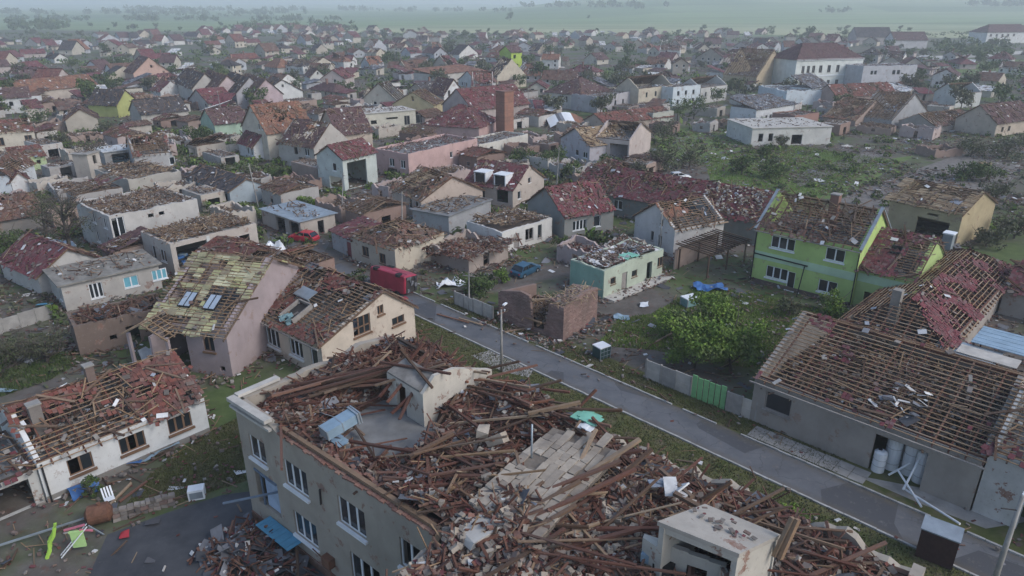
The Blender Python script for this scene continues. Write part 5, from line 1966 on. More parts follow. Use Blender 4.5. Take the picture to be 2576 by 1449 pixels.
for q in (((1.0, 2.0, 3.2), (2.5, 4.4, 0.4)), ((0.2, 3.9, 3.3), (2.8, 2.0, 3.1)), ((-0.6, 2.2, 1.6), (0.4, 5.8, 1.1))):
    piece_bar('roof_timber', M['batten'], *q, 0.18, 0.14, H.root)
# white gabled house at the head of the yard, L-roof behind it
H = House('grey_white_gable_house', 'pale grey gabled house standing between the red L-shaped roof and the timber pergola', (1692, 648), 0, l=(1594, 606), Lx=8.5, h=3.7, wall=(0.55, 0.54, 0.53), lod=1)
print('M14', H.Ly)
H.walls('x', 33, wins=[('L', 4.2, 1.1, 0.6, 1.3, 'g1'), ('L', 2.6, 3.4, 0.6, 1.1, 'w1'), ('L', 2.6, 0.7, 0.7, 1.6, 'hole')])
H.floor(3.6)
H.roof('gable', 'x', 33, 'tile_orange', [0.35, 0.35], 0.7, 0.9, board=0.35)
H.litter(160, 3.6)
H = House('red_l_roof_house', 'long dark grey house under a broad weathered red roof behind the yard', (1905, 618), 0, hd=-50, Lx=9.5, Ly=30.0, h=3.3, wall=(0.22, 0.235, 0.225), lod=1)
H.walls('y', 33, wins=[('L', 22.0, 1.1, 1.6, 1.4, 'w2'), ('L', 25.5, 1.1, 2.0, 1.4, 'w3'), ('L', 28.3, 0.9, 1.2, 1.5, 'w2')])
H.floor(3.2)
H.roof('gable', 'y', 33, 'tile_wine', [0.66, 0.6], 0.95, 1.0, slid=0.2)
H.litter(450, 3.2)
b = Buf()
b.bar((-0.5, -0.1, 3.0), (4.75, -0.1, 6.4), 0.35, 0.2)
b.build('verge_board', [M['tile_wine']], H.roofobj)
LR = H
heap(H.root, 420, (0.2, 4.6), (0.5, 9.5), lambda x, y: 3.42 + x * math.tan(math.radians(33)), [(M['block'], 2, K_CHUNK), (M['litter'], 1.2, K_BIT), (M['batten'], 1.5, K_LATH), (M['tile_wine'], 2, K_TILE)], 'ridge_rubble', 1.1, 0.4)
heap(H.root, 160, (3.4, 6.2), (8, 29), lambda x, y: 6.2 - np.abs(x - 4.75) * 0.65, [(M['block'], 1, K_CHUNK), (M['litter'], 0.6, K_BIT), (M['batten'], 1.2, K_LATH)], 'ridge_rubble', 0.9, 0.4)
H = House('red_front_wing', 'hipped red wing with three white windows jutting from the red L-shaped roof', (1419, 603), 0, l=(1327, 560), Lx=8.5, h=3.3, wall=(0.24, 0.25, 0.24), lod=1, cat='house')
print('M13b', H.Ly)
H.walls('x', 33, wins=[('R', 2.6, 1.0, 2.4, 1.4, 'w4'), ('R', 5.6, 1.0, 1.2, 1.6, 'w1')])
H.floor(3.2)
H.roof('gable', 'x', 33, 'tile_wine', [0.66, 0.62], 0.95, 1.0, slid=0.2)
H.litter(150, 3.2)
# timber pergola
pg = root('pergola', 'brown timber pergola with bare rafters left of the lime green house', 'pergola', at(1790, 668), math.radians(47 - 4))
for i in range(3):
    for j in range(2):
        b = Buf()
        b.span(-4.2 + i * 4.2 - 0.08, -4.2 + i * 4.2 + 0.08, -2.0 + j * 4.0 - 0.08, -2.0 + j * 4.0 + 0.08, 0, 2.7)
        b.build('post', [M['wood']], pg)
for j in range(2):
    piece_bar('beam', M['wood'], (-4.6, -2 + j * 4, 2.8), (4.6, -2 + j * 4, 2.8), 0.16, 0.2, pg)
for i in range(15):
    piece_bar('rafter', M['wood'], (-4.4 + i * 0.63, -2.6, 2.95), (-4.4 + i * 0.63 + random.uniform(-0.1, 0.1), 2.6, 3.2), 0.09, 0.14, pg)
b = Buf()
b.span(-4.6, 4.6, 2.3, 2.5, 0, 2.5)
b.build('back_wall', [plaster((0.40, 0.30, 0.25), 0.5)], pg)
# white broken house left of the yard
H = House('broken_white_house', 'white one-storey house with a jagged open top beside the red L-shaped roof', (1263, 639), 0, r=(1388, 600), Ly=7.0, h=3.0, wall=(0.62, 0.61, 0.58), lod=1, dirt=0.3)
H.walls(None, jag=0.3, wins=[('R', 2.6, 0.1, 1.0, 2.1, 'gd'), ('R', 5.0, 0.8, 1.5, 1.6, 'g2x'), ('R', 7.0, 0.6, 0.8, 1.9, 'g1'), ('R', 1.0, 0.9, 0.6, 0.7, 'hole')])
H.floor(2.7, 'soil')
H.litter(420, 2.8, WOODY, rise=0.9)
H = House('rubble_house', 'collapsed house heaped with broken red tiles behind the upturned van', (1180, 690), 0, hd=-48, Lx=7, Ly=7.5, h=2.6, wall=(0.40, 0.34, 0.30), lod=1)
H.walls(None, jag=1.6, wins=[('R', 3.0, 0.3, 1.0, 1.7, 'hole')])
H.litter(1300, 1.2, [(M['tile_red'], 4, K_TILE), (M['wood_dark'], 2, K_PLANK), (M['rubble'], 2, K_CHUNK), (M['batten'], 1, K_LATH)], rise=1.6, xr=(-1.5, 8), yr=(-1.5, 8))
H.floor(1.2, 'soil')
H = House('cream_corner_house', 'low cream house with two windows and a crushed hipped roof above the van', (997, 690), 0, hd=-50, Lx=8.2, Ly=8.4, h=3.2, wall=(0.52, 0.47, 0.38), lod=1, dirt=0.35)
H.walls(None, wins=[('L', 2.4, 0.8, 1.2, 1.3, 'b2'), ('L', 5.6, 1.0, 1.3, 1.3, 'b2'), ('R', 5.5, 1, 1, 1.2, 'b2')])
H.floor(3.1)
H.roof('hip', 'y', 24, 'tile_brown', [0.42, 0.4, 0.5, 0.4], 0.7, 0.8, board=0.2, felt=0.12, slid=0.3)
H.litter(350, 3.1, WOODY)
H = House('grey_shed', 'grey shed with a dark red door between the cream corner house and the yard wall', (892, 652), 0, l=(838, 625), Lx=4.5, h=2.6, wall=(0.40, 0.40, 0.40), lod=1, cat='shed')
H.walls(None, wins=[('L', 1.2, 0.0, 1.1, 2.0, 'hole'), ('R', 2, 0.8, 0.8, 0.8, 'g1')])
b = Buf()
b.span(0.05, 0.09, 0.7, 1.7, 0, 1.95)
b.build('door', [plain('dark red door', (0.22, 0.05, 0.06), 0.6, var=0.2)], H.root)
H.roof('mono', 'F', 10, 'tile_wine', 0.85, 0.5, 1.0)
# two-storey house with its front torn open
H = House('torn_open_house', 'house with its front torn open, blue bedding showing, timber litter on top', (427, 613), 4.2, r=(645, 560), l=(352, 582), h=4.2, wall=(0.46, 0.42, 0.38), lod=1, dirt=0.4)
print('M6', H.Lx, H.Ly)
H.walls(None, jag=0.2, wins=[('R', 2.6, 0.6, 4.0, 3.0, 'hole'), ('R', 8.4, 0.4, 3.2, 2.6, 'hole'), ('L', 2.4, 1.4, 1.5, 1.5, 'w2'), ('L', 4.8, 1.2, 0.9, 1.7, 'w1')])
H.floor(4.1)
H.floor(0.6, 'slab', 0.31, 'ground_floor')
H.litter(1100, 4.12, WOODY, rise=0.35)
b = Buf()
for k in range(12):
    b.box((1.4 + random.uniform(0, 2.2), 0.9 + random.uniform(0, 1.4), 0.9 + random.uniform(0, 1.0)), (0.45, 0.3, 0.12), random.uniform(0, 3), k % 3)
b.build('bedding', [M['blue'], M['steel_blue'], M['felt']], H.root, 'stuff')
b = Buf()
b.span(4.4, 4.8, -0.05, 0.3, 0.6, 4.0)
b.build('pillar', [M['white_dirty']], H.root)
b = Buf()
b.span(6.6, 6.75, 0.35, 5.0, 0.6, 3.9)
b.build('inner_wall', [M['cream_paint']], H.root)
H = House('grey_tall_house', 'tall roofless grey house with a big broken window behind the stripped tree', (273, 543), 5.6, r=(490, 497), l=(200, 503), h=5.6, wall=(0.47, 0.46, 0.44), lod=1, dirt=0.3)
print('M5', H.Lx, H.Ly)
H.walls(None, jag=0.35, wins=[('R', 0.9, 2.3, 1.5, 2.9, 'w2xx'), ('R', 5.0, 4.3, 0.7, 0.5, 'hole'), ('R', 6.4, 4.3, 0.7, 0.5, 'hole'), ('L', 1.8, 1.0, 1.2, 1.4, 'w2'), ('L', 1.8, 3.6, 1.2, 1.4, 'w2'), ('L', 5.4, 3.6, 1.2, 1.4, 'w2'), ('L', 5.4, 1.0, 1.2, 1.4, 'w2')])
H.floor(5.0)
H.litter(1800, 5.0, GREYS, rise=0.6)
H = House('blue_grey_long_house', 'low blue grey house with a black roof corner and broken end', (583, 522), 0, r=(669, 503), l=(479, 478), h=2.7, wall=(0.36, 0.42, 0.46), lod=1, dirt=0.3)
H.walls('y', 25, wins=[('L', 1.5, 0.7, 1.0, 1.4, 'w1'), ('L', 5.0, 1.0, 1.8, 1.0, 'w3'), ('L', 8.5, 1.0, 1.0, 1.0, 'w1')])
H.floor(2.6)
H.roof('gable', 'y', 25, 'tile_dark', [0.7, 0.2], 0.8, 0.95, tile=0.5)
H.litter(300, 2.6, WOODY)
H = House('metal_roof_garage', 'row of garages under a flat pale blue metal roof behind the red car', (760, 602), 0, l=(662, 566), Lx=5.6, h=2.5, wall=(0.42, 0.38, 0.34), lod=1, cat='garage')
H.walls(None, wins=[('L', 1.7, 0.0, 2.4, 2.1, 'hole'), ('L', 5.2, 0.0, 2.4, 2.1, 'hole'), ('R', 3.2, 0.0, 1.0, 2.0, 'hole')])
b = Buf()
n_ = int((H.Ly + 0.6) / 0.5)
for i in range(n_):
    z = 2.51 + 0.015 * (i % 2)
    b.span(-0.4, H.Lx + 0.4, -0.3 + i * 0.5, -0.3 + i * 0.5 + 0.49, z, z + 0.06)
b.build('roof', [M['steel']], H.root)
H.litter(60, 2.6, GREYS, rise=0.02)

# debris along the foot of the nearer houses
for nm, n_ in (('cream_house', 300), ('pink_house', 420), ('white_bungalow', 300), ('flat_roofed_shed', 160), ('brick_outbuilding', 260), ('battened_roof_house', 260), ('lime_green_house', 160), ('lime_annex', 60), ('yellow_barn', 220),
               ('mint_house', 420), ('brick_shed', 420), ('grey_white_gable_house', 300), ('red_l_roof_house', 320), ('red_front_wing', 240), ('broken_white_house', 320), ('rubble_house', 420), ('cream_corner_house', 300),
               ('torn_open_house', 420), ('grey_tall_house', 320), ('blue_grey_long_house', 200), ('metal_roof_garage', 90)):
    h_ = HOUSES.get(nm)
    if h_:
        h_.skirt(n_, reach=2.2 if nm in ('mint_house', 'rubble_house', 'brick_shed', 'torn_open_house', 'pink_house') else 1.5)

# ------------------------------------------------------------------ houses farther back, one by one
WHITE, CREAM_, GREY, PINK, BEIGE, LAV, YEL, MINTW = (0.66, 0.67, 0.66), (0.56, 0.51, 0.42), (0.46, 0.45, 0.43), (0.50, 0.35, 0.33), (0.48, 0.41, 0.34), (0.46, 0.44, 0.47), (0.50, 0.43, 0.26), (0.44, 0.54, 0.44)


def mid(name, label, c, r=None, l=None, Lx=None, Ly=None, h=3.0, wall=WHITE, z=0, roof='gable', ridge='y', pitch=36, mat='tile_red', cov=0.6, wins=(), lod=1,
        jag=0.0, board=0.0, wool=0.0, felt=0.0, raft=0.95, batt=0.7, lit=150, kinds=None, hd=None, cat='house', floor=True, tile=None, litz=None, rise=0.4, dirt=0.35):
    kw = {}
    if hd is not None:
        kw['hd'] = hd
    H = House(name, label, c, z, r=r, l=l, Lx=Lx, Ly=Ly, h=h, wall=wall, lod=lod, cat=cat, dirt=dirt, **kw)
    gab = ridge if roof in ('gable', 'half0', 'half1') else None
    H.walls(gab, pitch, jag=jag, wins=wins)
    if floor:
        H.floor(h - 0.1 if jag == 0 else h - 0.5)
    if roof not in (None, 'flat'):
        H.roof(roof, ridge, pitch, mat, cov, batt, raft, board=board, wool=wool, felt=felt, tile=tile)
    if roof == 'flat':
        b = Buf()
        b.span(-0.25, H.Lx + 0.25, -0.25, H.Ly + 0.25, h + 0.003, h + 0.16)
        b.build('roof', [M[mat]], H.root)
    if lit:
        H.skirt(int(3.2 * (H.Lx + H.Ly)))
        H.litter(lit, (litz if litz is not None else (h - 0.1 if roof != 'flat' else h + 0.16) if jag == 0 else h - 0.5), kinds or GREYS, rise=rise if roof != 'flat' else 0.03)
    return H


def row(side, n, s0, ds, z, w_, h_, st_='w2'):
    return [(side, s0 + i * ds, z, w_, h_, st_) for i in range(n)]


mid('beige_twin_house', 'beige house with an orange brown stripped roof left of the white dormers', (1062, 556), l=(988, 522), Lx=11, h=3.2, wall=(0.48, 0.40, 0.34), ridge='y', pitch=27, mat='tile_orange', cov=[0.35, 0.5], board=0.4,
    wins=[('L', 1.5, 1.2, 1.0, 1.5, 'w1'), ('L', 3.4, 1.2, 1.0, 1.5, 'w1')], kinds=WOODY)
h18 = mid('dormer_house', 'beige house with two white dormers blown open on its wine red roof', (1290, 523), r=(1368, 489), Ly=9.5, h=3.0, wall=(0.50, 0.44, 0.385), ridge='y', pitch=30, mat='tile_wine', cov=[0.7, 0.6],
          wins=[('R', 5.2, 3.0, 0.9, 0.9, 'w1'), ('R', 2, 1.0, 1.0, 1.3, 'w1'), ('L', 2.0, 0.6, 2.2, 2.4, 'hole'), ('L', 6.0, 0.8, 1.4, 1.6, 'w2')], kinds=WINES)
for yy in (2.6, 6.4):
    b = Buf()
    b.span(0.2, 2.4, yy - 1.1, yy - 0.95, 3.1, 4.9)
    b.span(0.2, 2.4, yy + 0.95, yy + 1.1, 3.1, 4.9)
    b.span(0.1, 2.6, yy - 1.2, yy + 1.2, 4.91, 5.02)
    b.span(0.3, 0.36, yy - 0.9, yy + 0.9, 3.3, 4.7, 1)  # dark sheet painted as the shade inside the dormer
    b.build('dormer', [M['white'], M['dark']], h18.root)
mid('grey_lean_building', 'plain grey walled lot with debris along its top before the beige twin house', (1130, 590), r=(1235, 545), Ly=6.5, h=2.6, wall=(0.36, 0.37, 0.38), roof='flat', mat='slab', lit=220, kinds=WOODY)
mid('pink_house_block', 'pink house with a long bare salmon wall and roof torn away', (1030, 450), r=(1184, 402), l=(952, 432), h=4.7, wall=PINK, roof=None, jag=0.3, wins=[('L', 1.5, 1.8, 1.2, 1.5, 'w2'), ('L', 4.4, 1.8, 1.3, 1.5, 'w2'), ('L', 4.4, 0.2, 2.4, 1.2, 'hole'), ('R', 12, 2, 0.8, 1.2, 'w1')], lit=500, kinds=WINES)
mid('mint_garage_house', 'pale mint two-storey house with a dark open garage under a wine red roof', (868, 480), r=(952, 458), l=(803, 467), h=5.6, wall=(0.50, 0.55, 0.52), ridge='x', pitch=30, mat='tile_wine', cov=[0.86, 0.6], wins=[('L', 2.2, 3.2, 1.0, 1.4, 'w1'), ('L', 2.2, 0.2, 3.2, 2.0, 'hole'), ('R', 3.2, 0.1, 4.5, 4.6, 'hole')], kinds=WINES)
mid('white_gable_house', 'white house with a narrow gable and rust red tiles over a cream wall', (680, 406), r=(792, 388), l=(628, 382), h=5.8, wall=CREAM_, ridge='x', pitch=38, mat='tile_orange', cov=[0.72, 0.6], wins=[('L', 2.0, 6.2, 0.8, 1.3, 'w1'), ('L', 3.6, 6.0, 0.8, 1.3, 'w1'), ('R', 8.0, 4.6, 1.0, 0.7, 'hole'), ('R', 3.0, 1.2, 1.2, 1.4, 'w2'), ('R', 7, 1.2, 1.2, 1.4, 'w2')])
mid('red_annex', 'small lean house with a dark red roof at the foot of the white gable', (642, 404), l=(604, 390), Lx=4.5, h=3.0, wall=WHITE, ridge='y', pitch=45, mat='tile_wine', cov=0.75, wins=[('L', 1.2, 0.9, 0.9, 1.4, 'w1'), ('L', 3.0, 0.9, 0.9, 1.4, 'w1')], lit=60)
mid('grey_gutted_house', 'grey gutted house with an open upper floor beside the mint garage house', (795, 428), r=(860, 404), l=(728, 410), h=4.6, wall=(0.42, 0.40, 0.37), roof='half0', ridge='y', pitch=40, mat='tile_plum', cov=0.5, jag=0.3, wins=[('L', 2, 2.6, 1.2, 1.4, 'w2'), ('L', 5.0, 2.6, 1.0, 1.4, 'hole'), ('L', 3.4, 0.3, 2.0, 1.8, 'hole')], lit=200)
mid('brown_roof_house', 'narrow house with a steep brown roof and pale gable behind the mint garage house', (855, 390), l=(806, 372), Lx=8, h=4.4, wall=BEIGE, ridge='x', pitch=42, mat='tile_plum', cov=[0.8, 0.7], wins=[('L', 1.8, 2.0, 0.8, 1.1, 'w1')], lit=40)
mid('cream_flat_hall', 'long cream flat-roofed hall with white rubble on top', (914, 330), r=(1046, 318), Ly=9, h=4.2, wall=(0.56, 0.54, 0.46), roof='flat', mat='concrete_light', wins=[('R', 3, 1.5, 1.6, 1.0, 'hole'), ('R', 8.0, 2.4, 3.2, 0.5, 'hole'), ('R', 12.2, 0.6, 1.6, 2.4, 'g2'), ('R', 16, 0.8, 2.6, 2.2, 'g2')], lit=140, tile=None)
mid('cream_side_hall', 'low cream annex with a dark doorway left of the cream flat-roofed hall', (852, 312), r=(912, 322), Ly=7, h=3.4, wall=(0.52, 0.52, 0.47), roof='flat', mat='concrete_light', wins=[('R', 2, 1, 1.0, 1.6, 'hole')], lit=60)
mid('yellow_gable_house', 'pale yellow gable with a small dark window behind the cream hall', (990, 292), r=(1092, 296), Ly=9, h=3.6, wall=YEL, ridge='y', pitch=28, mat='tile_brown', cov=0.4, wins=[('R', 6.2, 4.4, 0.9, 1.4, 'hole')], lit=80)
mid('red_hip_house', 'broad hipped house with a brick red roof left of the tall chimney', (1205, 352), r=(1262, 330), l=(1062, 345), h=3.0, wall=PINK, roof='hip', ridge='y', pitch=31, mat='tile_wine', cov=[0.85, 0.8, 0.8, 0.8], lit=40, tile=0.5)
mid('dark_red_block', 'large dark red roofed block behind the tall brick chimney', (1190, 318), r=(1330, 300), Ly=14, h=4.4, wall=(0.42, 0.36, 0.34), ridge='x', pitch=34, mat='tile_wine', cov=[0.86, 0.8], lit=40, tile=0.55)
mid('narrow_white_house', 'narrow white gabled house with tall windows in front of the dark red block', (1118, 282), r=(1168, 276), Ly=8, h=5.0, wall=WHITE, ridge='y', pitch=48, mat='tile_plum', cov=0.8, wins=[('R', 2.0, 4.6, 0.9, 1.6, 'g1'), ('R', 4.4, 4.6, 0.9, 1.6, 'g1'), ('R', 2, 1, 1, 1.4, 'g1')], lit=0)
mid('small_pale_house', 'pale low house with a flat white wall at the foot of the tall brick chimney', (1206, 402), r=(1328, 372), Ly=7, h=3.2, wall=(0.58, 0.56, 0.50), roof=None, jag=0.35, wins=[('R', 1.4, 0.6, 1.0, 1.7, 'g1'), ('R', 4, 0.8, 1.0, 1.4, 'g1')], lit=260, kinds=TILES)
mid('lilac_house', 'lilac house whose mono-pitch roof shows ochre boards', (1482, 416), l=(1410, 392), Lx=10, h=4.0, wall=LAV, roof='gable', ridge='x', pitch=26, mat='tile_brown', cov=[0.12, 0.4], board=0.85, wins=[('L', 1.6, 1.2, 1.6, 1.2, 'w2'), ('L', 4.6, 1.2, 1.2, 1.2, 'w1')], kinds=WOODY)
mid('beige_end_wall_house', 'house with a dark gutted front and a tall plain beige end wall', (1580, 418), r=(1636, 392), l=(1492, 408), h=5.0, wall=(0.48, 0.42, 0.39), roof='half1', ridge='y', pitch=24, mat='tile_dark', cov=0.5, felt=0.4, wins=[('L', 2.2, 0.2, 4.0, 4.0, 'hole')], lit=120)
mid('pale_hip_house', 'pale house with a brown grey hipped roof in the middle distance', (1462, 278), r=(1500, 262), l=(1402, 264), h=4.6, wall=(0.54, 0.53, 0.48), roof='hip', ridge='y', pitch=30, mat='tile_plum', cov=[0.9] * 4, wins=[('R', 3.2, 2.6, 1.0, 1.6, 'hole'), ('L', 3, 2.4, 1, 1.4, 'w1'), ('L', 6, 2.4, 1, 1.4, 'w1')], lit=0, tile=0.6)
mid('lavender_block', 'long lavender grey house with rubble along its open top', (1502, 285), r=(1602, 268), Ly=10, h=5.0, wall=(0.42, 0.41, 0.43), roof=None, jag=0.7, wins=[('R', 9, 1.5, 1.0, 1.5, 'g1'), ('R', 13, 1.5, 1.0, 1.5, 'g1')], lit=300, kinds=TILES)
mid('tan_wall_house', 'tan walled house corner between the lavender block and the white house', (1604, 274), r=(1688, 262), Ly=9, h=6.0, wall=(0.50, 0.45, 0.36), roof='half1', ridge='x', pitch=35, mat='tile_plum', cov=0.6, jag=0.3, wins=[('R', 4, 3.2, 0.9, 1.5, 'g1'), ('R', 8.5, 3.2, 0.9, 1.5, 'hole')], lit=120)
mid('blue_white_house', 'bluish white house with dark windows right of the tan wall', (1690, 270), r=(1758, 262), Ly=9, h=6.2, wall=(0.56, 0.62, 0.66), roof=None, jag=0.5, wins=row('R', 3, 2.5, 3.6, 3.4, 1.1, 1.4, 'g1') + row('R', 3, 2.5, 3.6, 0.8, 1.1, 1.4, 'g1'), lit=180)
mid('grey_white_house', 'greyish white house with three narrow windows beside the bluish one', (1760, 262), r=(1826, 252), Ly=9, h=5.0, wall=(0.52, 0.52, 0.50), roof='half1', ridge='x', pitch=32, mat='tile_plum', cov=0.5, wins=row('R', 3, 3, 3.4, 2.2, 0.9, 1.4, 'g1'), lit=100)
mid('red_low_roof_house', 'low house with a long red roof behind the lilac house', (1520, 340), r=(1690, 318), Ly=8, h=2.8, wall=BEIGE, ridge='x', pitch=26, mat='tile_red', cov=[0.7, 0.6], lit=120, tile=0.5)
mid('stone_corner_house', 'grey stone walled corner of a roofless house behind the shrubs', (1640, 325), r=(1692, 318), Ly=6, h=4.2, wall=(0.42, 0.43, 0.38), roof=None, jag=0.5, wins=[('R', 2.5, 1.2, 1, 1.4, 'hole')], lit=100)
mid('tan_gable_hall', 'large hall with a broad plain tan gable in front of the white school', (1900, 224), r=(1968, 212), Ly=14, h=4.6, wall=(0.48, 0.40, 0.28), ridge='y', pitch=38, mat='tile_plum', cov=[0.25, 0.4], lit=100, tile=0.7)
hs = mid('white_school', 'large white two-storey school with a row of tall windows and dark hipped roof', (1994, 226), r=(2160, 219), Ly=16, h=11.0, wall=(0.66, 0.69, 0.66), roof='hip', ridge='x', pitch=34, mat='tile_plum', cov=[0.96] * 4, lit=0, tile=0.7, cat='school', dirt=0.15,
         wins=row('R', 3, 3.4, 2.4, 6.0, 1.3, 2.6, 'g2') + [('R', 11.5, 6, 1.5, 2.6, 'g2'), ('R', 15.4, 6, 1.5, 2.6, 'g2'), ('R', 19.5, 6, 1.5, 2.6, 'g2'), ('R', 24, 6, 1.6, 2.6, 'g2')] + row('R', 3, 3.4, 2.4, 0.8, 1.3, 2.6, 'b2') + row('R', 3, 12, 4, 0.8, 1.4, 2.4, 'g2'))
b = Buf()
b.span(-0.2, hs.Lx + 0.2, -0.3, -0.003, 10.4, 10.99)
b.span(-0.1, hs.Lx + 0.1, -0.15, -0.003, 4.7, 5.1)
b.build('cornice', [M['white']], hs.root)
mid('lilac_grey_block', 'lilac grey two-storey block with an open top right of the white school', (2162, 228), r=(2296, 224), Ly=10, h=9.0, wall=(0.48, 0.49, 0.52), roof=None, jag=0.8, wins=[('R', 4, 5.6, 1.2, 1.6, 'w1'), ('R', 5.6, 5.6, 1.2, 1.6, 'w1'), ('R', 13.6, 5.6, 1.4, 1.6, 'g1'), ('R', 15.6, 5.6, 1.4, 1.6, 'g1'), ('R', 13.4, 1.6, 1.0, 1.2, 'hole'), ('R', 19, 1.6, 1.6, 1.4, 'hole')], lit=260, kinds=WINES)
mid('white_low_house', 'low white building with two dark windows beside the open grassy lots', (1888, 368), r=(2062, 356), l=(1852, 342), h=4.0, wall=(0.58, 0.58, 0.55), roof='flat', mat='concrete_light', wins=[('R', 2.2, 1.0, 1.1, 1.8, 'hole'), ('R', 4.6, 1.0, 1.1, 1.8, 'hole'), ('R', 7.2, 0.1, 1.2, 2.4, 'gd'), ('R', 11, 0.2, 2.6, 2.2, 'hole')], lit=120)
mid('white_upper_house', 'white house with a sagging grey sheet roof behind the low white building', (1898, 318), r=(1992, 302), Ly=8, h=4.4, wall=(0.60, 0.62, 0.63), roof='mono', ridge='B', pitch=14, mat='felt', cov=0.85, wins=[('R', 5, 1, 1, 1.5, 'g1'), ('R', 7, 1, 1, 1.5, 'hole')], lit=120)
mid('brick_red_annex', 'brownish red brick annex stuck to the right of the white sagging roof', (1994, 332), r=(2055, 324), Ly=7, h=4.2, wall=(0.30, 0.18, 0.15), roof=None, jag=0.5, lit=160, kinds=TILES)
mid('white_cube_house', 'bluish white cube-like house remains below the white school', (1975, 266), r=(2032, 256), l=(1968, 250), h=4.8, wall=(0.60, 0.66, 0.70), roof=None, jag=1.0, lit=120)
mid('grey_cube_house', 'small grey white house with a slanted slab beside the bluish white cube', (2036, 262), r=(2082, 252), Ly=7, h=5.0, wall=(0.55, 0.60, 0.62), roof='mono', ridge='B', pitch=25, mat='felt', cov=0.9, lit=30)
mid('orange_wreck_house', 'wrecked house with orange tiles and a bent brown gable roof near the open lots', (2150, 318), r=(2232, 300), Ly=9, h=1.7, wall=(0.36, 0.28, 0.24), ridge='y', pitch=24, mat='tile_orange', cov=[0.4, 0.6], board=0.3, lit=300, kinds=TILES)
mid('steel_truss_house', 'wrecked house with a net of bare grey rafters beside the orange tiles', (2240, 322), r=(2330, 302), Ly=10, h=2.2, wall=(0.36, 0.37, 0.38), ridge='y', pitch=28, mat='felt', cov=[0.2, 0.25], lit=350, raft=1.0, batt=1.0)
mid('long_red_ruin', 'long red roofed ruin lying below the lilac grey block', (2100, 270), r=(2250, 262), Ly=9, h=3.4, wall=(0.42, 0.32, 0.28), ridge='x', pitch=34, mat='tile_red', cov=[0.62, 0.6], lit=160, tile=0.5)
mid('brown_gable_ruin', 'dark house with a crumpled brown gable roof at the right behind the lots', (2350, 335), r=(2450, 322), Ly=10, h=1.8, wall=(0.34, 0.31, 0.28), ridge='x', pitch=26, mat='tile_brown', cov=[0.45, 0.5], lit=350, tile=0.5)
mid('small_white_ruin', 'small white ruin with two black windows far right below the fields', (2400, 272), r=(2462, 268), Ly=8, h=4.4, wall=(0.56, 0.57, 0.55), roof='half1', ridge='x', pitch=34, mat='tile_plum', cov=0.4, wins=[('R', 3, 1.4, 1.3, 1.6, 'hole'), ('R', 6.5, 1.4, 1.3, 1.6, 'hole')], lit=60)
mid('right_edge_house', 'plum roofed house cut by the right edge near the dark bushes', (2500, 345), r=(2600, 330), Ly=10, h=3.4, wall=BEIGE, ridge='x', pitch=36, mat='tile_plum', cov=[0.7, 0.7], wins=[('R', 3, 1, 1, 1.2, 'hole'), ('R', 6, 1, 1, 1.2, 'hole')], lit=80)
mid('brick_stump', 'stub of a roofless brick outbuilding with ochre uprights on the cleared lot', (2350, 398), r=(2420, 392), Ly=5, h=2.0, wall=(0.27, 0.20, 0.17), roof=None, jag=1.2, lit=220, kinds=WOODY, litz=0.6, floor=False, cat='ruin')
mid('hilltop_villa', 'large white villa with a plum hipped roof in the top right corner', (2478, 110), r=(2600, 108), Ly=18, h=9.0, wall=WHITE, roof='hip', ridge='x', pitch=32, mat='tile_plum', cov=[0.97] * 4, wins=row('R', 5, 4, 6, 5.5, 2.2, 2.0, 'g2'), lit=0, lod=2, tile=1.4)
mid('dark_barn', 'dark roofed barn standing at the edge of the pale fields', (2152, 112), r=(2240, 112), Ly=16, h=6.0, wall=(0.42, 0.38, 0.36), ridge='x', pitch=40, mat='tile_dark', cov=[0.97, 0.97], lit=0, lod=2, tile=1.4, cat='barn')
mid('barn_annex', 'grey house with a low roof right of the dark barn by the fields', (2246, 122), r=(2330, 122), Ly=14, h=6.0, wall=(0.55, 0.54, 0.54), ridge='x', pitch=36, mat='tile_plum', cov=[0.9, 0.9], lit=0, lod=2, tile=1.2)
# left part
mid('cream_left_house', 'cream house at the left edge with red tiles left along its ridge', (-62, 392), r=(97, 376), Ly=9, h=4.3, wall=(0.54, 0.50, 0.42), ridge='x', pitch=24, mat='tile_red', cov=[0.55, 0.5], wins=[('R', 10.2, 1.6, 1.4, 1.7, 'b2'), ('R', 5, 1.6, 1.4, 1.7, 'b2')])
mid('light_green_shed', 'light green low wall building below the cream house at the left', (42, 434), r=(122, 424), Ly=5, h=2.6, wall=(0.42, 0.52, 0.30), roof='mono', ridge='B', pitch=14, mat='tile_red', cov=0.6, wins=[('R', 1.6, 1.2, 0.6, 0.6, 'hole'), ('R', 4.0, 1.2, 0.7, 0.7, 'hole')], lit=80, cat='shed')
mid('white_twin_gable', 'bluish white house with a big gable and dark verge at the left edge', (-42, 494), r=(34, 490), Ly=11, h=3.4, wall=(0.62, 0.66, 0.69), ridge='y', pitch=44, mat='tile_brown', cov=[0.6, 0.6], wins=[('R', 3.6, 3.2, 1.0, 1.3, 'hole')])
mid('white_small_gable', 'small white gable annex beside the bigger gable at the left edge', (36, 490), r=(80, 484), Ly=8, h=2.4, wall=(0.64, 0.64, 0.64), ridge='y', pitch=46, mat='tile_wine', cov=[0.7, 0.7], lit=40)
mid('dark_brown_roof_shed', 'long low shed with a dim grey brown roof at the left edge', (-30, 598), r=(118, 572), Ly=9, h=2.2, wall=(0.26, 0.24, 0.22), ridge='x', pitch=26, mat='tile_brown', cov=[0.85, 0.8], lit=120, cat='shed')
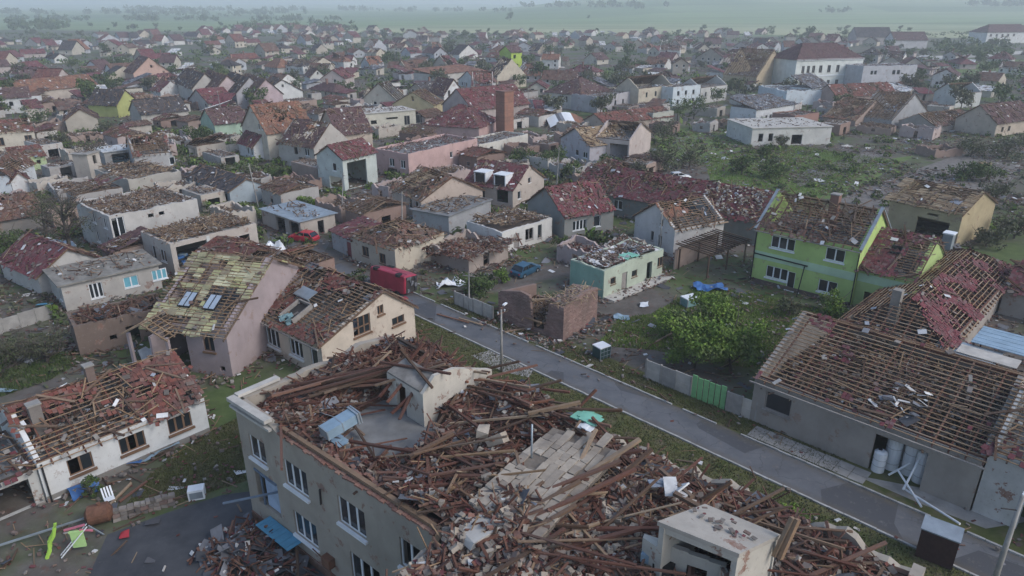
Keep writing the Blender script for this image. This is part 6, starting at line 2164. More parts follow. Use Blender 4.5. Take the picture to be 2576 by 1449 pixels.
mid('red_roof_cottage', 'cottage with an intact dull red roof at the left edge', (108, 745), l=(12, 700), Lx=7.0, h=2.4, wall=(0.45, 0.44, 0.42), ridge='y', pitch=32, mat='tile_wine', cov=[0.95, 0.9], lit=30, wins=[('R', 3.4, 0.6, 1.0, 1.4, 'hole')], cat='cottage')
mid('rubble_top_house', 'low house with a heap of brown beams on top behind the grey tall house', (330, 492), r=(470, 470), l=(215, 470), h=2.8, wall=(0.42, 0.40, 0.36), roof=None, jag=0.4, lit=900, kinds=WOODY, rise=1.3)
mid('little_beige_tower', 'small beige roof room with a dark doorway above the brown beams', (232, 452), r=(262, 442), Ly=3, h=4.6, wall=(0.46, 0.42, 0.37), roof='flat', mat='concrete', wins=[('R', 1.8, 2.6, 0.9, 1.6, 'hole')], lit=20, cat='roof room')
mid('grey_stone_house', 'grey walled house with a broken red ridge and pale concrete edge on the left', (345, 434), r=(440, 424), l=(325, 408), h=3.2, wall=(0.42, 0.42, 0.42), ridge='x', pitch=28, mat='tile_red', cov=[0.35, 0.5], board=0.2, lit=160, wins=[('R', 6.5, 0.8, 1.0, 1.5, 'w1')])
mid('carport_house', 'flat white edged carport with a dark car inside on the left', (268, 418), r=(345, 408), Ly=6.5, h=2.7, wall=(0.40, 0.40, 0.39), roof='flat', mat='white_dirty', wins=[('R', 3.8, 0.0, 5.0, 2.2, 'hole')], lit=30, cat='carport')
mid('beige_gable_left', 'house with a broad beige gable end and dark roof at the middle left', (172, 336), r=(252, 330), Ly=10, h=3.4, wall=(0.44, 0.40, 0.34), ridge='y', pitch=34, mat='tile_plum', cov=[0.8, 0.7], lit=60)
mid('light_green_house', 'house with a pale green side wall and plum roof beside the dark tree', (545, 350), r=(628, 340), Ly=9, h=3.6, wall=(0.36, 0.48, 0.38), ridge='x', pitch=34, mat='tile_plum', cov=[0.8, 0.7], wins=[('R', 3.5, 4.4, 0.8, 1.0, 'hole')], lit=60)
mid('olive_gable_house', 'house with an olive yellow gable wall in the left middle distance', (300, 296), r=(352, 286), Ly=10, h=3.6, wall=(0.40, 0.42, 0.16), ridge='y', pitch=42, mat='tile_dark', cov=[0.85, 0.8], lit=20, dirt=0.15)
mid('slate_roof_house', 'long house with a slate grey roof in the left middle distance', (360, 318), r=(478, 306), Ly=10, h=3.2, wall=(0.44, 0.42, 0.38), ridge='x', pitch=32, mat='tile_dark', cov=[0.92, 0.9], lit=20, tile=0.6)
mid('white_big_gable', 'house with a large clean white gable in the centre left distance', (664, 262), r=(764, 256), Ly=13, h=3.6, wall=WHITE, ridge='y', pitch=30, mat='tile_dark', cov=[0.9, 0.9], wins=[('R', 6.6, 5.0, 0.7, 0.9, 'hole')], lit=0, dirt=0.12, tile=0.6)
for i, (px, py, m, wl) in enumerate(((490, 262, 'tile_dark', (0.50, 0.48, 0.44)), (545, 270, 'tile_plum', (0.56, 0.46, 0.46)), (600, 276, 'tile_dark', (0.46, 0.46, 0.48)), (640, 282, 'tile_plum', (0.50, 0.40, 0.42)))):
    mid('row_house', ('cream', 'pink', 'blue grey', 'mauve')[i] + ' terraced house with a dark steep roof before the big white gable', (px, py), l=(px - 44, py - 22), Lx=9, h=5.0, wall=wl, ridge='y', pitch=44, mat=m, cov=[0.75, 0.7], wins=[('L', 1.8, 1.0, 1.0, 1.3, 'w1'), ('L', 4.6, 1.0, 1.0, 1.3, 'w1'), ('R', 3.0, 2.6, 1, 1.3, 'w1')], lit=30, tile=0.6)
mid('brick_base_house', 'house with a white gable over a brick red lower storey in the left distance', (342, 220), r=(430, 214), Ly=12, h=5.4, wall=(0.52, 0.36, 0.30), ridge='y', pitch=40, mat='tile_plum', cov=[0.8, 0.8], wins=[('R', 7, 7.0, 0.8, 1.1, 'hole'), ('R', 4, 2, 1, 1.2, 'g1')], lit=0, tile=0.7)
mid('white_left_gable', 'white gable end cut by the left edge in the distance', (-20, 254), r=(42, 250), Ly=12, h=3.8, wall=WHITE, ridge='y', pitch=34, mat='tile_red', cov=[0.9, 0.9], lit=0, tile=0.7)
mid('red_long_roof', 'long house with a bright red roof in the left distance', (48, 262), r=(248, 238), Ly=10, h=3.6, wall=(0.50, 0.44, 0.38), ridge='x', pitch=34, mat='tile_orange', cov=[0.93, 0.9], lit=0, tile=0.7)
mid('white_window_house', 'white house with small dark windows under the red roofs at the left edge', (-30, 290), r=(84, 282), Ly=9, h=4.6, wall=(0.60, 0.62, 0.62), ridge='x', pitch=30, mat='tile_plum', cov=[0.7, 0.7], wins=row('R', 5, 3.5, 2.8, 2.2, 1.0, 1.2, 'hole'), lit=0, tile=0.6)
mid('small_white_cottage', 'small clean white gabled cottage in the centre left distance', (782, 216), r=(820, 214), Ly=9, h=3.4, wall=(0.62, 0.62, 0.58), ridge='y', pitch=42, mat='tile_plum', cov=[0.9, 0.9], wins=[('R', 3.2, 4.2, 0.7, 0.9, 'hole')], lit=0, dirt=0.1, tile=0.7)
mid('orange_flat_hall', 'flat hall with a pale orange roof in the centre distance', (1092, 214), r=(1216, 200), Ly=12, h=4.0, wall=(0.50, 0.48, 0.44), roof='mono', ridge='B', pitch=7, mat='tile_orange', cov=0.96, lit=0, lod=2, tile=1.2, cat='hall')
hl = mid('lime_cube_house', 'bright lime green narrow house with two windows in the centre distance', (1286, 178), r=(1313, 176), Ly=9, h=8.6, wall=(0.42, 0.56, 0.10), roof='gable', ridge='x', pitch=30, mat='tile_plum', cov=[0.9, 0.9], wins=[('R', 2.2, 5.6, 1.6, 1.8, 'hole'), ('R', 3.4, 1.2, 2.4, 1.8, 'hole')], lit=0, lod=2, dirt=0.1)
# tall square brick chimney
ch = root('brick_chimney', 'tall square brick chimney stack rising over the red roofs', 'chimney', at(1270, 340), math.radians(45))
b = Buf()
zz, k = 0.0, 0
while zz < 10.4:
    b.span(-1.55 + 0.008 * (k % 2), 1.55 - 0.008 * (k % 2), -1.55 + 0.008 * (k % 2), 1.55 - 0.008 * (k % 2), zz, zz + 0.245)
    zz += 0.25
    k += 1
b.build('stack', [pieces('chimney brick', [(0.30, 0.15, 0.11), (0.34, 0.18, 0.13), (0.27, 0.135, 0.10)])], ch)
b = Buf()
b.span(-1.65, 1.65, -1.65, 1.65, 10.5, 10.7)
b.build('cap', [M['brick']], ch)
# torn tent roof, white and orange
tn = root('torn_tarpaulin_roof', 'crumpled white, grey and orange sheet roof lying right of the tall chimney', 'sheet', at(1425, 318), 0.2)
for k, (m, x0, x1) in enumerate((('white', -5, -2.6), ('felt', -2.6, -1.0), ('white', -1.0, 1.6), ('tile_orange', 1.6, 5.2))):
    b = Buf()
    for j in range(4):
        xa, xb = x0 + (x1 - x0) * j / 4, x0 + (x1 - x0) * (j + 1) / 4
        za, zb = 1.2 + 1.6 * math.sin((xa + 5) * 0.32), 1.2 + 1.6 * math.sin((xb + 5) * 0.32)
        b.hexa([(xa, -2.4, za - 1.0), (xb, -2.4, zb - 1.0), (xb, 2.4, zb + 0.6), (xa, 2.4, za + 0.6), (xa, -2.4, za - .95), (xb, -2.4, zb - .95), (xb, 2.4, zb + .65), (xa, 2.4, za + .65)])
    b.build('sheet_panel', [M[m]], tn)

# ------------------------------------------------------------------ ruined outbuildings that close the gaps between the middle houses
MARKS = [(60, 380, 'the cream house at the left edge'), (60, 480, 'the white gables at the left edge'), (60, 560, 'the dim brown shed'), (60, 700, 'the red cottage roof'), (215, 330, 'the beige gable'), (250, 450, 'the beige roof room'), (330, 560, 'the tall grey house'), (300, 400, 'the white edged carport'),
         (400, 410, 'the grey walled house'), (250, 750, 'the turquoise windows'), (520, 330, 'the round dark tree'), (560, 480, 'the blue grey house'), (500, 600, 'the torn open house'), (680, 360, 'the rust red roof'), (740, 560, 'the pale blue metal roof'), (830, 440, 'the mint garage house'),
         (880, 350, 'the steep brown roof'), (960, 310, 'the cream hall'), (1070, 420, 'the pink house'), (1050, 520, 'the beige twin house'), (990, 640, 'the cream corner house'), (1150, 330, 'the red hipped roof'), (1150, 640, 'the tile heap house'), (1290, 480, 'the white dormers'),
         (1270, 390, 'the chimney foot'), (1320, 610, 'the broken white house'), (1430, 360, 'the ochre boards'), (1420, 560, 'the red front wing'), (1560, 380, 'the beige end wall'), (1560, 300, 'the lavender block'), (1580, 720, 'the mint house'), (1700, 560, 'the long red roof'),
         (1950, 330, 'the low white building'), (2180, 300, 'the orange wreck'), (2290, 300, 'the bare grey rafters'), (2400, 340, 'the crumpled brown roof'), (1380, 750, 'the brick shed'), (700, 640, 'the white tent sheet')]


def mark(px, py):
    return min(MARKS, key=lambda q: (q[0] - px) ** 2 + 3 * (q[1] - py) ** 2)[2]


class Keep:
    """ground kept free for a vehicle"""

    def __init__(self, px, py, r):
        self.x, self.y = Vector((1, 0, 0)), Vector((0, 1, 0))
        self.C = at(px, py) - Vector((r, r, 0))
        self.Lx = self.Ly = 2 * r


for q in ((1322, 688, 3.4), (1708, 452, 3.4), (765, 606, 3.4), (990, 724, 4.5), (145, 632, 3.0), (692, 640, 2.0), (1315, 710, 3.0), (1712, 468, 3.2), (740, 620, 2.5)):
    RECTS.append(Keep(*q))
used_labels = {}
fill = 0
for tr in range(12000):
    if fill >= 150:
        break
    py = 250 + 480 * random.random() ** 1.35
    px = random.uniform(-40, 1660) if random.random() < 0.8 else random.uniform(1660, 2576)
    if px > 1640 and (py > 345 or py < 270):
        continue
    if 1240 < px < 1440 and py > 625:
        continue
    if px > 1050 and py > 690 or (px < 180 and py > 600) or (640 < px < 860 and py > 545):
        continue
    C_ = at(px, py)
    bb, aa = (C_.x - E0.x) * B.x + (C_.y - E0.y) * B.y, (C_.x - E0.x) * A.x + (C_.y - E0.y) * A.y
    if -9 < bb < road_w + 4 and aa < a_end + 9:
        continue
    hd = random.choice([-48, -48, -50, 42]) + random.uniform(-5, 5)
    rz = -math.radians(hd)
    x_, y_ = Vector((math.cos(rz), math.sin(rz), 0)), Vector((-math.sin(rz), math.cos(rz), 0))
    Lx, Ly = random.uniform(3.5, 8), random.uniform(3.5, 9)
    if not free_rect(C_, x_, y_, Lx, Ly, 0.12):
        continue
    wl, wn = random.choice([((0.46, 0.42, 0.37), 'beige'), ((0.40, 0.385, 0.37), 'grey'), ((0.27, 0.19, 0.16), 'brick'), ((0.50, 0.48, 0.45), 'pale'), ((0.34, 0.26, 0.22), 'brown'), ((0.44, 0.36, 0.34), 'rose')])
    kind = random.random()
    hh = random.uniform(1.9, 2.9)
    rt = random.choice(['tile_red', 'tile_wine', 'tile_brown', 'tile_plum'])
    what = 'roofless outbuilding heaped with boards' if kind < 0.45 else 'lean-to shed under torn tiles' if kind < 0.8 else 'flat garage strewn with rubble'
    lab = f'{wn} {what} by {mark(px, py)}'
    k_ = used_labels.get(lab, 0)
    used_labels[lab] = k_ + 1
    if k_:
        continue
    H = House('outbuilding', lab, (C_.x, C_.y, 0), hd=hd, Lx=Lx, Ly=Ly, h=hh, wall=wl, lod=1, cat='outbuilding', group='outbuildings between the middle houses', dirt=0.55)
    if kind < 0.45:
        H.walls(None, jag=1.3, wins=[('R', Lx / 2, 0.0, 0.9, 1.7, 'hole'), ('L', Ly / 2, 0.7, 0.9, 0.8, 'hole')])
        H.floor(0.9, 'soil')
        H.litter(int(9 * Lx * Ly), 0.9, random.choice([TILES, WOODY, GREYS, WINES]), rise=1.3)
    elif kind < 0.8:
        H.walls(None, jag=0.2, wins=[('R', Lx / 2, 0.0, 1.6, 1.7, 'hole'), ('L', Ly / 2, 0.7, 0.9, 0.8, 'g1')])
        H.floor(hh - 0.3, 'soil')
        H.roof(*((random.choice(['half0', 'gable']), 'y') if Lx > 5 else ('mono', random.choice('BF'))), random.uniform(10, 24), rt, random.uniform(0.35, 0.75), 0.8, 0.9)
        H.litter(int(3 * Lx * Ly), hh - 0.3, WOODY, rise=0.4)
    else:
        H.walls(None, wins=[('R', Lx / 2, 0.0, 2.0, 1.8, 'hole')])
        H.floor(hh - 0.02, random.choice(['concrete', 'slab', 'concrete_light']), 0.02, 'flat_roof')
        H.litter(int(4 * Lx * Ly), hh, GREYS, rise=0.15)
    H.skirt(int(7 * (Lx + Ly)), reach=1.8)
    fill += 1
print('fillers', fill)

# ------------------------------------------------------------------ the rest of the village to the fields
roofs = ['tile_red', 'tile_wine', 'tile_plum', 'tile_brown', 'tile_plum', 'tile_wine', 'tile_dark', 'tile_orange']
rname = {'tile_red': 'dull red', 'tile_wine': 'wine red', 'tile_plum': 'plum brown', 'tile_brown': 'brown', 'tile_dark': 'slate grey', 'tile_orange': 'rust orange'}
walls_ = [((0.62, 0.62, 0.60), 'white'), ((0.52, 0.47, 0.38), 'cream'), ((0.44, 0.42, 0.40), 'grey'), ((0.46, 0.40, 0.38), 'rose'), ((0.42, 0.38, 0.32), 'tan'), ((0.44, 0.46, 0.49), 'bluish'), ((0.50, 0.47, 0.40), 'pale yellow')]


def clear(p, rad):
    for fx, fy, fr in FOOT:
        if (fx - p.x) ** 2 + (fy - p.y) ** 2 < (fr + rad) ** 2 * 0.8:
            return False
    return True


bands = [(72, 84, 40, 'row nearest the fields'), (84, 100, 52, 'second row from fields'), (100, 122, 52, 'third row from fields'), (122, 150, 48, 'row by the lime cube'),
         (150, 188, 44, 'row by the orange hall'), (188, 240, 34, 'row by big white gable'), (240, 305, 9, 'row by the brick chimney')]
sides = lambda i, n: ''
cnt = 0
for y0, y1, n, phrase in bands:
    got = []
    for tr in range(n * 40):
        if len(got) >= n:
            break
        px, py = random.uniform(-60, 2640), random.uniform(y0, y1)
        # the fields reach down on the right, woods on the left
        lim = 84 if 850 < px < 1900 else (100 if px >= 1900 else 66 + 40 * (1 - px / 850))
        if px > 2300:
            lim = 150
        if py < lim:
            continue
        if px > 1330 and py > 232:
            continue
        p = at(px, py)
        if not clear(p, 5.0):
            continue
        FOOT.append((p.x, p.y, 5.5))
        got.append((px, py, p))
    got.sort(key=lambda g: g[0])
    for k, (px, py, p) in enumerate(got):
        m = random.choice(roofs)
        wl, wn = random.choice(walls_)
        hd = random.choice([-48, -48, -40, 42, 42, 5, -80]) + random.uniform(-8, 8)
        Lx, Ly, h = random.uniform(6.5, 9.5), random.uniform(8, 15), random.choice([2.5, 2.7, 3.0, 3.4, 4.6] if py < 235 else [2.3, 2.6])
        far = py < 200
        dam = random.random()
        cov = 0.95 if (far and px < 700) or dam < 0.2 else random.uniform(0.34, 0.68)
        kind = 'hip' if random.random() < 0.15 else 'gable'
        rd = random.choice('xy')
        pitch = random.uniform(27, 40)
        ordn = f'{k + 1}'
        ords = ['first', 'second', 'third', 'fourth', 'fifth', 'sixth', 'seventh', 'eighth', 'ninth', 'tenth']
        nL, nR = k, len(got) - 1 - k
        mid_ = len(got) // 2
        if k < 10:
            where = f'{ords[k]} from the left'
        elif nR < 10:
            where = f'{ords[nR]} from the right'
        elif k < mid_:
            where = ords[mid_ - k - 1] + ' left of the middle' if mid_ - k <= 10 else ords[k - 10] + ' after the left ten'
        else:
            where = ords[k - mid_] + ' right of the middle' if k - mid_ < 10 else ords[nR - 10] + ' before the right ten'
        lab = f'{wn} house, {rname[m]} roof, {where}, {phrase}'
        H = House('village_house', lab, (p.x, p.y, 0), hd=hd, Lx=Lx, Ly=Ly, h=h, wall=wl, lod=2, group='houses across the village')
        FOOT.pop()
        wn_ = []
        if py > 120:
            for s, L in (('R', Lx), ('L', Ly)):
                for u in np.arange(1.8, L - 1.2, 3.2):
                    if random.random() < 0.7:
                        wn_.append((s, float(u), 1.0, 1.1, 1.3, random.choice(['w1', 'w1', 'g1', 'hole'])))
                    if h > 4.5 and random.random() < 0.6:
                        wn_.append((s, float(u), 3.1, 1.1, 1.2, 'w1'))
        H.walls(rd if kind == 'gable' else None, pitch, wins=wn_, jag=random.choice([0, 0.4, 0.8]) if cov < 0.6 and py > 110 else 0)
        H.floor(h - 0.1)
        H.roof(kind, rd, pitch, m, cov, tile=0.75 if py > 150 else 1.1)
        if random.random() < 0.5:
            H.chimney(Lx * 0.4, Ly * 0.55, 0.6, 0.6, h, h + 3.6, 'brick', cap=False)
        cnt += 1
print('village houses', cnt)

# lean-to sheds and outbuildings between them
def near_what(px, py):
    """a landmark close to a point of the far village"""
    marks = [(20, 250, 'near the white gable at the left edge'), (150, 250, 'near the bright red roof'), (385, 190, 'near the brick red lower storey'), (560, 250, 'near the dark terraced row'), (715, 235, 'near the big white gable'),
             (800, 195, 'near the small white cottage'), (1040, 285, 'near the pale yellow gable'), (1150, 200, 'near the pale orange hall'), (1270, 290, 'near the brick chimney'), (1300, 160, 'near the lime cube'), (1460, 250, 'near the pale hipped house'),
             (1720, 245, 'near the bluish white house'), (1935, 190, 'near the tan gable'), (2080, 180, 'near the white school'), (2230, 200, 'near the lilac block'), (2200, 100, 'near the dark barn'), (2430, 250, 'near the small white ruin'),
             (100, 100, 'in the far left corner'), (450, 95, 'far back left of the woods'), (900, 100, 'far back by the pale field'), (1600, 95, 'far back under the open field')]
    return min(marks, key=lambda q: (q[0] - px) ** 2 + 9 * (q[1] - py) ** 2)[2]


ns = 0
for tr in range(12000):
    if ns >= 280:
        break
    px, py = random.uniform(-60, 2640), 86 + 215 * random.random() ** 1.3
    lim = 86 if 850 < px < 1900 else (104 if px >= 1900 else 70 + 40 * (1 - px / 850))
    if py < lim or (px > 2300 and py < 155) or (px > 1640 and py > 270):
        continue
    p = at(px, py)
    if not clear(p, 0.6):
        continue
    FOOT.append((p.x, p.y, 1.6))
    wl, wn = random.choice(walls_)
    H = House('village_shed', f'{wn} shed between distant houses {near_what(px, py)}', (p.x, p.y, 0), hd=random.choice([-48, 42, -40, 5]) + random.uniform(-8, 8), Lx=random.uniform(3.5, 6), Ly=random.uniform(4, 10), h=random.uniform(1.9, 2.6), wall=wl, lod=2, cat='shed', group='sheds between the distant houses')
    FOOT.pop()
    H.walls(None, wins=[('R', 1.6, 0.1, 1.0, 1.9, 'hole')])
    H.roof('mono', random.choice('BF'), random.uniform(6, 18), random.choice(['felt', 'tile_brown', 'tile_plum', 'litter', 'tile_wine']), random.choice([0.97, 0.7]), tile=0.9)
    ns += 1

# ------------------------------------------------------------------ vehicles
def loft(secs, ring):
    """secs: (x, zlow, zhigh, half width); ring: list of (y share, z share)"""
    V, F = [], []
    k = len(ring)
    for x, zl, zh, hw in secs:
        for yy, zz in ring:
            V.append((x, yy * hw, zl + (zh - zl) * zz))
    for i in range(len(secs) - 1):
        for j in range(k):
            a, b_ = i * k + j, i * k + (j + 1) % k
            F.append((a, b_, b_ + k, a + k))
    F.append(tuple(range(k - 1, -1, -1)))
    F.append(tuple((len(secs) - 1) * k + j for j in range(k)))
    return V, F


RING = [(-0.96, 0.0), (0.96, 0.0), (1.0, 0.35), (0.98, 0.75), (0.9, 1.0), (-0.9, 1.0), (-0.98, 0.75), (-1.0, 0.35)]


def wheels(t, xs_, hw, r_=0.32):
    for x in xs_:
        for s in (-1, 1):
            V_, F_ = [], []
            tube(V_, F_, (x, s * (hw - 0.2), r_), (x, s * (hw + 0.02), r_), r_, r_, 14)
            wv = obj('wheel', mesh_py('wheel', V_, F_), M['black'], t)
            V_, F_ = [], []
            tube(V_, F_, (x, s * (hw - 0.05), r_), (x, s * (hw + 0.03), r_), r_ * 0.6, r_ * 0.5, 10)
            obj('rim', mesh_py('rim', V_, F_), M['steel'], wv)


def car(label, loc, heading, col, kind='car', tilt=0.0, cat='car', name='parked_car'):
    paint = plain(f'car paint {col}', col, 0.35, 0.1, var=0.2, spec=0.5)
    t = root(name, label, cat, loc, math.pi / 2 - math.radians(heading))
    secs = [(-2.1, 0.35, 0.72, 0.72), (-1.95, 0.25, 0.88, 0.82), (-1.2, 0.22, 0.93, 0.86), (0.6, 0.22, 0.95, 0.86), (1.3, 0.22, 0.86, 0.84), (1.95, 0.25, 0.72, 0.78), (2.1, 0.35, 0.6, 0.68)]
    V_, F_ = loft(secs, RING)
    obj('body', mesh_py('body', V_, F_), paint, t)
    cs = [(-1.85, 0.9, 0.98, 0.76), (-1.35, 0.92, 1.38, 0.70), (0.1, 0.93, 1.42, 0.70), (0.95, 0.9, 1.0, 0.76)]
    V_, F_ = loft(cs, RING)
    obj('cabin_glass', mesh_py('cabin_glass', V_, F_), M['glass'], t)
    b = Buf()
    b.hexa([(-1.42, -0.62, 1.385), (0.12, -0.62, 1.42), (0.12, 0.62, 1.42), (-1.42, 0.62, 1.385), (-1.38, -0.56, 1.44), (0.08, -0.56, 1.47), (0.08, 0.56, 1.47), (-1.38, 0.56, 1.44)])
    b.build('car_roof', [paint], t)
    b = Buf()
    for s in (-1, 1):
        for (xa, za, xb, zb) in ((-1.8, 0.92, -1.38, 1.40), (-0.55, 0.92, -0.55, 1.42), (0.92, 0.93, 0.12, 1.43)):
            b.bar((xa, s * 0.77, za), (xb, s * 0.66, zb), 0.07, 0.06)
    b.build('pillar', [paint], t)
    for s in (-1, 1):
        b = Buf()
        b.span(1.98, 2.09, s * 0.52 - 0.14, s * 0.52 + 0.14, 0.52, 0.66)
        b.build('headlight', [M['white']], t)
        b = Buf()
        b.span(-2.12, -2.0, s * 0.58 - 0.1, s * 0.58 + 0.1, 0.55, 0.76)
        b.build('tail_light', [M['red']], t)
    wheels(t, (-1.3, 1.3), 0.84)
    t.rotation_euler[0] = tilt
    return t


def van(label, loc, heading, col, roll):
    paint = plain('red van paint', col, 0.4, 0.05, var=0.35, spec=0.5, nscale=1.0)
    t = root('overturned_van', label, 'van', loc, math.pi / 2 - math.radians(heading))
    in_ = bpy.data.objects.new('body', None)
    bpy.data.objects.remove(in_)
    secs = [(-2.5, 0.3, 1.9, 0.84), (-2.38, 0.22, 2.06, 0.94), (-1.6, 0.2, 2.13, 0.97), (-0.8, 0.2, 2.15, 0.97), (0.0, 0.2, 2.15, 0.97), (0.7, 0.2, 2.1, 0.96), (1.2, 0.2, 1.98, 0.95), (1.75, 0.22, 1.45, 0.95), (2.3, 0.25, 1.15, 0.9), (2.5, 0.35, 0.9, 0.78)]
    ring = [(-0.9, 0.0), (0.9, 0.0), (0.98, 0.06), (1.0, 0.3), (0.99, 0.6), (0.95, 0.8), (0.88, 0.92), (0.74, 0.98), (0.4, 1.0), (-0.4, 1.0), (-0.74, 0.98), (-0.88, 0.92), (-0.95, 0.8), (-0.99, 0.6), (-1.0, 0.3), (-0.98, 0.06)]
    rot = Matrix.Translation((0, 0, 0.98)) @ Matrix.Rotation(roll, 4, 'X') @ Matrix.Translation((0, 0, -1.05))
    V_, F_ = loft(secs, ring)
    V_ = [(x + random.uniform(-.03, .03), y * (1 - 0.07 * vnoise(x * 1.3, z * 2.0, 8)), z - 0.08 * vnoise(x * 1.1 + 5, y * 1.4, 9)) for x, y, z in V_]
    me = mesh_py('body', V_, F_)
    obj('body', me, paint, t, rot)
    b = Buf()
    b.span(-2.54, -2.505, -0.78, 0.78, 0.4, 1.85)  # dark panel over the rear end, painted as the shade of an open bay
    b.build('cargo_bay_shade', [M['dark']], t, mat4=rot)
    b = Buf()
    for k in range(10):
        b.box((-2.58 - 0.06 * random.random(), random.uniform(-0.7, 0.7), random.uniform(0.5, 1.7)), (0.05, random.uniform(0.05, 0.2), random.uniform(0.05, 0.2)), random.uniform(-0.3, 0.3))
    b.build('torn_interior', [M['felt']], t, 'stuff', rot)
    b = Buf()
    b.hexa([(1.25, -0.8, 2.1), (1.78, -0.84, 1.5), (1.78, 0.84, 1.5), (1.25, 0.8, 2.1), (1.30, -0.8, 2.14), (1.83, -0.84, 1.54), (1.83, 0.84, 1.54), (1.30, 0.8, 2.14)])
    b.build('windscreen', [M['glass']], t, mat4=rot)
    b = Buf()
    for s in (-1, 1):
        b.span(0.3, 1.3, s * 0.965 - 0.012, s * 0.965 + 0.012, 1.3, 1.8)
        b.span(-2.2, -0.1, s * 0.968 - 0.006, s * 0.968 + 0.006, 0.75, 0.80)
    b.build('side_window', [M['glass']], t, mat4=rot)
    for x in (-1.6, 1.55):
        for s in (-1, 1):
            V_, F_ = [], []
            tube(V_, F_, (x, s * 0.72, 0.3), (x, s * 0.98, 0.3), 0.34, 0.34, 14)
            obj('wheel', mesh_py('wheel', V_, F_), M['black'], t, rot)
    b = Buf()
    b.hexa([(-2.6, 0.9, 0.05), (-3.2, 1.1, 0.05), (-3.2, 1.9, 0.05), (-2.6, 1.8, 0.05), (-2.6, 0.9, 0.1), (-3.2, 1.1, 0.1), (-3.2, 1.9, 0.1), (-2.6, 1.8, 0.1)])
    b.build('torn_door', [paint], t)
    return t


vn = van('crimson van lying on its side across the end of the street', at(990, 724), -52, (0.38, 0.03, 0.065), math.radians(96))
vn.scale = (1.16, 1.16, 1.16)
car('crushed bright red car before the flat metal-roofed garages', at(765, 606), -70, (0.50, 0.03, 0.05))
car('dark blue estate car buried in rubble by the brick shed', at(1322, 688), 38, (0.03, 0.10, 0.17), tilt=0.08)
car('white estate car on the grass behind the red L-shaped roof', at(1708, 452), 75, (0.66, 0.69, 0.71))
car('battered blue and silver car in the garden left of the stripped tree', at(145, 632), 40, (0.22, 0.30, 0.40), tilt=0.25)
car('dark teal car parked inside the white edged carport', at(312, 412), 80, (0.04, 0.08, 0.09))
t = root('cold_frame', 'small garden cold frame with white lid in front of the lime house', 'cold frame', at(1735, 768), 0.5)
b = Buf()
b.span(-0.9, 0.9, -0.6, 0.6, 0.95, 1.05)
b.build('lid', [M['white']], t)
for sx in (-0.85, 0.85):
    for sy in (-0.55, 0.55):
        b = Buf()
        b.span(sx - 0.05, sx + 0.05, sy - 0.05, sy + 0.05, 0, 0.945)
        b.build('post', [M['steel']], t)
b = Buf()
b.span(-0.79, 0.79, -0.56, -0.54, 0.1, 0.9)
b.span(-0.86, -0.84, -0.49, 0.49, 0.1, 0.9)
b.build('pane', [plain('turquoise pane', (0.20, 0.34, 0.34), 0.3, var=0.3)], t)

# ------------------------------------------------------------------ street furniture, fences, loose things
def lamp_post(label, base, h, double):
    t = root('street_lamp', label, 'street lamp', base, math.radians(45))
    V_, F_ = [], []
    tube(V_, F_, (0, 0, 0), (0, 0, h), 0.17 if not double else 0.13, 0.10 if not double else 0.07, 10)
    obj('pole', mesh_py('pole', V_, F_, True), M['concrete'], t)
    if double:
        b = Buf()
        b.bar((-0.5, 0, h - 0.35), (0.5, 0, h - 0.35), 0.06, 0.06)
        b.bar((0, 0, h), (0.6, 0.2, h + 0.25), 0.05, 0.05)
        b.build('bracket', [M['rust']], t)
        for x in (-0.4, 0.0, 0.4):
            V_, F_ = [], []
            tube(V_, F_, (x, 0, h - 0.32), (x, 0, h - 0.12), 0.05, 0.07, 8)
            obj('insulator', mesh_py('insulator', V_, F_), M['white_dirty'], t)
        b = Buf()
        b.box((0.62, 0.2, h + 0.24), (0.28, 0.1, 0.06), 0.3)
        b.build('lamp_head', [M['white']], t)
    else:
        b = Buf()
        b.bar((0, 0, h - 0.25), (0.85, -0.5, h - 0.55), 0.05, 0.05)
        b.bar((0, 0, h - 0.9), (-0.9, 0.6, h - 0.6), 0.05, 0.05)
        b.build('bracket', [M['dark']], t)
        V_, F_ = [], []
        tube(V_, F_, (0.55, -0.3, h - 0.75), (0.55, -0.3, h - 0.6), 0.26, 0.22, 12)
        tube(V_, F_, (0.55, -0.3, h - 0.6), (0.55, -0.3, h - 0.5), 0.22, 0.08, 12)
        obj('lamp_globe', mesh_py('lamp_globe', V_, F_, True), M['white'], t)
        for s in (0, 1):
            V_, F_ = [], []
            tube(V_, F_, (0.1 + 0.18 * s, 0.0, h - 0.1), (0.1 + 0.18 * s, 0.0, h + 0.05), 0.05, 0.06, 8)
            obj('insulator', mesh_py('insulator', V_, F_), M['white'], t)
    return t


lamp_post('slim concrete lamp post beside the street before the brick shed', at(1262, 935), 6.0, True)
lamp_post('thick concrete pole with a round white lamp at the lower right corner', at(2478, 1530), 7.4, False)


def panel_fence(label, p, q, h, n, mats, name='panel_fence', posts=True, cat='fence'):
    d = q - p
    t = root(name, label, cat, p, math.atan2(d.y, d.x))
    L = d.length
    for i in range(n):
        b = Buf()
        a0, a1 = L * i / n + 0.05, L * (i + 1) / n - 0.05
        hh = h + random.uniform(-0.05, 0.08)
        b.span(a0, a1, -0.04, 0.04, 0, hh)
        b.span(a0, a1, -0.055, -0.041, hh * 0.48, hh * 0.52)
        b.build('panel', [mats[i % len(mats)]], t)
    if posts:
        for i in range(n + 1):
            b = Buf()
            b.span(L * i / n - 0.06, L * i / n + 0.06, -0.09, 0.09, 0, h + 0.08)
            b.build('post', [M['concrete']], t)
    return t


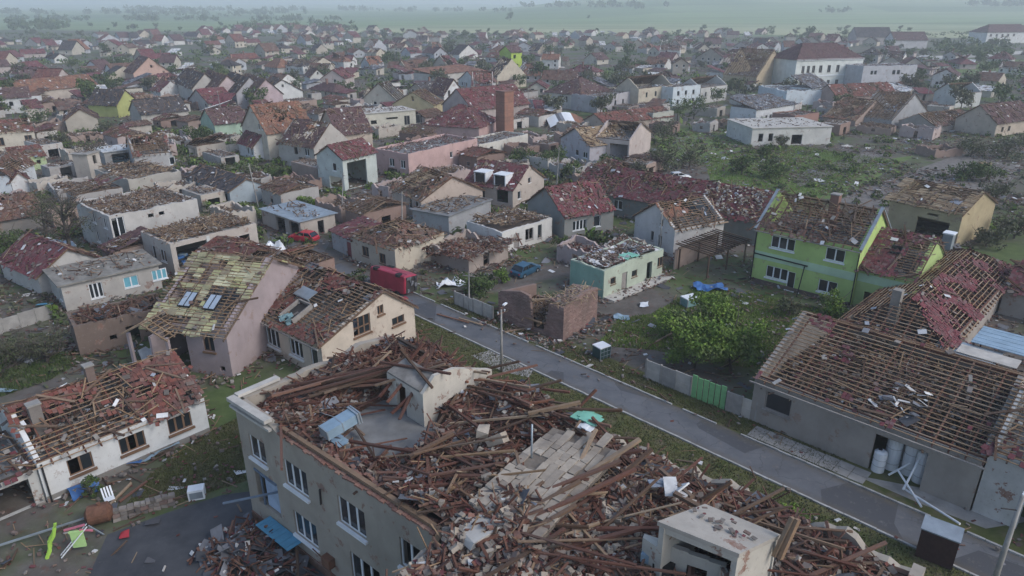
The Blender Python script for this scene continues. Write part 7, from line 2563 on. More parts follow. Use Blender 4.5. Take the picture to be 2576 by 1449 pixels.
panel_fence('grey concrete panel fence in front of the green shrubs', at(1624, 950), at(1735, 996), 1.75, 3, [M['concrete_light'], M['concrete']])
panel_fence('light green metal sheet fence between two concrete fences', at(1737, 997), at(1823, 1031), 2.0, 6, [M['fence_green']], posts=False)
panel_fence('rough concrete fence joining the warehouse corner', at(1826, 1033), at(1899, 1060), 1.7, 2, [M['concrete'], M['concrete_light']])
panel_fence('pale low concrete wall along the street beside the brick shed', at(1145, 765), at(1240, 806), 1.5, 4, [M['concrete_light']])
panel_fence('low grey garden wall at the left edge above the dark shrubs', at(-30, 850), at(135, 800), 1.5, 4, [M['concrete']])
panel_fence('pale wall along the lane before the pale green house', at(478, 392), at(602, 380), 1.6, 5, [M['concrete_light']])
# leaning utility poles
for (px, py, hh, ln) in ((1012, 610, 7, 0.06), (650, 520, 7, -0.08), (1400, 470, 7, 0.05), (860, 540, 6.5, 0.12), (1660, 640, 6, 0.03), (560, 300, 8, 0.05), (1330, 280, 8, -0.04), (1850, 300, 8, 0.06), (2330, 260, 8, -0.03), (2540, 250, 9, 0.02), (1180, 780, 4.2, 0.05)):
    t = root('utility_pole', f'thin grey utility pole leaning by {mark(px, py)}', 'pole', at(px, py), random.uniform(0, 3))
    V_, F_ = [], []
    tube(V_, F_, (0, 0, 0), (ln * hh, 0, hh), 0.11, 0.07, 8)
    obj('shaft', mesh_py('shaft', V_, F_), M['concrete'], t)
    b = Buf()
    b.bar((ln * hh - 0.02, -0.7, hh - 0.4), (ln * hh - 0.02, 0.7, hh - 0.4), 0.08, 0.08)
    b.build('crossarm', [M['grey_frame']], t)
# dark cabinet
t = root('steel_cabinet', 'dark maroon upright steel cabinet standing on the street near the white pipes', 'cabinet', at(2350, 1404), math.radians(-38))
b = Buf()
b.span(-0.95, 0.95, -0.55, 0.55, 0.05, 2.0)
b.build('body', [M['maroon']], t)
b = Buf()
b.hexa([(-1.0, -0.6, 2.003), (1.0, -0.6, 2.003), (1.0, 0.6, 2.003), (-1.0, 0.6, 2.003), (-1.0, -0.6, 2.08), (1.0, -0.6, 2.08), (1.0, 0.6, 2.28), (-1.0, 0.6, 2.28)])
b.build('lid', [M['steel']], t)
for k in range(6):
    b = Buf()
    b.span(-0.93 + k * 0.31, -0.93 + k * 0.31 + 0.28, -0.575, -0.552, 0.12, 1.95)
    b.build('door_board', [M['maroon']], t)

# playground wreck and garden things at the lower left
t = root('green_slide', 'lime green plastic slide bent upright in the lower left corner', 'slide', at(118, 1400), 0.5)
b = Buf()
pts = [(0, 0, 0.0), (0.25, 0.05, 0.45), (0.32, 0.1, 0.95), (0.6, 0.15, 1.3), (0.75, 0.2, 1.8)]
for p, q in zip(pts[:-1], pts[1:]):
    b.bar(p, q, 0.5, 0.05, 0, (1, -0.2, 0.3))
b.build('chute', [M['lime']], t)
for s in (-1, 1):
    b = Buf()
    for p, q in zip(pts[:-1], pts[1:]):
        b.bar(np.array(p) + np.array([0.02, 0.25 * s, 0]), np.array(q) + np.array([0.02, 0.25 * s, 0]), 0.05, 0.16)
    b.build('side_rail', [M['lime']], t)
t = root('ladder', 'white metal ladder leaning among the playground wreckage', 'ladder', at(190, 1395), 0.6)
for s in (0, 1):
    piece_bar('rail', M['white'], (-0.7, 0.3 * s, 0.1), (0.9, 0.3 * s, 1.6), 0.06, 0.05, t)
for i in range(7):
    f = (i + 0.5) / 7
    piece_bar('rung', M['grey_frame'], (-0.7 + 1.6 * f, 0, 0.1 + 1.5 * f), (-0.7 + 1.6 * f, 0.3, 0.1 + 1.5 * f), 0.04, 0.03, t)
t = root('play_cabin', 'light green plastic play cabin wall stuck in the wreckage beside the ladder', 'play cabin', at(205, 1385), 0.2)
b = Buf()
b.span(-0.35, 0.35, -0.05, 0.05, 0.3, 1.35)
b.span(-0.4, 0.4, -0.07, 0.07, 1.35, 1.45)
b.build('wall', [plain('light green plastic', (0.45, 0.68, 0.28), 0.5, var=0.15)], t)
b = Buf()
b.bar((-0.6, 0, 1.6), (0.5, 0.1, 1.75), 0.1, 0.1)
b.bar((0.2, 0, 1.5), (0.8, 0.2, 1.2), 0.08, 0.1)
b.build('roof_scrap', [plain('pink plastic', (0.50, 0.16, 0.22), 0.5, var=0.2)], t)
t = root('steel_beam_frame', 'long pale metal frame rail lying along the wreckage at the lower left', 'rail', at(0, 1390), 0)
piece_bar('rail', M['steel'], (0, 0, 0.5), tuple(at(225, 1300, 0.6) - at(0, 1390)), 0.09, 0.1, t)
piece_bar('rail', M['steel'], tuple(at(222, 1322, 0.9) - at(0, 1390)), tuple(at(262, 1345, 0.1) - at(0, 1390)), 0.06, 0.06, t)
t = root('rusty_boiler', 'round rusty boiler tank lying between the bungalow and the yard', 'tank', at(255, 1315), 0.4)
V_, F_ = [], []
tube(V_, F_, (-0.55, 0, 0.7), (0.55, 0, 0.75), 0.62, 0.62, 18)
tube(V_, F_, (0.55, 0, 0.75), (0.75, 0, 0.76), 0.62, 0.3, 18)
tube(V_, F_, (-0.55, 0, 0.7), (-0.75, 0, 0.69), 0.62, 0.3, 18)
obj('shell', mesh_py('shell', V_, F_, False), M['rust'], t)
V_, F_ = [], []
tube(V_, F_, (0.1, 0, 1.2), (0.1, 0, 1.5), 0.12, 0.12, 8)
obj('nozzle', mesh_py('nozzle', V_, F_), M['rust'], t)
t = root('white_appliance', 'white household appliance with a dark front lying in front of the yard wall', 'appliance', at(497, 1250), 0.3)
b = Buf()
b.span(-0.5, 0.5, -0.35, 0.35, 0.0, 0.75)
b.build('case', [M['white']], t)
b = Buf()
b.span(-0.4, 0.4, -0.365, -0.352, 0.12, 0.6)
b.build('front', [M['steel']], t)
t = root('white_chair', 'white slatted chair tipped over in the bungalow garden', 'chair', at(275, 1258), 0.7)
b = Buf()
for k in range(4):
    b.bar((-0.25 + k * 0.17, 0, 0.25), (-0.25 + k * 0.17, 0.5, 0.75), 0.1, 0.03)
b.build('slat_back', [M['white']], t)
b = Buf()
b.span(-0.3, 0.3, -0.45, 0.0, 0.22, 0.27)
b.build('seat', [M['white']], t)
for x in (-0.25, 0.25):
    piece_bar('leg', M['white'], (x, -0.4, 0.22), (x, -0.45, 0.0), 0.05, 0.05, t)


def crumple(label, px, py, sx_, sy_, hh, mat, name='tarpaulin', cat='tarpaulin', z=0.05, rz=None):
    """a crumpled sheet draped on the ground: folded grid with thickness"""
    nx, ny = 9, 6
    sd = random.randrange(60)
    X, Y = np.meshgrid(np.linspace(-sx_ / 2, sx_ / 2, nx), np.linspace(-sy_ / 2, sy_ / 2, ny), indexing='ij')
    X = X + 0.12 * sx_ * (vnoise(X * 2, Y * 2, sd) - 0.5)
    Y = Y + 0.15 * sy_ * (vnoise(X * 2, Y * 2, sd + 3) - 0.5)
    Z = z + hh * vnoise(X * 1.6 + 9, Y * 1.6, sd + 5) ** 1.5
    V_ = np.stack([X, Y, Z], -1).reshape(-1, 3)
    F_ = []
    for i in range(nx - 1):
        for j in range(ny - 1):
            F_.append((i * ny + j, (i + 1) * ny + j, (i + 1) * ny + j + 1, i * ny + j + 1))
    me = mesh_py(name, V_, F_)
    o = obj(name, me, M[mat] if isinstance(mat, str) else mat)
    md = o.modifiers.new('thickness', 'SOLIDIFY')
    md.thickness = 0.03
    o.location = at(px, py)
    o.rotation_euler[2] = random.uniform(0, 3) if rz is None else rz
    return tag(o, label, cat)


crumple('bright blue tarpaulin heaped against the bungalow wall below its left window', 215, 1240, 1.7, 1.0, 0.9, 'blue')
crumple('dark blue tarpaulin lying under the middle window of the bungalow', 345, 1162, 1.6, 0.9, 0.7, 'blue')
crumple('long pale blue cloth stretched along the bungalow wall', 400, 1140, 2.8, 1.0, 0.7, 'steel_blue', rz=0.75)
crumple('crumpled white sheet on the ground beside the overturned van', 1135, 718, 3.2, 1.6, 1.0, 'white', 'loose_sheet', 'sheet', rz=0.3)
crumple('white tent-like sheet in the yard behind the yellow wool roof', 692, 640, 2.6, 1.8, 2.0, 'white', 'loose_sheet', 'sheet')
crumple('blue swimming pool tarpaulin torn open beside the lime house garden', 1785, 728, 3.6, 2.0, 0.7, 'blue', rz=0.1)
crumple('pale blue sheet lying on the lawn behind the brick shed', 1563, 800, 1.6, 1.2, 0.3, 'steel_blue', 'loose_sheet', 'sheet')
crumple('white board lying in the garden below the mint house terrace', 1620, 770, 1.3, 0.9, 0.5, 'white', 'loose_sheet', 'sheet')
crumple('white sheet on the shrubs near the pale green end of the gardens', 1375, 385, 3.0, 1.2, 0.7, 'white', 'loose_sheet', 'sheet')
crumple('white sheet leaning before the pink house behind the bungalow', 405, 895, 3.4, 2.0, 1.2, 'white_dirty', 'loose_sheet', 'sheet', rz=0.7)
crumple('red plastic scrap at the edge of the yard asphalt', 315, 1350, 0.7, 0.5, 0.4, 'red', 'plastic_scrap', 'scrap')
crumple('mint plastic sheet in the porch debris of the grey ruin', 625, 1362, 0.9, 0.7, 0.5, 'mint', 'plastic_scrap', 'scrap')
crumple('small turquoise plastic bag on the yard beside the porch debris', 590, 1372, 0.6, 0.4, 0.3, 'mint', 'plastic_scrap', 'scrap')
crumple('flat dark tarpaulin on the yard asphalt beside the porch debris', 560, 1390, 2.6, 1.8, 0.12, 'felt', rz=0.5)
crumple('yellow ochre board lying on the cleared lot at the right', 2478, 415, 3.2, 2.0, 0.6, 'board', 'loose_board', 'board')
crumple('light blue roofing scrap at the left edge of the garden', 15, 985, 1.8, 0.7, 0.4, 'steel_blue', 'loose_sheet', 'sheet')
crumple('turquoise foil by the corner of the mossy flat roof', 115, 770, 1.6, 0.7, 0.5, 'sky_blue', 'loose_sheet', 'sheet')
# water tote with white lid beside the brick shed
t = root('water_tote', 'dark green water tote with a white lid beside the brick shed corner', 'water tank', at(1512, 898), 0.6)
b = Buf()
b.span(-0.6, 0.6, -0.55, 0.55, 0.12, 1.15)
b.build('tank', [plain('dark green plastic', (0.03, 0.07, 0.07), 0.5, var=0.3)], t)
b = Buf()
b.span(-0.62, 0.62, -0.57, 0.57, 1.153, 1.25)
b.build('lid', [M['white']], t)
b = Buf()
for x in (-0.61, -0.2, 0.2, 0.61):
    b.span(x - 0.02, x + 0.02, -0.6, -0.56, 0, 1.2)
b.span(-0.63, 0.63, -0.62, -0.6, 0.4, 0.44)
b.span(-0.63, 0.63, -0.62, -0.6, 0.8, 0.84)
b.build('cage', [M['steel']], t)
# stone edging wall of the yard
t = root('stone_wall', 'low dry stone wall between the bungalow garden and the dark yard', 'wall', at(285, 1312), math.atan2(*(at(430, 1270) - at(285, 1312)).yx))
L_ = (at(430, 1270) - at(285, 1312)).length
for r_ in range(3):
    x = 0.0
    while x < L_:
        ln = random.uniform(0.25, 0.5)
        piece('stone', M['rubble'], (x + ln / 2, random.uniform(-0.05, 0.05) + 0.12 * r_, 0.12 + r_ * 0.22), (ln * 0.92, 0.35, 0.2), rots_small(1, 0.08)[0], t, 0.3)
        x += ln
# planks leaning and lying about the gardens
for i, (a, b_, lab) in enumerate((((1100, 790), (1180, 812), 'splintered red plank lying along the street kerb below the van'), ((1155, 800), (1215, 818), 'pale splintered plank at the kerb near the low concrete wall'), ((1270, 835), (1345, 822), 'pale beam lying before the brick shed gap'),
                            ((270, 1275), (330, 1215), 'yellowish plank lying in the bungalow garden'), ((300, 1262), (370, 1210), 'orange plank beside the yellowish one in the bungalow garden'), ((195, 885), (235, 870), 'pale plank lying before the brick outbuilding'),
                            ((1650, 860), (1690, 838), 'grey post lying at the edge of the lawn'))):
    o = piece_bar('plank', M['wood_pale' if i not in (0, 4) else 'tile_orange'], at(*a, 0.15), at(*b_, 0.2), 0.16, 0.1, None)
    tag(o, lab, 'plank')

# ------------------------------------------------------------------ trees and shrubs near by
def T(label, px, py, ht, cr, n, size, mat='leaf', bare=0.0, cat='tree', name='tree', **kw):
    return make_tree(name, label, at(px, py), ht, cr, n, size, mat, bare, None, cat, **kw)


T('large bright green walnut tree standing behind the concrete fence', 1745, 925, 5.2, 3.4, 5200, 0.16, 'leaf_bright', lobes=12, low=0.18)
T('broad green tree beside the warehouse corner', 1838, 935, 4.8, 2.9, 4200, 0.16, 'leaf_bright', lobes=11, low=0.18)
T('lighter green tree behind the larger one in the garden', 1790, 850, 4.6, 2.7, 3200, 0.17, 'leaf_bright', lobes=9, low=0.2)
T('dark green tree at the left side of the garden', 1705, 850, 3.2, 2.0, 1500, 0.17, 'leaf', lobes=8, low=0.2)
T('leafy shrub hugging the lime house wall', 2090, 790, 2.4, 1.9, 1500, 0.15, 'leaf_bright', cat='shrub', name='shrub', low=0.2)
T('shrub between the lime house and the warehouse ridge', 1985, 795, 2.0, 1.4, 700, 0.15, 'leaf_dull', cat='shrub', name='shrub', low=0.2)
T('green fallen tree lying behind the low concrete wall', 1205, 745, 2.6, 2.4, 1500, 0.17, 'leaf', cat='tree', low=0.15)
T('bright shrub beside the buried blue car', 1262, 712, 1.6, 1.4, 600, 0.16, 'leaf_bright', cat='shrub', name='shrub', low=0.2)
T('bright roadside bush beside the stair tower', 1980, 1335, 1.6, 1.5, 1800, 0.11, 'leaf_bright', cat='bush', name='bush', low=0.15)
T('darker roadside bush at the bottom of the verge', 2100, 1400, 1.4, 1.5, 1500, 0.11, 'leaf', cat='bush', name='bush', low=0.15)
T('low weeds on the verge below the darker bush', 2210, 1445, 1.0, 1.3, 1000, 0.11, 'leaf', cat='bush', name='bush', low=0.15)
T('tall stripped grey tree before the tall roofless house', 178, 642, 9.0, 3.6, 700, 0.14, 'leaf_dull', 2.0, trunk_r=0.32)
T('second stripped tree with a forked trunk at the left', 120, 600, 7.5, 3.0, 500, 0.14, 'leaf_dull', 1.6, trunk_r=0.22)
T('tall stripped tree behind the brown beams', 235, 440, 8.0, 3.2, 300, 0.16, 'leaf_dull', 1.8, trunk_r=0.2)
T('dark bare shrub at the left end of the garden', 40, 930, 3.4, 2.2, 1500, 0.10, 'leaf_dull', 2.0, cat='shrub', name='shrub', low=0.1)
T('tangled dark shrub before the brick outbuilding', 120, 915, 3.2, 2.0, 1400, 0.10, 'leaf_dull', 2.0, cat='shrub', name='shrub', low=0.1)
T('low dark hedge bush by the left edge', -10, 960, 2.6, 2.2, 1200, 0.11, 'leaf', 1.0, cat='shrub', name='shrub', low=0.1)
T('young conifer against the bungalow wall', 238, 1250, 2.2, 0.7, 900, 0.09, 'leaf', cat='conifer', name='conifer', low=0.15)
T('green grass clump at the mossy roof corner', 140, 800, 1.8, 0.9, 500, 0.1, 'leaf_bright', cat='shrub', name='shrub', low=0.2)
T('dark garden shrub left of the torn open house', 60, 690, 2.4, 2.2, 900, 0.14, 'leaf', 0.6, cat='shrub', name='shrub', low=0.15)
T('dark tree in the garden at the left edge', 20, 640, 3.4, 2.6, 1000, 0.15, 'leaf', 0.8, low=0.2)
T('round dark green tree beside the pale green house', 508, 375, 5.4, 3.2, 1500, 0.24, 'leaf')
T('dark cypress-like shrub before the gutted grey house', 745, 520, 3.4, 1.6, 800, 0.18, 'leaf', cat='shrub', name='shrub', low=0.1)
T('yellowish green shrub beside the metal-roofed garages', 780, 528, 2.2, 1.6, 600, 0.18, 'leaf_bright', cat='shrub', name='shrub', low=0.15)
T('green shrub in the yard beside the broken white house', 1412, 632, 2.2, 1.3, 600, 0.15, 'leaf', cat='shrub', name='shrub', low=0.15)
for i, (px, py, ht, cr, n, m, lab) in enumerate((
        (1320, 425, 4.6, 3.2, 1100, 'leaf', 'dark tree right of the dormer house'), (1385, 428, 4.2, 3.4, 1100, 'leaf', 'broad dark tree with a white sheet near it'), (1440, 450, 3.0, 3.0, 900, 'leaf', 'low hedge tree before the lilac house'),
        (1530, 440, 4.0, 3.0, 900, 'leaf', 'green tree in front of the gutted front'), (1600, 450, 3.2, 3.0, 800, 'leaf_dull', 'dull bush right of the beige end wall'), (1670, 432, 5.2, 3.8, 1100, 'leaf_dull', 'torn pale tree at the edge of the open lots'),
        (1735, 420, 4.6, 3.4, 900, 'leaf_dull', 'torn tree with hanging scraps above the white car'), (1668, 360, 5.4, 4.0, 900, 'leaf_dull', 'grey green tree behind the open lots'), (1745, 300, 6.4, 4.0, 900, 'leaf', 'round green tree below the bluish house'),
        (1705, 305, 5.6, 3.6, 800, 'leaf', 'green tree left of the one below the bluish house'), (1865, 440, 3.6, 2.8, 900, 'leaf', 'round bush on the lawn left of the open lots'), (1935, 448, 3.4, 3.4, 1000, 'leaf', 'broad round bush on the bright lawn'),
        (1925, 402, 3.4, 2.6, 700, 'leaf', 'round bush behind the broad one on the lawn'), (1965, 372, 2.4, 2.0, 500, 'leaf_dull', 'bush in front of the low white building'), (2425, 452, 3.0, 3.6, 1100, 'leaf', 'dark hedge bush behind the yellow barn'),
        (2480, 455, 3.0, 3.4, 1000, 'leaf', 'dark hedge bush right of the yellow barn'), (2440, 395, 4.0, 4.0, 900, 'leaf_dull', 'dark torn tree at the right edge of the lots'), (2530, 400, 5.0, 4.6, 1000, 'leaf_dull', 'big dark tree at the right edge'),
        (2500, 505, 3.0, 3.0, 700, 'leaf_dull', 'grey twiggy bush right of the yellow barn wall'), (2550, 600, 3.0, 3.0, 700, 'leaf_dull', 'fallen twiggy tree at the right edge'), (2480, 620, 2.4, 2.6, 600, 'leaf_dull', 'fallen tree beside the yellow barn opening'),
        (640, 460, 3.0, 2.6, 700, 'leaf_dull', 'dull shrub on the garden plot before the red annex'), (700, 450, 2.2, 2.2, 600, 'leaf', 'green shrub on the garden plot before the red annex'), (560, 440, 2.0, 2.4, 500, 'leaf_dull', 'low weeds behind the blue grey house'),
        (105, 330, 6.0, 4.2, 900, 'leaf', 'dark tree behind the cream house at the left'), (150, 380, 4.6, 3.0, 600, 'leaf_dull', 'broken tree right of the light green shed'), (270, 345, 3.6, 3.2, 600, 'leaf_dull', 'low torn tree below the beige gable'))):
    T(lab, px, py, ht, cr, n, 0.24, m, 0.8 if m == 'leaf_dull' else 0.2, low=0.2)

# far trees among the roofs
protos = []
for k in range(5):
    m = ['leaf', 'leaf', 'leaf_dull', 'leaf', 'leaf_dull'][k]
    protos.append(make_tree('village_tree', 'small rounded tree standing among the distant village roofs', (0, -200 - 20 * k, 0), 6.0, 3.8, 420, 0.45, m, 0.2, 'trees among the distant roofs'))
nt_ = 0
placed = []
for tr in range(4000):
    if nt_ >= 295:
        break
    py = 70 + 250 * random.random() ** 1.7
    px = random.uniform(-60, 2640)
    lim = 76 if 850 < px < 2300 else (120 if px > 2300 else 50 + 20 * (1 - px / 850))
    if py < lim or (px > 1640 and py > 290):
        continue
    p = at(px, py)
    if not clear(p, 1.5):
        continue
    c = copy_tree(protos[nt_ % 5]) if nt_ >= 5 else protos[nt_]
    c.location = p
    c['label'] = f'{"dull torn" if nt_ % 5 in (2, 4) else "dark green"} tree among distant roofs {near_what(px, py)}'
    c.rotation_euler[2] = random.uniform(0, 6.28)
    s = random.uniform(0.6, 1.25)
    c.scale = (s, s, s * random.uniform(0.8, 1.2))
    nt_ += 1
# lone trees on the field
for px, py, s, lab in ((1283, 58, 1.7, 'lone round tree in the pale field'), (1480, 56, 0.8, 'tiny lone tree right of the bigger one in the pale field'), (2035, 98, 1.3, 'single round tree where the roofs meet the field')):
    c = copy_tree(protos[0])
    c.location = at(px, py)
    c.location.z = float(gz(c.location.x, c.location.y))
    c.scale = (s * 1.5, s * 1.5, s * 1.5)
    tag(c, lab, 'tree')
    del c['group']
# garden undergrowth between the houses, too dense to count
def undergrowth(n, y0, y1, r0, r1, q, name, label, mats, px0=-80, px1=2660, hole=None):
    Vs, Fs, off = [], [], 0
    far_, near_ = at(CX, y0).y, at(CX, y1).y
    for _ in range(n):
        y = math.sqrt(random.uniform(near_ ** 2, far_ ** 2))
        x = random.uniform((px0 - CX) / FOC, (px1 - CX) / FOC) * (y * math.cos(TH) + CAMH * math.sin(TH))
        if vnoise(x / 28.0, y / 28.0, 31) < 0.42 or not clear(Vector((x, y, 0)), 0.3):
            continue
        if hole and hole(x, y):
            continue
        bb, aa = (x - E0.x) * B.x + (y - E0.y) * B.y, (x - E0.x) * A.x + (y - E0.y) * A.y
        if -7 < bb < road_w + 3.5 and aa < a_end + 3:
            continue
        r = random.uniform(r0, r1)
        v, f = leaf_cloud(q, [(0, 0, r * 0.5, r), (r * 0.7, 0.2, r * 0.35, r * 0.6)], r * 0.3, 0.6)
        v[:, 2] = np.maximum(v[:, 2], 0.02)
        Vs.append(v + np.array([x, y, 0]))
        Fs.append(f + off)
        off += len(v)
    me = quad_mesh(name, np.concatenate(Vs), np.concatenate(Fs), rng.integers(0, len(mats), sum(len(f) for f in Fs)))
    o = obj(name, me, mats)
    return tag(o, label, 'undergrowth', None, 'stuff')


undergrowth(3600, 84, 330, 1.3, 3.2, 26, 'undergrowth', 'garden greenery filling the gaps between the distant houses', [M['leaf'], M['leaf'], M['leaf_dull'], M['leaf_bright']])
undergrowth(1500, 330, 620, 0.6, 1.6, 60, 'undergrowth', 'weeds and torn shrubs between the middle houses', [M['leaf'], M['leaf_dull'], M['leaf_bright']], px1=1640)
undergrowth(240, 330, 640, 0.4, 1.3, 60, 'undergrowth', 'weeds and torn shrubs on the open lots at the right', [M['leaf'], M['leaf_dull'], M['leaf_bright']], px0=1640)
undergrowth(260, 620, 960, 0.35, 0.9, 80, 'undergrowth', 'low weeds in the gardens near the street', [M['leaf'], M['leaf_dull']])
# woods in the distance
Vw, Fw, off = [], [], 0
spots = []
for (xa, xb, ya, yb, n, sz) in ((-60, 175, 50, 76, 190, 1.2), (100, 880, 51, 56, 150, 1.2), (540, 900, 66, 80, 110, 1.0), (-60, 800, 33, 37, 150, 1.7), (250, 1000, 26, 29, 130, 2.0), (860, 1300, 27, 31, 70, 1.7), (1250, 1700, 16, 20, 60, 1.8), (1560, 1640, 20, 24, 30, 1.6),
                                (2420, 2640, 14, 18, 60, 1.8), (300, 700, 42, 46, 60, 1.3), (2350, 2576, 108, 150, 70, 0.7), (2040, 2150, 30, 34, 16, 1.2)):
    for _ in range(n):
        u = random.random()
        if random.random() > min(1, 6 * u, 6 * (1 - u)) or vnoise(xa + u * (xb - xa) / 30.0, ya, 5) < 0.3:
            continue
        spots.append((xa + u * (xb - xa), random.uniform(ya, yb), sz))
for px, py, sz in spots:
    p = at(px, max(py, 19))
    d = p.length
    if py < 40:                      # find the place on the rising ground along the same line of sight
        dirv = (at(px, 60) - Vector((0, 0, CAMH))).normalized()
        x_, d_s = px - CX, CY - py
        c_, s_ = math.cos(TH), math.sin(TH)
        rv = Vector((x_, FOC * c_ + d_s * s_, -FOC * s_ + d_s * c_)).normalized()
        hit = None
        for dd in np.arange(900, 6500, 40):
            q = Vector((0, 0, CAMH)) + rv * float(dd)
            if q.z <= float(gz(q.x, q.y)):
                hit = q
                break
        if hit is None:
            continue
        p = hit
    z0 = float(gz(p.x, p.y))
    r_ = random.uniform(3.5, 6.5) * sz
    v, f = leaf_cloud(26, [(0, 0, r_ * 0.9, r_), (r_ * 0.5, 0, r_ * 0.6, r_ * 0.7)], r_ * 0.42)
    v[:, 2] = np.maximum(v[:, 2], 0)
    Vw.append(v + np.array([p.x, p.y, z0]))
    Fw.append(f + off)
    off += len(v)
o = obj('distant_woodland', quad_mesh('distant_woodland', np.concatenate(Vw), np.concatenate(Fw)), M['leaf'])
tag(o, 'belts of distant trees between the village and the hazy horizon', 'woods', None, 'stuff')

# ------------------------------------------------------------------ scattered wreckage on the ground
YARD = [at(*q) for q in ((270, 1345), (420, 1290), (560, 1245), (640, 1235), (700, 1330), (600, 1449), (560, 1500), (200, 1500))]


def in_poly(P, x, y):
    ins = np.zeros(len(x), bool)
    j = len(P) - 1
    for i in range(len(P)):
        ins ^= ((P[i].y > y) != (P[j].y > y)) & (x < (P[j].x - P[i].x) * (y - P[i].y) / (P[j].y - P[i].y + 1e-9) + P[i].x)
        j = i
    return ins


def strew(n, y0, y1, kinds, size, name, label, px0=-80, px1=2660, avoid=True):
    mats = [k[0] for k in kinds]
    sh = np.array([k[1] for k in kinds], float)
    sh /= sh.sum()
    b = Buf()
    far, near = at(CX, y0).y, at(CX, y1).y
    for i, (m, _, dm) in enumerate(kinds):
        c = int(n * sh[i])
        yy = np.sqrt(rng.uniform(near ** 2, far ** 2, c))
        t_ = rng.uniform((px0 - CX) / FOC, (px1 - CX) / FOC, c)
        dep = yy * math.cos(TH) + CAMH * math.sin(TH)
        xx = t_ * dep
        k = vnoise(xx / 9.0, yy / 9.0, 21) * 0.7 + rng.random(c) * 0.3 > 0.42
        k &= ~(in_poly(YARD, xx, yy) & (rng.random(c) > 0.12))
        if avoid:
            bb = (xx - E0.x) * B.x + (yy - E0.y) * B.y
            aa = (xx - E0.x) * A.x + (yy - E0.y) * A.y
            k &= ~((bb > -0.3) & (bb < road_w + 0.1) & (aa < a_end + 4) & (rng.random(c) > 0.09))
            k &= ~((bb > -5) & (bb < 0) & (aa < a_end) & (rng.random(c) > 0.25))
        xx, yy = xx[k], yy[k]
        c = len(xx)
        hs = np.stack([rng.uniform(*d, c) for d in dm], 1) * 0.5 * size
        b.boxes(np.stack([xx, yy, hs[:, 2] + rng.uniform(0, 0.15, c) * size], 1), hs, rots(c, 0.22), i)
    o = b.build(name, mats, None, 'stuff')
    return tag(o, label, 'wreckage')


ALL = [(M['tile_red'], 2.4, K_TILE), (M['tile_wine'], 1.6, K_TILE), (M['wood'], 1.2, K_PLANK), (M['batten'], 1.0, K_LATH), (M['rubble'], 3.2, K_CHUNK), (M['litter'], 0.45, K_BIT), (M['litter'], 0.12, K_SHEET), (M['felt'], 0.4, K_SHEET)]
strew(18000, 560, 1449, ALL, 0.85, 'wreckage', 'broken tiles, boards and rubble strewn between the nearer houses')
strew(26000, 330, 560, ALL, 1.1, 'wreckage', 'tiles, boards and white scraps strewn over the middle lots')
strew(17000, 150, 330, ALL, 1.8, 'wreckage', 'debris strewn between the far houses')
# twigs and torn branches on the open lots at the right
TW = [(M['bark'], 3, ((0.8, 2.6), (0.03, 0.08), (0.03, 0.08))), (M['leaf_dull'], 1.4, ((0.3, 0.9), (0.2, 0.6), (0.1, 0.4))), (M['litter'], 0.25, K_BIT), (M['wood'], 0.8, K_PLANK)]
strew(2200, 380, 640, TW, 1.0, 'torn_branches', 'torn twigs and branches covering the lots at the right', 1900, 2660, False)
strew(2500, 560, 1000, TW, 0.9, 'torn_branches', 'torn twigs covering the gardens at the left', -80, 620, False)

# grass
gp = lambda n: (lambda a, b_: (E0.x + A.x * a + B.x * b_, E0.y + A.y * a + B.y * b_))(rng.uniform(-22, a_end - 1.5, n), rng.uniform(-5.5, -0.25, n))
grass_patch('grass', gp, 30000, 0.16, 'grass', 'grass along the near side of the street')
gp2 = lambda n: (lambda a, b_: (E0.x + A.x * a + B.x * b_, E0.y + A.y * a + B.y * b_))(rng.uniform(-4, a_end - 4, n), road_w + 0.3 + rng.random(n) * 2.4)
grass_patch('grass', gp2, 14000, 0.14, 'grass', 'thin grass along the far side of the street')


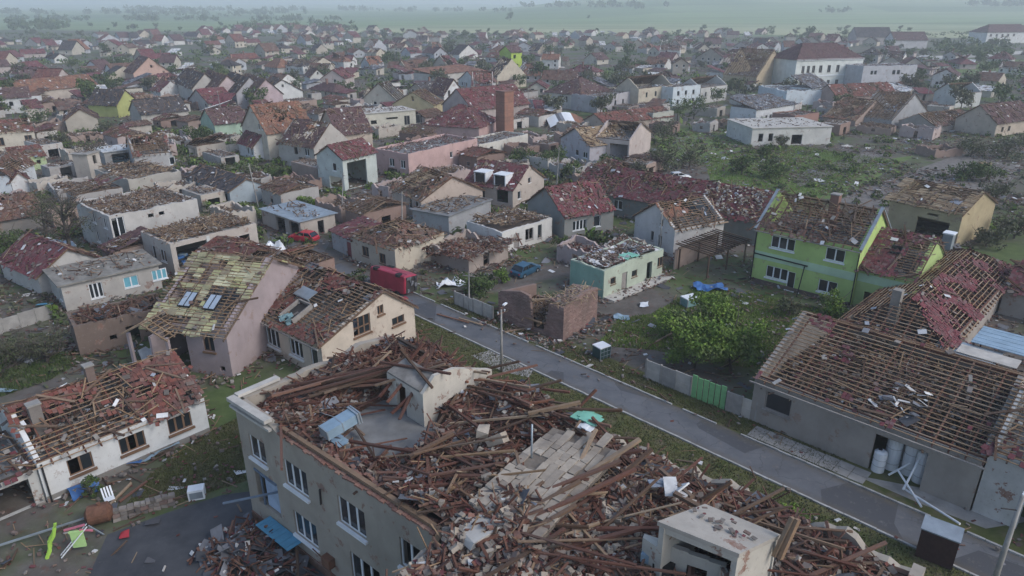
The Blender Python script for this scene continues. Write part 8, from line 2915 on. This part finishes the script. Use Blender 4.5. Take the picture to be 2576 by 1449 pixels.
def poly_pts(pts):
    P = [at(*p) for p in pts]
    xs_, ys_ = [p.x for p in P], [p.y for p in P]

    def fn(n):
        x, y = rng.uniform(min(xs_), max(xs_), n), rng.uniform(min(ys_), max(ys_), n)
        ins = np.zeros(n, bool)
        j = len(P) - 1
        for i in range(len(P)):
            c = ((P[i].y > y) != (P[j].y > y)) & (x < (P[j].x - P[i].x) * (y - P[i].y) / (P[j].y - P[i].y + 1e-9) + P[i].x)
            ins ^= c
            j = i
        return x[ins], y[ins]
    return fn


grass_patch('grass', poly_pts([(1500, 870), (1560, 800), (1640, 790), (1760, 720), (1880, 735), (2140, 800), (2010, 850), (1900, 930), (1640, 880)]), 40000, 0.28, 'leaf_bright', 'tall grass in the garden behind the brick shed')
grass_patch('grass', poly_pts([(300, 1290), (380, 1190), (520, 1090), (600, 1050), (620, 1210), (420, 1275)]), 16000, 0.14, 'grass', 'grass plot before the white bungalow')
grass_patch('grass', poly_pts([(1770, 395), (1990, 365), (2230, 400), (2060, 500), (1800, 500)]), 26000, 0.5, 'leaf_bright', 'meadow grass on the open lots')
grass_patch('grass', poly_pts([(-60, 960), (180, 880), (260, 880), (120, 960), (0, 1000)]), 9000, 0.35, 'leaf', 'dark grass in the garden at the left')

# ------------------------------------------------------------------ air
hz = Buf()
hz.span(-8200, 8200, -90, 9200, -2.0, 175)
ho = hz.build('haze', None, None, 'stuff')
hm = bpy.data.materials.new('haze air')
hm.use_nodes = True
tn_ = hm.node_tree
for n in list(tn_.nodes):
    if n.type == 'BSDF_PRINCIPLED':
        tn_.nodes.remove(n)
pv_ = tn_.nodes.new('ShaderNodeVolumePrincipled')
pv_.inputs['Color'].default_value = (0.88, 0.95, 1.0, 1)
pv_.inputs['Density'].default_value = 0.00045
pv_.inputs['Anisotropy'].default_value = 0.1
tn_.links.new(pv_.outputs[0], tn_.nodes['Material Output'].inputs['Volume'])
ho.data.materials.append(hm)
tag(ho, 'pale grey haze over the fields beyond the village', 'haze')
ho.visible_shadow = True
